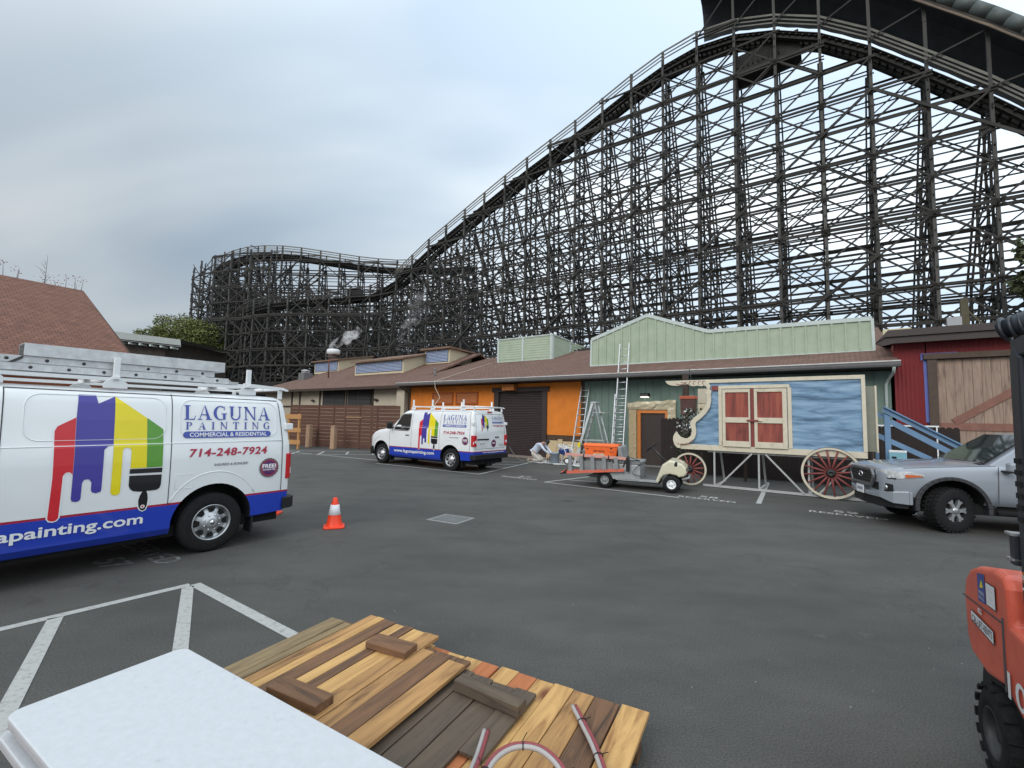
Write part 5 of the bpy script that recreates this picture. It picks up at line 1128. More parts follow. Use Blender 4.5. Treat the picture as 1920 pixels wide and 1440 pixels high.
mb = MB(); mb.box(-.13, .075, 0, .05, 1.22, 2.86); mb.build('face', pm('grey_cream_board', (.235, .235, .185), .8, .08, 5), t); mb = MB(); mb.box(.075, .115, -.02, .07, 1.2, 2.87); mb.build('edge_strip', M_cw, t); mb = MB(); mb.bar((0, .03, 0), (0, .03, 1.22), .05); mb.build('leg', M_dkwood, t)
M_bl = pm('sky_blue_wood_paint', (.15, .265, .42), .65, .10, 6, dirt=(.11, .20, .32), dirt_scale=3)
t = thing('ramp_railing', 'sky blue painted wooden ramp railing sloping down behind the pickup truck', 'railing', bl(.95, 15.1), BA)
mb = MB(); mb.box(-.06, .06, -.05, .05, 0, 2.28); mb.box(1.55, 1.66, -.05, .05, 0, 1.3); mb.build('post', M_bl, t, bev=.006)
mb = MB(); mb.bar((-.08, -.06, 2.30), (1.9, -.06, 1.02), .05, .13); mb.bar((-.06, -.09, 2.36), (1.9, -.09, 1.09), .14, .03); mb.build('handrail', M_bl, t)
mb = MB(); mb.bar((.06, -.02, 1.98), (1.9, -.02, .76), .04, .13); mb.build('mid_rail', M_bl, t); mb = MB(); mb.bar((-.2, .03, 1.62), (1.2, .03, .85), .04, .12); mb.bar((-.25, .06, 2.2), (-.05, .06, 2.1), .04, .1); mb.bar((-.22, .06, 0), (-.22, .06, 2.25), .07); mb.build('low_rail', M_bl, t)
t = thing('plank_step', 'dark plank step behind the nose of the pickup truck', 'step', bl(1.1, 14.75), BA); mb = MB(); mb.box(-.45, .35, -.15, .15, .94, 1.0); mb.build('tread', M_dkwood, t); mb = MB(); mb.box(-.42, -.34, -.12, .12, 0, .94); mb.box(.24, .32, -.12, .12, 0, .94); mb.build('leg', M_dkwood, t)
t = thing('teal_carton', 'small teal and white carton standing in front of the blue railing', 'box', bl(1.1, 14.72, 1.0), BA); mb = MB(); mb.box(-.165, .165, -.08, .08, 0, .27); mb.m = 1; mb.box(-.167, .167, -.082, .082, .225, .272); mb.m = 2; mb.box(-.12, -.03, -.084, -.08, .07, .12); mb.build('carton', [pm('teal_card', (.20, .42, .50), .6, .08, 6), M_white, M_dblk], t)

# ------------------------------------------------------------------ leaning ladders
def leaning(name, label, base, top, W, L, group=None):
    o = thing(name, label, 'ladder', base, 0, group)
    b = Vector(base); x = (Vector(top) - b).normalized(); y = Vector((cos(BA), sin(BA), 0)); y = (y - x * y.dot(x)).normalized(); z = x.cross(y)
    M = Matrix((x, y, z)).transposed().to_4x4(); M.translation = b; o.matrix_world = M; return o
t = leaning('extension_ladder', 'tallest aluminium extension ladder leaning on the gutter left of the brown door', bl(-7.21, 17.0), bl(-7.43, 18.13, 3.9), .48, 5.4)
ladder_parts(t, 3.1, .50, z0=-.04); ladder_parts(t, 5.44, .44, z0=.04, first=.9, mat=M_alu)
t = leaning('extension_ladder', 'shorter aluminium ladder leaning where the orange wall meets the green wall', bl(-9.36, 17.5), bl(-9.53, 18.9, 3.45), .42, 3.7)
ladder_parts(t, 3.75, .42)
t = thing('step_ladder', 'open aluminium a frame step ladder between the two leaning ladders', 'ladder', bl(-8.2, 17.15), BA)
for y in (1, -1):
    mb = MB(); mb.bar((-.05, y * .16, 2.58), (-.80, y * .30, 0), .03, .09); mb.build('rail', M_alu, t); mb = MB(); mb.bar((.05, y * .14, 2.56), (.72, y * .27, 0), .025, .05); mb.build('rear_rail', M_alu, t)
for k in range(8): z = .28 + k * .29; u = 1 - z / 2.58; mb = MB(); mb.box(-.05 - .75 * u - .045, -.05 - .75 * u + .045, -.16 - .13 * u, .16 + .13 * u, z - .012, z + .012); mb.build('tread', M_alu, t)
for k in range(3): z = .45 + k * .6; u = 1 - z / 2.58; mb = MB(); mb.bar((.05 + .67 * u, -.14 - .12 * u, z), (.05 + .67 * u, .14 + .12 * u, z), .02, .03); mb.build('rear_rung', M_alu, t)
mb = MB(); mb.box(-.13, .11, -.19, .19, 2.55, 2.62); mb.build('top_cap', M_alu_d, t, bev=.01); mb = MB(); mb.box(.02, .5, -.17, .17, 2.16, 2.19); mb.bar((-.16, .2, 2.17), (.02, .17, 2.17), .02); mb.build('bucket_shelf', M_alu, t)
mb = MB()
for y in (1, -1): mb.bar((-.5, y * .245, 1.05), (.48, y * .22, 1.05), .02, .035)
mb.build('spreader', M_alu, t); mb = MB(); mb.box(-.62, -.52, -.303, -.297, .75, .95); mb.build('yellow_sticker', M_dyel, t)

# ------------------------------------------------------------------ masking, paint gear
M_mask = pm('kraft_masking_paper', (.50, .385, .22), .7, .08, 9); M_plast = pm('crinkled_film', (.52, .45, .30), .30, .12, 8, spec=.7, bump=.12)
t = thing('masking_sheet', 'crinkled tan masking film and paper taped round the brown door', 'masking film', bl(-6.45, 18.9), BA)
mb = MB(); q = random.Random(4); nx, nz_ = 13, 3; vs = []
for i in range(nx + 1):
    for j in range(nz_ + 1):
        x = -1.05 + i * 2.05 / nx + (q.uniform(-.06, .06) if 0 < i < nx else 0); z = 2.36 + j * .10 + (q.uniform(-.03, .03) if j == nz_ else 0) + (.10 * (i / nx) * (j / nz_)); vs.append((x, q.uniform(-.045, .03) if 0 < j < nz_ else 0.02, z))
fs = []
for i in range(nx):
    for j in range(nz_): a_ = i * (nz_ + 1) + j; b_ = (i + 1) * (nz_ + 1) + j; fs += [(a_, b_, b_ + 1), (a_, b_ + 1, a_ + 1)]
mb.add(vs, fs); mb.build('film', M_plast, t)
mb = MB(); vs = []
for i in range(5):
    for j in range(22): vs.append((-1.0 + i * .085, q.uniform(-.008, .006), .25 + j * .1))
mb.add(vs, [(i * 22 + j, (i + 1) * 22 + j, (i + 1) * 22 + j + 1, i * 22 + j + 1) for i in range(4) for j in range(21)]); mb.build('paper_strip', M_mask, t)
mb = MB(); vs = []
for i in range(6):
    for j in range(8): vs.append((.66 + i * .065, q.uniform(-.022, .018), 1.95 + j * .1))
mb.add(vs, [(i * 8 + j, (i + 1) * 8 + j, (i + 1) * 8 + j + 1, i * 8 + j + 1) for i in range(5) for j in range(7)]); mb.build('film_corner', M_plast, t)
for x0, x1, h, lab in ((-11.5, -11.0, .86, 'left tan cardboard sheet leaning below the orange wall beside the kneeling worker'), (-10.98, -10.72, .93, 'narrow tan cardboard sheet standing taller between two wide ones'), (-10.70, -9.75, .84, 'widest tan cardboard sheet leaning below the orange wall behind the paint sprayer')):
    t = thing('cardboard_sheet', lab, 'cardboard', bl((x0 + x1) / 2, 18.72), BA, 'cardboard sheets'); mb = MB(); w_ = (x1 - x0) / 2; mb.add([(-w_, 0, 0), (w_, 0, 0), (w_, .2, h), (-w_, .2, h), (-w_, .02, 0), (w_, .02, 0), (w_, .22, h), (-w_, .22, h)], [(0, 1, 2, 3), (4, 7, 6, 5), (0, 3, 7, 4), (1, 5, 6, 2), (3, 2, 6, 7), (0, 4, 5, 1)]); mb.build('sheet', M_mask, t)
mb = MB(); mb.box(-15.2, -9.7, 18.2, 18.93, 0, .035); o = mb.build('door_apron', pm('pinkish_concrete', (.28, .215, .18), .85, .12, 6), None); o.rotation_euler = (0, 0, BA); tag(o, kind='structure')
t = thing('drop_cloth', 'white paint spotted drop cloth spread under the worker and the paint sprayer', 'drop cloth', bl(-9.6, 17.0), BA); mb = MB(); vs = []; nx, ny = 30, 10
for i in range(nx + 1):
    for j in range(ny + 1): vs.append((-1.5 + i * .11 + q.uniform(-.03, .03), -.55 + j * .12 + q.uniform(-.03, .03) + .06 * sin(i * .8), .008 + abs(q.gauss(0, .012))))
mb.add(vs, [(i * (ny + 1) + j, (i + 1) * (ny + 1) + j, (i + 1) * (ny + 1) + j + 1, i * (ny + 1) + j + 1) for i in range(nx) for j in range(ny)]); mb.build('cloth', pm('drop_cloth_white', (.60, .60, .58), .9, .1, 9, dirt=(.42, .40, .37), dirt_scale=6), t)
t = thing('paint_bucket', 'grey blue five gallon bucket beside the kneeling worker', 'bucket', bl(-9.98, 16.95, .015), BA); mb = MB(); mb.lathe([(.001, 0), (.20, 0), (.225, .40), (.24, .40), (.24, .44), (.225, .44), (.215, .42), (.19, .03), (.001, .03)], 28); mb.build('pail', pm('bucket_blue_grey', (.30, .355, .41), .5, .06, 6), t); mb = MB(); mb.lathe([(.001, .30), (.208, .30)], 24); mb.build('paint', M_white, t)
t = thing('paint_sprayer', 'dark blue airless paint sprayer on a small two wheeled frame', 'paint sprayer', bl(-9.35, 16.9, .015), BA)
mb = MB(); mb.cyl((-.28, 0, .52), (.06, 0, .52), .13, 18); mb.ball((-.28, 0, .52), .12); mb.box(-.16, .1, -.1, .1, .36, .5); mb.build('motor', pm('deep_blue_paint', (.012, .035, .16), .4, .08, 6), t, bev=.01)
mb = MB(); mb.tube([(.2, -.16, .16), (.05, -.16, .36), (-.1, -.16, .8)], .016, 8); mb.tube([(.2, .16, .16), (.05, .16, .36), (-.1, .16, .8)], .016, 8); mb.cyl((-.1, -.16, .8), (-.1, .16, .8), .016, 8); mb.bar((-.2, 0, .38), (-.25, 0, .02), .06); mb.bar((.05, -.16, .36), (-.2, 0, .4), .03); mb.cyl((.12, -.2, .14), (.12, .2, .14), .015, 8); mb.build('frame', M_alu, t)
for y in (-.22, .20): mb = MB(); M = Matrix.Translation((.12, y, .14)) @ Matrix.Rotation(pi / 2, 4, 'X'); mb.lathe([(.095, -.025), (.14, -.02), (.14, .02), (.095, .025)], 24, M); mb.m = 1; mb.lathe([(.097, -.02), (.097, .02), (.03, .03), (.001, .03)], 24, M); mb.build('wheel', [M_rub, M_white], t)
t = thing('spray_hose', 'loops of white hose coiled over the blue paint sprayer', 'hose', bl(-9.4, 17.0, .6), BA); mb = MB(); P = []
for k in range(70): a = k * .35; P.append((-.1 + .32 * cos(a) * (1 + .15 * sin(k)), .2 * sin(a), .02 + .10 * sin(a * .53) + .002 * k - .15 * (cos(a) > .9)))
mb.tube(P, .014, 6); mb.build('hose', M_white, t)
t = thing('supply_hose', 'pale hose running from the back of the far van to the kneeling worker', 'hose', (0, 0, 0)); mb = MB(); A, B = Vector((-.05, 17.9, .75)), bl(-11.35, 16.75, .03); mb.tube([A.lerp(B, k / 12) + Vector((0, 0, -.75 * (k / 12) * (1 - k / 12))) if k < 12 else B for k in range(13)] + [tuple(bl(-10.9, 16.5, .02)), tuple(bl(-10.3, 16.7, .02))], .014, 6)
for v in range(len(mb.v)): mb.v[v] = (mb.v[v][0], mb.v[v][1], max(mb.v[v][2], .012))
mb.build('hose', pm('pale_hose', (.50, .47, .42), .6, .1, 9), t)
t = thing('roof_rope', 'thin pale rope hanging from the roof box over the gutter to the far van', 'rope', (0, 0, 0)); mb = MB()
mb.tube([bl(-14.3, 26.35, 6.36), bl(-12.2, 26.3, 6.1), bl(-10.2, 21, 4.9)], .016, 5); mb.tube([bl(-18.7, 23.9, 5.66), bl(-18.6, 21.5, 4.95), bl(-18.5, 18.3, 3.96), bl(-18.45, 18.0, 3.9), bl(-18.3, 17.9, 3.5), bl(-17.0, 17.0, 2.9), bl(-15.6, 15.2, 2.35)], .016, 5); mb.build('rope', pm('rope_tan', (.48, .42, .32), .8, .1, 9), t)
for k, (s_, lab) in enumerate(((-4.6, 'white plastic jug near the brown door step'), )): pass
# ------------------------------------------------------------------ wooden roller coaster
M_post = pm('weathered_post', (.088, .083, .076), .9, .35, .35, stretch=(1, 1, .2), dirt=(.035, .033, .030), dirt_scale=.25, dirt_lo=.4, dirt_hi=.75)
M_brace = pm('weathered_brace', (.038, .035, .032), .9, .40, .30, dirt=(.10, .095, .085), dirt_scale=.16, dirt_lo=.62, dirt_hi=.72)
M_ledger = pm('weathered_ledger', (.036, .033, .029), .9, .35, .4)
M_deck = pm('dark_track_timber', (.030, .028, .025), .9, .3, .8)
M_rail = pm('pale_handrail_timber', (.150, .142, .120), .85, .3, .5)
M_vault = pm('dark_corrugated_roof', (.040, .046, .050), .7, .2, 1.2)
M_rim = pm('grey_green_rim', (.085, .100, .095), .6, .2, .8); M_fascia = pm('tan_fascia', (.20, .155, .115), .8, .3, .7)
rc = thing('roller_coaster', 'huge dark weathered wooden roller coaster of latticed timber rising over all the buildings', 'roller coaster', (0, 0, 0))
CA = radians(-35); cc = Vector((cos(CA), sin(CA), 0)); nc = Vector((-sin(CA), cos(CA), 0)); CD = 42.5
def lerp_tab(T, x):
    if x <= T[0][0]: return T[0][1]
    for a, b in zip(T, T[1:]):
        if x <= b[0]: return a[1] + (b[1] - a[1]) * (x - a[0]) / (b[0] - a[0])
    return T[-1][1]
MAIN = [(-55, 21.6), (-51, 22.4), (-47.6, 24.2), (-44, 26.0), (-40, 27.6), (-33.6, 30.3), (-28.5, 32.3), (-21.6, 34.7), (-15.9, 37.0), (-12.4, 38.1), (-9.1, 38.6), (-6.1, 38.2), (-2.9, 37.0), (.2, 35.2), (3.4, 32.5), (6.3, 29.5), (9.6, 26.0), (12, 23.2), (16, 18.5), (20, 14.5)]
RET = [(-60, 13), (-48, 15), (-40, 18.5), (-30, 22.5), (-20, 25), (-10, 25), (-3, 23), (3, 20), (9, 17), (14, 15), (20, 13)]
LEV = 2.62
qr = random.Random(21)
def J(s=.02): return qr.uniform(-s, s)
def lattice(stations, rows, tops, track=True, dens=1.0, wild=None, rake=None):
    """stations: list of (point on the near row, direction pointing away from the viewer's side, rail height)
    rows: offsets of the post rows; tops(i, row) gives the height of that row's posts"""
    n = len(stations)
    P = lambda i, o: stations[i][0] + stations[i][1] * o
    for i in range(n):
        b = MB()
        for j, o in enumerate(rows):
            p = P(i, o); h = tops(i, j); w_ = .20 if j == 0 else .14
            b.m = 0; z = 0
            while z < h:      # posts are spliced from lapped lengths
                z2 = min(h, z + 5.24); k = (int(z / 5.24) % 2) * .05
                b.bar((p.x + k * stations[i][1].x, p.y + k * stations[i][1].y, z), (p.x + k * stations[i][1].x + J(.03), p.y + k * stations[i][1].y + J(.03), z2 + (.5 if z2 < h else 0)), w_, w_ * 1.15, up=stations[i][1]); z = z2
        b.m = 1
        for j in range(len(rows) - 1):
            h = min(tops(i, j), tops(i, j + 1)); a, c = P(i, rows[j] - .25), P(i, rows[j + 1] + .25); k = 0; z = LEV * .5
            while z < h - .6:
                b.bar((a.x, a.y, z), (c.x, c.y, z + J()), .07, .16); b.bar((a.x, a.y, z + LEV / 2), (c.x, c.y, z + LEV / 2 + J()), .06, .11)
                z1 = min(z + LEV, h - .3); s, e_ = (a, c) if (k + j) % 2 else (c, a)
                if qr.random() < .95 * dens: b.bar((s.x, s.y, z), (e_.x, e_.y, z1), .06, .15)
                if qr.random() < .45 * dens: b.bar((e_.x, e_.y, z), (s.x, s.y, z1), .06, .15)
                z += LEV; k += 1
        if rake and stations[i][2] > 8:     # long raking leg at the back with short struts to it
            b.m = 0; a, c = P(i, rows[2]), P(i, rake); zt = stations[i][2] - 2.5
            for q in (-.14, .14): s_ = Vector((stations[i][1].y, -stations[i][1].x, 0)) * q; b.bar((a.x + s_.x, a.y + s_.y, zt), (c.x + s_.x, c.y + s_.y, 0), .12, .22)
            for f_ in (.72, .46):
                e_ = a.lerp(c, f_ + .04); b.bar((a.x, a.y, zt * f_), (e_.x, e_.y, 0), .12, .2)
        b.build('bent', [M_post, M_brace], rc)
        if i == n - 1: break
        l = MB()
        for j, o in enumerate(rows):
            a, c = P(i, o - .15), P(i + 1, o - .15); h0, h1 = tops(i, j), tops(i + 1, j); h = min(h0, h1); z = LEV * .5 + (.83 * j) % LEV; k = 0
            if j % 2: a, c = P(i, o + .15), P(i + 1, o + .15)
            d = (c - a).normalized() * .3; lat = min(stations[i][2], stations[i + 1][2]) - 1.3 if j == 0 else 99; w_i = wild(i) if wild else 0
            while z < min(max(h0, h1) - .5, lat + 1.2):
                if z < h + 1.2:
                    l.m = 1; big = .26 if (k % 3 == 0 and j == 0) else .17
                    l.bar((a.x - d.x, a.y - d.y, z + J()), (c.x + d.x, c.y + d.y, z + J()), .08, big)
                    if j == 0 and k % 2 == 0: l.bar((a.x - d.x, a.y - d.y, z - .28), (c.x + d.x, c.y + d.y, z - .28), .07, .12)
                    if j >= 1 and z + LEV * .5 < h - .4: l.bar((a.x - d.x, a.y - d.y, z + LEV * .5), (c.x + d.x, c.y + d.y, z + LEV * .5 + J(.08)), .05, .10)
                l.m = 0; z1 = z + LEV
                if z1 < min(h, lat) + .8:
                    pr = (.95, .25, .5, .32, .32, .4)[min(j, 5)] * dens * (1 - .6 * w_i)
                    if qr.random() < pr: l.bar((a.x, a.y, z), (c.x, c.y, z1), .05, .13 if j == 0 else .09)
                    if qr.random() < pr: l.bar((a.x, a.y, z1), (c.x, c.y, z), .05, .13 if j == 0 else .09)
                z += LEV; k += 1
            if w_i and j in (0, 2):
                for _ in range(2):
                    k2 = qr.choice((2, 3)); 
                    if i + k2 >= n: continue
                    e_ = P(i + k2, o + qr.uniform(-.3, .6)); s = P(i, o + qr.uniform(-.3, .6)); z0 = qr.uniform(0, h * .7); z1 = min(z0 + qr.uniform(5, 10), h - .5)
                    if qr.random() < .5: z0, z1 = z1, z0
                    l.m = qr.choice((0, 0, 1)); l.bar((s.x, s.y, z0), (e_.x, e_.y, z1), .10, .20)
                s = P(i, o + (2.5 if qr.random() < .6 else -2.2)); e_ = P(i, o); l.bar((s.x, s.y, 0), (e_.x, e_.y, h * qr.uniform(.5, .95)), .14, .2)
            # long raking braces over several bays
            if j == 0 and i % 4 == 1 and i + 4 < n:
                for z0 in (4.0, 17.0):
                    e_ = P(i + 4, o - .28); s = P(i, o - .28)
                    if z0 + 10.5 < tops(i, 0) and z0 + 10.5 < tops(i + 4, 0): l.bar((s.x, s.y, z0 + 10.5), (e_.x, e_.y, z0), .09, .2)
                    elif z0 + 10.5 < tops(i + 4, 0): l.bar((s.x, s.y, z0), (e_.x, e_.y, z0 + 10.5), .09, .2)
        l.build('bay_lattice', [M_brace, M_ledger], rc)
    if not track: return
    tk = MB(); wk = MB(); hr = MB(); OC = (rows[0] + rows[2]) / 2
    for i in range(n - 1):
        za, zb = stations[i][2] - 1.15, stations[i + 1][2] - 1.15
        def seg(mb, o, dz, w_, h): a, b_ = P(i, o), P(i + 1, o); mb.bar((a.x, a.y, za + dz), (b_.x, b_.y, zb + dz), w_, h)
        for o in (OC - .5, OC + .5): seg(tk, o, -.15, .28, .30); seg(tk, o, -.50, .16, .28)
        for o in (rows[0] + .35, rows[2] - .35): seg(tk, o, -.55, .10, .22)
        a, b_ = P(i, 0), P(i + 1, 0); N_ = 7
        for k in range(N_):
            f = (k + .5) / N_; c = a.lerp(b_, f); nn = stations[i][1].lerp(stations[i + 1][1], f); z = za + (zb - za) * f
            p, q_ = c + nn * (rows[0] + .1), c + nn * (rows[2] - .1); tk.bar((p.x, p.y, z - .36), (q_.x, q_.y, z - .36), .16, .10)
        for o in (rows[0] + .28, rows[2] - .28):
            for e_ in (-.15, .10): seg(wk, o + e_, -.22, .20, .05)
        hr.m = 1 if wild and 0 < wild(i) < 1 else 0
        for o in (rows[0] - .06, rows[2] + .06):
            for dz, h in ((1.12, .16), (.74, .11), (.38, .11)): seg(hr, o, dz, .05, h)
    tk.build('track', M_deck, rc); wk.build('walkway', M_brace, rc); hr.build('handrail', [M_rail, M_brace], rc)

# the long hill seen side on, its lower rows and the return run behind, bending into the far turn
tpos = [-6.15 + 3.16 * k for k in range(8, -16, -1)]
st_main = []
for t_ in tpos: st_main.append((cc * t_ + nc * CD, nc, lerp_tab(MAIN, t_)))
curve = [(-21.5, 66.6, 21.2), (-24.7, 67.2, 20.9), (-27.9, 67.4, 20.7), (-31.1, 67.5, 20.5), (-34.3, 67.7, 20.2), (-37.5, 68.4, 20.0), (-40.5, 69.6, 19.6), (-43.2, 71.4, 19.2), (-45.4, 73.8, 18.8), (-47.0, 76.6, 18.4)]
def path(pts):
    V = [Vector((x, y, 0)) for x, y, z in pts]; o = []
    for i, p in enumerate(V):
        d = (V[min(i + 1, len(V) - 1)] - V[max(i - 1, 0)]).normalized(); o.append((p, Vector((d.y, -d.x, 0)), pts[i][2]))
    return o
st_a = st_main + path([(st_main[-1][0].x, st_main[-1][0].y, st_main[-1][2])] + curve)[1:]
nm = len(st_main)
rows_m = (0, 1.1, 2.2, 5.0, 8.0, 11.0, 14.0)
def top_a(i, j):
    p, d, z = st_a[i]; t_ = p.dot(cc)
    if j == 0: return z + (.08 if t_ < -9.2 or i >= nm else 3.3)
    if j == 1: return z - 1.8
    if j == 2: return z + .08
    return (z - 2.5) * (1 - (rows_m[j] - 2.2) / 14.3)      # raked back leg
lattice(st_a, rows_m, top_a, wild=lambda i: .8 if i >= nm - 2 else 0, rake=16.5)
# return run further back
st_r = [(cc * t_ + nc * (CD + 12.5), nc, lerp_tab(RET, t_) * .88) for t_ in tpos[1:]]
0 and lattice(st_r, (0, 2.6, 5.2), lambda i, j: st_r[i][2] - (1.8 if j == 1 else 0), False, dens=.38, rake=7.5)
# upper turn-round at the left
up = [(-7.2, 70.6, 27.4), (-10.2, 71.8, 27.4), (-13.3, 72.9, 27.6), (-16.4, 73.6, 27.9), (-19.6, 74.0, 27.9), (-22.8, 74.1, 28.1), (-26, 74.1, 28.4), (-29.2, 74.0, 28.8), (-32.4, 73.9, 29.2), (-35.6, 73.8, 29.6), (-38.8, 73.9, 29.9), (-42.0, 74.2, 30.0), (-45.2, 74.8, 29.9), (-48.2, 75.8, 29.6), (-51.1, 77.3, 29.2), (-53.6, 79.4, 28.8), (-55.5, 82.0, 28.4), (-56.6, 85.0, 28.0), (-56.9, 88.2, 27.7), (-56.3, 91.3, 27.4), (-54.8, 94.2, 27.1), (-52.4, 96.6, 26.8), (-49.4, 98.4, 26.4), (-46.0, 99.6, 26.0), (-42, 100.5, 25.8), (-38.8, 100.3, 25.2), (-35.6, 100.0, 24.6), (-32.4, 99.7, 24), (-29.2, 99.4, 23.4), (-26, 99, 22.8)]
st_u = path(up)
lattice(st_u, (0, 1.3, 2.6, 5.0), lambda i, j: st_u[i][2] * .8 if j == 3 else st_u[i][2] + (.08 if j != 1 else -1.8), True, wild=lambda i: 1, rake=8.5)
lattice([(p - d * 3.0, d, z) for p, d, z in st_u[10:22]], (0, 1.5), lambda i, j: st_u[10 + i][2] - (.6 if j == 0 else .3) - (1.2 if j == 0 else .4), False, dens=.7, wild=lambda i: .6)
# covered top: vault of dark corrugated sheet open towards the car park
va = MB(); ri = MB(); fs_ = MB(); SEC = [(-.75, 3.25), (-.60, 4.0), (.3, 4.75), (1.3, 4.9), (2.2, 4.5), (2.7, 3.8), (3.0, 2.8), (3.05, 1.25)]
ts = [-9.25 + .79 * k for k in range(38)]
for k in range(len(ts) - 1):
    t0, t1 = ts[k], ts[k + 1]; z0, z1 = lerp_tab(MAIN, t0), lerp_tab(MAIN, t1); w0 = .06 if k % 2 else 0; w1 = .06 - w0
    for (o0, d0), (o1, d1) in zip(SEC, SEC[1:]):
        Q = [(cc * t_ + nc * (CD + o) , z + d - w_) for t_, z, o, d, w_ in ((t0, z0, o0, d0, w0), (t1, z1, o0, d0, w1), (t1, z1, o1, d1, w1), (t0, z0, o1, d1, w0))]
        va.add([(v.x, v.y, z) for v, z in Q], [(0, 1, 2, 3)])
    def sg(mb, o, d, w_, h): a, b_ = cc * t0 + nc * (CD + o), cc * t1 + nc * (CD + o); mb.bar((a.x, a.y, z0 + d), (b_.x, b_.y, z1 + d), w_, h)
    a, b_ = cc * t0 + nc * (CD - .75), cc * t1 + nc * (CD - .75); ri.cyl((a.x, a.y, z0 + 4.0), (b_.x, b_.y, z1 + 4.0), .42, 10); sg(fs_, -.68, 3.3, .1, .40)
    ri.bar((a.x, a.y, z0 + 4.35), (a.x, a.y, z0 + 4.55), .06)
o = va.build('roof_vault', M_vault, rc); md = o.modifiers.new('t', 'SOLIDIFY'); md.thickness = .05
ri.build('roof_rim', M_rim, rc); fs_.build('roof_fascia', M_fascia, rc)
br = MB()
for i in range(nm - 1):
    t_ = st_a[i][0].dot(cc)
    if t_ > -9: a, b_ = st_a[i][0], st_a[i + 1][0]; br.bar((b_.x - .2, b_.y - .2, st_a[i + 1][2] - 1), (a.x - .2, a.y - .2, st_a[i][2] + 3.2), .08, .12)
br.build('roof_brace', M_brace, rc)
mb = MB(); a0 = cc * -6.2 + nc * (CD + 1.8); a1 = cc * -1.2 + nc * (CD + 1.8)
mb.bar((a0.x, a0.y, 34.2), (a1.x, a1.y, 34.6), 1.8, 2.0)
for k in range(9): p = a0.lerp(a1, .05 + k * .08); mb.bar((p.x - .55, p.y - .80, 34.0), (p.x - .55, p.y - .80, 34.3), .12, .08)
mb.build('machinery_box', M_deck, rc)
mb = MB(); mb.box(-25.2, -23.2, 67.3, 68.8, 19.8, 20.9); mb.box(-25.3, -23.1, 67.2, 68.9, 20.9, 20.98); mb.build('brake_shed', M_deck, rc)
mb = MB(); mb.add([(-44, 58, 6.9), (-24, 57, 5.2), (-24, 57, 3.6), (-44, 58, 5.3), (-44, 64, 6.9), (-24, 63, 5.2)], [(0, 3, 2, 1), (0, 1, 5, 4)]); mb.add([(-44, 58.3, 5.3), (-24, 57.3, 3.6), (-24, 57.3, 0), (-44, 58.3, 0)], [(0, 1, 2, 3)])
for k in range(14): x = -44 + k * 1.5; z = 6.9 - (x + 44) * .085; mb.bar((x, 58.1, z), (x, 58.1, z + 1.1), .1)
mb.bar((-44, 58.1, 8.0), (-24, 57.1, 6.3), .08, .1); mb.build('transfer_shed', pm('sooty_boards', (.040, .035, .032), .9, .3, 1), rc)
# ------------------------------------------------------------------ foreground: tables, lumber, hoses, lift truck
M_tab = pm('scuffed_white_plastic', (.53, .545, .56), .6, .04, 25, bump=.12, dirt=(.42, .43, .44), dirt_scale=16, dirt_lo=.62, dirt_hi=.74)
M_tabe = pm('grey_table_edge', (.42, .41, .42), .6, .06, 9)
TA = radians(-30.7); E2 = Vector((cos(TA), sin(TA), 0)); E1 = Vector((-sin(TA), cos(TA), 0)); TC = Vector((-1.795, 2.635, 0))
def rrect(L, W, r, n=8):
    P = []
    for cx, cy, a in ((L - r, -r, 0), (r, -r, 90), (r, -W + r, 180), (L - r, -W + r, 270)):
        for k in range(n + 1): q = radians(a + 90 * k / n); P.append((cx + r * cos(q), cy + r * sin(q)))
    return P
def ftable(label, off, z, legs):
    t = thing('folding_table', label, 'table', TC + off, TA, 'white folding tables')
    mb = MB(); mb.prism(rrect(1.83, .685, .06), z - .012, z, 'xy'); mb.build('tabletop', M_tab, t, bev=.006, seg=3)
    mb = MB(); mb.prism(rrect(1.828, .683, .06), z - .05, z - .0125, 'xy'); mb.build('apron', M_tabe, t, bev=.008)
    for x in (.28, 1.55):
        for y in (-.12, -.57):
            mb = MB()
            if legs: mb.cyl((x, y, 0), (x, y, z - .05), .0145, 10)
            else: mb.cyl((x, y, z - .065), (x + (.5 if x < 1 else -.5), y, z - .065), .0125, 8)
            mb.build('leg', M_tabe, t)
    return t
ftable('lower white folding table peeking out under the left side of the top one', E2 * -.03 + E1 * -.012, .475, True)
ftable('upper scuffed white folding table in the lower left corner lying on another table', Vector((0, 0, 0)), .56, False)

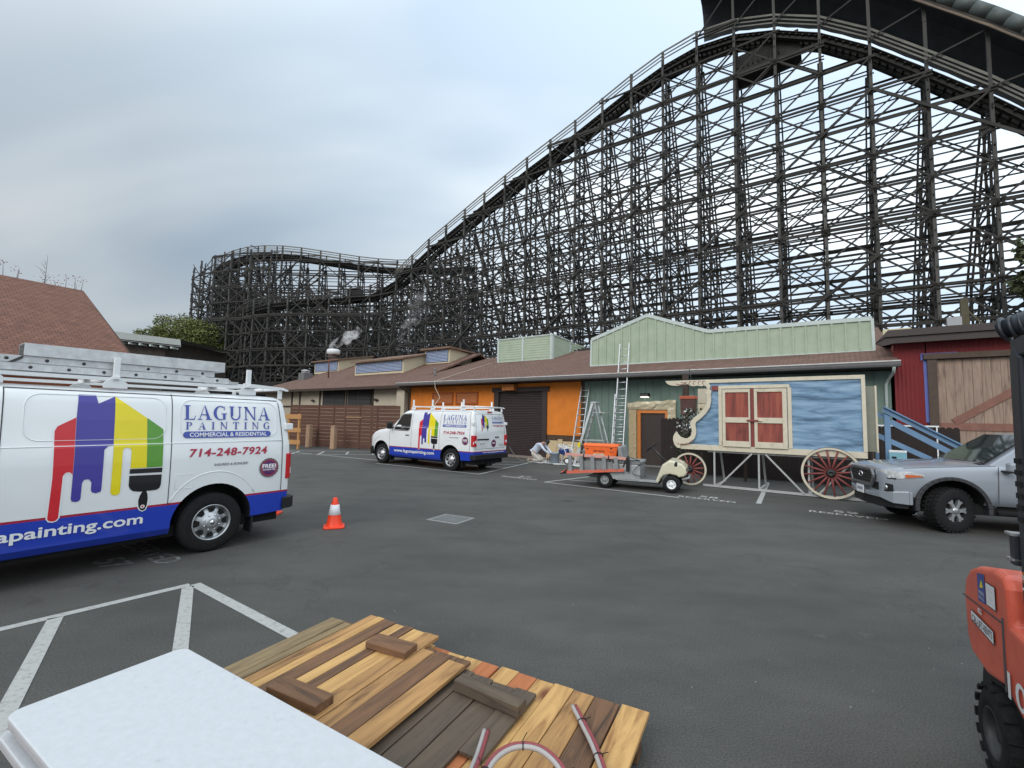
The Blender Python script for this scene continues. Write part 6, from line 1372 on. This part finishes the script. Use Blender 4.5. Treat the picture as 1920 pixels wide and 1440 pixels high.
LA = Vector((.471, .882, 0)); LB = Vector((.882, -.471, 0)); LO = Vector((-1.40, 3.73, 0)); LZ = atan2(LB.y, LB.x)
WD = {'blond': wood('pallet_blond', (.62, .37, .135), (.26, .115, .035), .45, 1), 'tan': wood('pallet_tan', (.48, .26, .095), (.12, .058, .024), .46, 1), 'olive': wood('pallet_olive', (.27, .19, .095), (.10, .07, .038), .45, 1),
      'brown': wood('pallet_brown', (.21, .105, .050), (.050, .028, .017), .48, 1), 'dark': wood('pallet_dark', (.125, .090, .060), (.042, .032, .025), .46, 1), 'red': wood('pallet_red', (.46, .155, .055), (.20, .065, .025), .42, 1)}
def knots(m):
    t = m.node_tree; n = t.nodes; l = t.links; b = n['Principled BSDF']; src = b.inputs['Base Color'].links[0].from_socket
    tc = n.new('ShaderNodeTexCoord'); oi = n.new('ShaderNodeObjectInfo'); s = n.new('ShaderNodeVectorMath'); s.operation = 'MULTIPLY_ADD'; l.new(tc.outputs['Object'], s.inputs[0]); s.inputs[1].default_value = (1, .45, .2)
    c = n.new('ShaderNodeVectorMath'); c.operation = 'SCALE'; l.new(oi.outputs['Random'], c.inputs[0]); c.inputs[3].default_value = 53; l.new(c.outputs[0], s.inputs[2])
    v = n.new('ShaderNodeTexVoronoi'); v.inputs['Scale'].default_value = 3.1; l.new(s.outputs[0], v.inputs[0])
    r = n.new('ShaderNodeValToRGB'); l.new(v.outputs[0], r.inputs[0]); e = r.color_ramp.elements; e[0].position = .06; e[0].color = (1, 1, 1, 1); e[1].position = .16; e[1].color = (0, 0, 0, 1)
    x = n.new('ShaderNodeMix'); x.data_type = 'RGBA'; l.new(r.outputs[0], x.inputs[0]); l.new(src, x.inputs[6]); x.inputs[7].default_value = (.17, .055, .02, 1); l.new(x.outputs[2], b.inputs['Base Color'])
for k in ('blond', 'tan', 'red', 'brown'): knots(WD[k])
def lp(b, a, z=0): v = LO + LB * b + LA * a; return (v.x, v.y, z)
def deck(name, label, boards, z, th=.024, beams=()):
    t = thing(name, label, 'pallet', lp(0, 0), LZ, 'lumber panels')
    for b0, b1, a1, a0, m in boards:
        mb = MB(); w_ = (b1 - b0 - .006) / 2; L = (a1 - a0) / 2; j = R.uniform(-.003, .003)
        mb.box(-w_, w_, -L, L, 0, th); o = mb.build('board', WD[m], t, bev=.003, seg=1); o.location = ((b0 + b1) / 2, (a0 + a1) / 2, z + j); o.rotation_euler = (R.uniform(-.004, .004), R.uniform(-.01, .01), R.uniform(-.006, .006))
    for b0, b1, a, zz, h, w_ in beams:
        mb = MB(); mb.box(b0, b1, a - w_ / 2, a + w_ / 2, zz, zz + h); mb.build('skid', WD['brown'], t, bev=.004, seg=1)
    return t
low = []; b = .20; cols = ['red', 'blond', 'blond', 'red', 'blond', 'red', 'blond', 'blond', 'red', 'blond', 'red']; k = 0
while b < 1.70: low.append((b, b + .137, .205 + R.uniform(-.012, .012), -1.9, cols[k % 11])); b += .137; k += 1
for w_, m in ((.125, 'blond'), (.135, 'blond'), (.135, 'tan'), (.155, 'brown'), (.165, 'blond')): low.append((b, b + w_, .205 + R.uniform(-.015, .012), -1.9, m)); b += w_
deck('lumber_panel', 'long lower panel of blond and red boards whose right end reaches across the asphalt', low, .150, .026, [(.2, 2.40, a_, 0.0, .15, .10) for a_ in (.06, -.75, -1.6)])
mid = [(1.00, 1.17, .03, -1.6, 'dark'), (1.17, 1.34, .02, -1.6, 'dark'), (1.345, 1.50, .00, -1.62, 'dark'), (1.50, 1.655, -.01, -1.62, 'dark'), (1.655, 1.80, .0, -.62, 'dark')]
deck('lumber_panel', 'middle panel of dark grey weathered boards between the upper and the lower panel', mid, .180, .022)
upb = [(-.005, .14, .02, -1.25, 'olive'), (.14, .212, .015, -1.25, 'olive'), (.215, .30, .215, -1.25, 'tan'), (.30, .372, .215, -1.25, 'blond'), (.375, .49, .205, -1.2, 'brown'), (.49, .585, .20, -1.1, 'blond'), (.585, .665, .21, -1.25, 'brown'), (.665, .79, .20, -1.25, 'blond'), (.79, .918, .198, -1.25, 'tan'), (.922, 1.03, .0, -1.3, 'tan'), (1.03, 1.16, -.02, -1.3, 'brown'), (1.16, 1.30, -.03, -1.28, 'tan')]
deck('lumber_panel', 'upper panel of mixed tan brown and olive boards partly under the white table', upb, .228, .026, [(.0, 1.28, .02, .2025, .025, .10), (.0, 1.28, -.9, .2025, .025, .10)])
def block(label, c, L, W, H, ang, m='dark'):
    t = thing('wood_block', label, 'wood block', c, ang, 'loose wood blocks'); mb = MB(); mb.box(-W / 2, W / 2, -L / 2, L / 2, 0, H); o = mb.build('offcut', WD[m], t, bev=.004, seg=1); return t
block('short brown wood block lying on the far end of the upper board panel', (-.80, 3.27, .256), .34, .14, .045, LZ + pi / 2 + .06, 'brown')
block('long dark wood block lying across the dark middle boards', (-.10, 2.80, .208), .46, .09, .065, LZ + pi / 2 - .08)
block('brown wood block beside the edge of the white table', (-1.17, 2.70, .256), .40, .13, .048, LZ + pi / 2 + .03, 'brown')

M_hr = pm('faded_red_hose', (.27, .055, .062), .55, .12, 14); M_hw = pm('grey_white_hose', (.40, .37, .35), .55, .10, 14, dirt=(.35, .30, .27), dirt_scale=14)
def twin(label, pts, ties, dx=.020):
    t = thing('twin_hose', label, 'hose', (pts[0][0], pts[0][1], 0), 0, 'twin hoses'); o = Vector((pts[0][0], pts[0][1], 0))
    P = []; V = [Vector(p) - o for p in pts]
    for i in range(len(V) - 1):
        a, b, c, d = V[max(i - 1, 0)], V[i], V[i + 1], V[min(i + 2, len(V) - 1)]
        for k in range(6): s = k / 6; P.append(.5 * ((2 * b) + (c - a) * s + (2 * a - 5 * b + 4 * c - d) * s * s + (3 * b - a - 3 * c + d) * s ** 3))
    P.append(V[-1]); A, B = [], []
    for i, p in enumerate(P):
        d = (P[min(i + 1, len(P) - 1)] - P[max(i - 1, 0)]).normalized(); n_ = Vector((-d.y, d.x, 0)).normalized() * dx / 2; A.append(p + n_); B.append(p - n_)
    mb = MB(); mb.tube(A, .0105, 8); mb.build('red_hose', M_hr, t); mb = MB(); mb.tube(B, .0115, 8); mb.build('white_hose', M_hw, t)
    for f in ties:
        i = int(f * (len(P) - 2)); d = (P[i + 1] - P[i]).normalized(); n_ = Vector((-d.y, d.x, 0)); mb = MB()
        mb.tube([P[i] + n_ * .024 * cos(q) + Vector((0, 0, .016 * sin(q))) for q in [2 * pi * k / 12 for k in range(12)]], .0028, 5, True); mb.bar(P[i] + n_ * .02 + Vector((0, 0, .01)), P[i] + n_ * .045 + d * .02 + Vector((0, 0, .03)), .003); mb.build('cable_tie', M_black, t)
Z0 = .208
twin('left red and white hose pair curving up from the bottom edge over dark boards', [(-.10, 2.62 * .97, Z0), (-.125, 2.45 * .97, Z0), (-.155, 2.28 * .97, Z0 + .01), (-.17, 2.10 * .97, Z0 + .01), (-.16, 1.9 * .97, Z0)], (.55,))
twin('looped red and white hose pair arching over the boards at the bottom edge', [(-.10, 1.98, Z0 + .06), (-.092, 2.10, Z0 + .09), (-.05, 2.20, Z0 + .10), (.02, 2.27, Z0 + .10), (.10, 2.29, Z0 + .10), (.18, 2.26, Z0 + .10), (.25, 2.18, Z0 + .09), (.29, 2.08, Z0 + .06), (.31, 1.95, Z0 + .02)], (.18, .5, .82))
twin('right red and white hose pair running down the blond boards with a black end', [(.40, 2.78, Z0 - .01), (.43, 2.62, Z0 - .01), (.455, 2.45, Z0), (.468, 2.30, Z0), (.470, 2.15, Z0), (.455, 1.98, Z0)], (.2, .55, .75))
t = thing('extension_lead', 'thin cream extension lead with a yellow plug lying inside the hose loop', 'cable', (.0, 2.1, Z0)); mb = MB(); mb.tube([(-.06, -.02, .012), (.0, .0, .02), (.06, .035, .02), (.11, .03, .02), (.15, .05, .03), (.19, .02, .03), (.17, -.03, .02), (.12, -.02, .015), (.06, -.10, .012), (.0, -.16, .01)], .0055, 7); mb.build('cord', pm('cream_cord', (.66, .60, .46), .6, .05, 9), t)
mb = MB(); mb.box(.155, .205, -.035, .005, .005, .032); mb.build('plug', pm('yellow_plug', (.62, .40, .04), .5, .1, 9), t, bev=.006)

# lift truck at the right edge
M_lo = pm('red_orange_machine_paint', (.68, .115, .062), .42, .08, 5, coat=.3, dirt=(.52, .09, .055), dirt_scale=4, bump=.05); M_lk = pm('blue_black_post', (.022, .027, .036), .45, .15, 8)
LT = Vector((3.05, 3.3, 0)); LR = radians(-120)
lt = thing('lift_truck', 'red orange lift truck with a dark overhead guard post cut by the right edge', 'lift truck', LT, LR)
# local x runs along the flank towards the camera, local -y is outwards (flank faces the camera side)
PF = [(.50, .62), (.485, .86), (.52, .96), (.60, 1.03), (.72, 1.075), (.96, 1.125), (1.08, 1.12), (1.12, 1.06), (1.13, .89), (2.4, .82), (2.4, .42), (1.34, .40), (1.22, .47), (1.02, .545), (.78, .50), (.56, .53)]
mb = MB(); mb.prism(PF, .0, 1.15); mb.build('body', M_lo, lt, bev=.035, seg=4)
mb = MB(); mb.prism([(.60, .52), (1.3, .46), (1.3, .15), (1.1, .15), (1.0, .45), (.72, .45), (.66, .22), (.56, .36)], .04, 1.1); mb.box(1.3, 2.4, .05, 1.1, .15, .42); mb.build('chassis', M_black, lt, bev=.01)
mb = MB(); mb.bar((1.055, -.004, .54), (1.055, -.004, .90), .008, .004); mb.bar((.49, -.002, .845), (1.05, -.002, .872), .006, .006); mb.build('panel_gaps', M_seam, lt)
mb = MB(); mb.box(1.14, 2.4, .06, 1.1, .865, .885); mb.build('floor_mat', M_black, lt); mb = MB(); mb.box(.62, 1.0, .15, 1.0, 1.11, 1.13); mb.build('hood_mat', M_cgrey, lt, bev=.01)
def lwheel(x, y, sy):
    wh = bpy.data.objects.new('wheel', None); COL.objects.link(wh); wh.parent = lt; M = wheel_M(x, y, .235, sy)
    w_ = MB(); tyre(w_, M, .235, .19, .125)
    for k in range(16):
        a = 2 * pi * k / 16
        for j, (h0, h1) in enumerate(((0.0, -.085), (-.105, -.19))): T = M @ Matrix.Rotation(a + j * pi / 16, 4, 'Z'); w_.prism([(.222, -.026), (.238, -.020), (.238, .020), (.222, .026)], h1, h0, 'xy', T)
    w_.build('tyre', M_rub, wh)
    r_ = MB(); r_.lathe([(.128, -.005), (.12, .0), (.112, -.02), (.10, -.075), (.05, -.08), (.045, -.03), (.001, -.03)], 32, M); r_.build('rim', M_dark, wh)
lwheel(.86, -.015, -1); lwheel(.86, 1.15, 1); lwheel(2.1, -.02, -1)
for x, y in ((1.26, .07), (1.26, 1.05)):
    mb = MB(); mb.prism([(x - .045, .86), (x + .055, .86), (x + .08, 2.20), (x + .03, 2.27), (x - .03, 2.22)], y - .05, y + .05); gp_ = mb.build('guard_post', M_lk, lt, bev=.015)
    if y < .5:
        mb = MB()
        for k in range(6): mb.box(x - .02, x + .035, y - .056, y - .049, 1.42 + k * .055, 1.445 + k * .055)
        mb.build('post_vent', M_blackhole, gp_)
mb = MB(); mb.bar((1.24, .07, 2.25), (2.5, .07, 2.30), .09); mb.bar((1.24, 1.05, 2.25), (2.5, 1.05, 2.30), .09)
for k in range(6): mb.bar((1.3 + k * .22, .07, 2.26), (1.3 + k * .22, 1.05, 2.26), .04)
mb.build('overhead_guard', M_lk, lt, bev=.01)
mb = MB(); mb.tube([(1.16, .02, 2.36), (1.22, .1, 2.385), (1.30, .3, 2.395), (1.34, .55, 2.36)], [.045, .06, .06, .05], 14)
for k in range(5): f = k / 8; mb.tube([(1.17 + .02 * k, .03 + .03 * k, 2.362 + .005 * k), (1.176 + .02 * k, .038 + .03 * k, 2.364 + .005 * k)], .064, 14)
mb.build('intake_hose', M_lk, lt)
mb = MB(); mb.box(1.15, 1.20, .01, .08, 1.20, 1.34); mb.m = 1; mb.box(1.13, 1.20, .0, .09, 1.34, 1.352); mb.box(1.14, 1.20, .0, .09, 1.22, 1.23); mb.build('work_lamp', [M_lk, M_steel], lt)
d = Decal()
d.add([[(.735, .885), (.84, .895), (.84, 1.055), (.735, 1.035)]], pm('sticker_blue', (.05, .08, .28), .4, .1, 30)); d.add([[(.79, 1.01), (.80, 1.01), (.815, .975), (.765, .965)]], M_dyel); d.text('WARNING', .75, .825, .93, .95, M_dwht); d.text('READ MANUAL', .75, .825, .905, .92, M_dwht)
d.add([[(.86, .90), (.985, .905), (.985, 1.03), (.86, 1.025)]], M_dblk); d.add([[(.865, .905), (.98, .91), (.98, 1.025), (.865, 1.02)]], M_dwht)
for k in range(7): d.add([[(.875, .92 + k * .013), (.97 - .01 * (k % 3), .922 + k * .013), (.97 - .01 * (k % 3), .926 + k * .013), (.875, .924 + k * .013)]], M_dgry, False)
d.add([[(.62, .735), (.94, .715), (.94, .79), (.62, .80)]], M_dblk); d.add([[(.626, .742), (.934, .722), (.934, .784), (.626, .793)]], M_dwht); d.text('CAL-LIFT-RENTS', .64, .92, .738, .778, M_dgry, bold=.02)
d.add([[(.74, .82), (.79, .82), (.79, .845), (.74, .845)]], M_dwht); d.add([[(.745, .828), (.785, .828), (.785, .84), (.745, .84)]], M_dcri, False)
d.text('104', 1.09, 1.42, .53, .66, M_dwht, bold=.01)
o = d.mb.build('markings', d.mats, lt)
for v in o.data.vertices: v.co.y = -.002 - v.co.y
d = Decal(); d.add([ring(1.265, 1.16, .03, 8)], pm('sticker_orange', (.55, .20, .06), .5, .2, 40)); d.text('SOS', 1.24, 1.29, 1.148, 1.172, M_dwht, bold=.03); d.add([[(1.24, 1.10), (1.29, 1.10), (1.29, 1.112), (1.24, 1.112)]], M_dwht); d.text('L', 1.25, 1.29, .93, .975, M_dgrn, bold=.03)
o = d.mb.build('post_stickers', d.mats, lt)
for v in o.data.vertices: v.co.y = .0185 - v.co.y
# ------------------------------------------------------------------ kneeling worker
M_skin = pm('skin', (.40, .23, .16), .55, .06, 9); M_shirt = pm('pale_blue_white_shirt', (.58, .64, .74), .85, .08, 7, bump=.2); M_pants = pm('paint_stained_trousers', (.60, .555, .49), .9, .08, 8, dirt=(.40, .36, .31), dirt_scale=7); M_hair = pm('dark_hair', (.016, .012, .010), .6, .2, 40)
wk = thing('person', 'painter in pale blue shirt and off white trousers kneeling and bending over a bucket', 'person', bl(-10.80, 16.80, .02), BA + radians(4))
def skin(name, mat, joints, edges, root, parent, sub=2):
    me = bpy.data.meshes.new(name); me.from_pydata([j[:3] for j in joints], edges, []); me.materials.append(mat); o = bpy.data.objects.new(name, me); COL.objects.link(o); o.parent = parent
    s = o.modifiers.new('skin', 'SKIN'); s.use_smooth_shade = True
    for i, j in enumerate(joints): v = me.skin_vertices[0].data[i]; v.radius = (j[3], j[4] if len(j) > 4 else j[3]); v.use_root = (i == root)
    m_ = o.modifiers.new('sub', 'SUBSURF'); m_.levels = sub; m_.render_levels = sub
    dg = bpy.context.evaluated_depsgraph_get(); me2 = bpy.data.meshes.new_from_object(o.evaluated_get(dg)); o.modifiers.clear(); o.data = me2
    for p in me2.polygons: p.use_smooth = True
    return o
JB = [(-.16, 0, .36, .13, .15), (-.06, 0, .52, .12, .14), (.10, 0, .68, .13, .16), (.26, 0, .78, .11, .14), (.35, 0, .83, .055), (.43, 0, .86, .065), (.50, 0, .87, .085, .078), (.545, 0, .80, .06, .055),
      (.27, .17, .76, .058), (.46, .21, .56, .042), (.66, .13, .38, .030), (.27, -.17, .76, .058), (.48, -.22, .55, .042), (.68, -.10, .37, .030),
      (-.10, .10, .30, .10), (.27, .13, .09, .065), (-.14, .13, .075, .052), (-.30, .13, .09, .035), (-.10, -.10, .30, .10), (.27, -.13, .09, .065), (-.14, -.13, .075, .052), (-.30, -.13, .09, .035)]
EB = [(0, 1), (1, 2), (2, 3), (3, 4), (4, 5), (5, 6), (6, 7), (3, 8), (8, 9), (9, 10), (3, 11), (11, 12), (12, 13), (0, 14), (14, 15), (15, 16), (16, 17), (0, 18), (18, 19), (19, 20), (20, 21)]
body = skin('body', M_skin, JB, EB, 0, wk)
def grow(idx, k): return [(*JB[i][:3], *[r * k + .008 for r in JB[i][3:]]) for i in idx]
skin('shirt', M_shirt, grow([1, 2, 3, 8, 9, 10, 11, 12, 13], 1.10) + [(-.13, 0, .42, .15, .165)], [(0, 1), (1, 2), (2, 3), (3, 4), (4, 5), (2, 6), (6, 7), (7, 8), (9, 0)], 0, wk)
skin('trousers', M_pants, grow([0, 14, 15, 16, 18, 19, 20], 1.14) + [(-.09, 0, .45, .145, .16)], [(0, 1), (1, 2), (2, 3), (0, 4), (4, 5), (5, 6), (0, 7)], 0, wk)
for sy in (1, -1):
    mb = MB(); mb.ball((-.33, sy * .13, .075), .055, 1.0, .8, 1.5); mb.ball((-.40, sy * .13, .05), .04, 1.2, .9, 1.0); mb.build('shoe', pm('pale_work_shoe', (.42, .36, .28), .8, .15, 9), wk)
    hx, hy, hz = (.66, .13, .38) if sy > 0 else (.68, -.10, .37)
    P = [(hx, hy, hz, .030, .02), (hx + .045, hy, hz - .05, .034, .018)]; E = [(0, 1)]
    for k in range(4):
        y = hy - .03 + .02 * k; i = len(P); l = (.036, .042, .040, .032)[k]
        P += [(hx + .065, y, hz - .075, .009), (hx + .07, y, hz - .075 - l, .008), (hx + .055, y, hz - .085 - l * 1.5, .007)]; E += [(1, i), (i, i + 1), (i + 1, i + 2)]
    i = len(P); P += [(hx + .03, hy - sy * .04, hz - .05, .010), (hx + .045, hy - sy * .055, hz - .085, .008)]; E += [(0, i), (i, i + 1)]
    skin('hand', M_skin, P, E, 0, wk, 1)
HM = Matrix.Translation((.505, 0, .85)) @ Matrix.Rotation(radians(52), 4, 'Y')
mb = MB(); mb.lathe([(.001, .112), (.045, .102), (.078, .072), (.092, .03), (.094, -.01), (.088, -.03)], 24, HM @ Matrix.Translation((-.014, 0, .02)) @ Matrix.Diagonal((1.08, .92, 1, 1))); mb.prism([(-.105, -.06), (-.03, -.06), (-.03, .05), (-.105, .05)], -.075, .075, M=HM); mb.build('hair', M_hair, wk, bev=.015)
mb = MB(); mb.prism([(.085, -.05), (.115, -.055), (.09, .0)], -.013, .013, M=HM); mb.build('nose', M_skin, wk, bev=.004)
for sy in (1, -1): mb = MB(); mb.ball((0, sy * .085, -.03), .03, .7, .35, 1.1, M=HM); mb.build('ear', M_skin, wk); mb = MB(); mb.ball((.078, sy * .032, -.02), .010, M=HM); mb.build('eye', M_hair, wk)
mb = MB(); mb.prism([(.078, -.082), (.092, -.08), (.09, -.072), (.078, -.072)], -.02, .02, M=HM); mb.build('mouth', M_maroon, wk)
mb = MB()
for k in range(3): mb.tube([(.58 + .05 * k, -.05 + .06 * k, .0), (.60 + .04 * k, -.05 + .06 * k, .25)], .012, 6)
t = thing('paint_tools', 'short paint tool handles standing between the worker and the bucket', 'paint tools', bl(-10.80, 16.80, .02), BA); mb.build('handle', M_dkwood, t)

# ------------------------------------------------------------------ steam from the roof vents
def steam_mat(dens, scale):
    m = bpy.data.materials.new('steam'); m.use_nodes = True; t = m.node_tree; n = t.nodes; l = t.links
    for x in list(n): n.remove(x)
    o = n.new('ShaderNodeOutputMaterial'); v = n.new('ShaderNodeVolumePrincipled'); l.new(v.outputs[0], o.inputs['Volume']); v.inputs['Color'].default_value = (.95, .95, .95, 1); v.inputs['Anisotropy'].default_value = .2
    tc = n.new('ShaderNodeTexCoord'); z = n.new('ShaderNodeTexNoise'); z.inputs['Scale'].default_value = scale; z.inputs['Detail'].default_value = 4; z.inputs['Distortion'].default_value = .8; l.new(tc.outputs['Object'], z.inputs[0])
    r = n.new('ShaderNodeMapRange'); l.new(z.outputs[0], r.inputs[0]); r.inputs[1].default_value = .48; r.inputs[2].default_value = .66; r.inputs[3].default_value = 0; r.inputs[4].default_value = dens; l.new(r.outputs[0], v.inputs['Density']); return m
def plume(label, base, blobs, dens, scale):
    mb = MB()
    for x, y, z, r in blobs: mb.ball((x, y, z), r, 1, 1, .9, 8)
    o = mb.build('steam_plume', steam_mat(dens, scale)); o.location = base; o.rotation_euler = (0, 0, BA)
    md = o.modifiers.new('r', 'REMESH'); md.mode = 'VOXEL'; md.voxel_size = .12; md.use_smooth_shade = True
    return tag(o, label, 'steam', kind='stuff')
plume('white steam drifting right from the thin vent pipe on the beige roof', bl(-34.6, 21.5, 6.8), [(0, 0, 0, .2), (.12, 0, .35, .30), (.32, .1, .68, .38), (.75, 0, .95, .48), (1.3, -.1, .98, .44), (1.75, .1, 1.2, .50), (2.3, 0, 1.12, .42), (2.75, -.1, 1.42, .48), (3.3, 0, 1.45, .40), (3.6, .1, 1.75, .38), (4.0, 0, 1.7, .28)], 3.4, 1.5)
plume('faint wisp of steam higher up against the coaster right of the main plume', bl(-30.0, 25, 7.6), [(.1, 0, 0, .3), (.5, 0, .7, .5), (1.0, 0, 1.5, .7), (1.5, 0, 2.4, .8), (2.0, 0, 3.3, .8), (2.3, 0, 4.0, .6)], .5, 1.3)
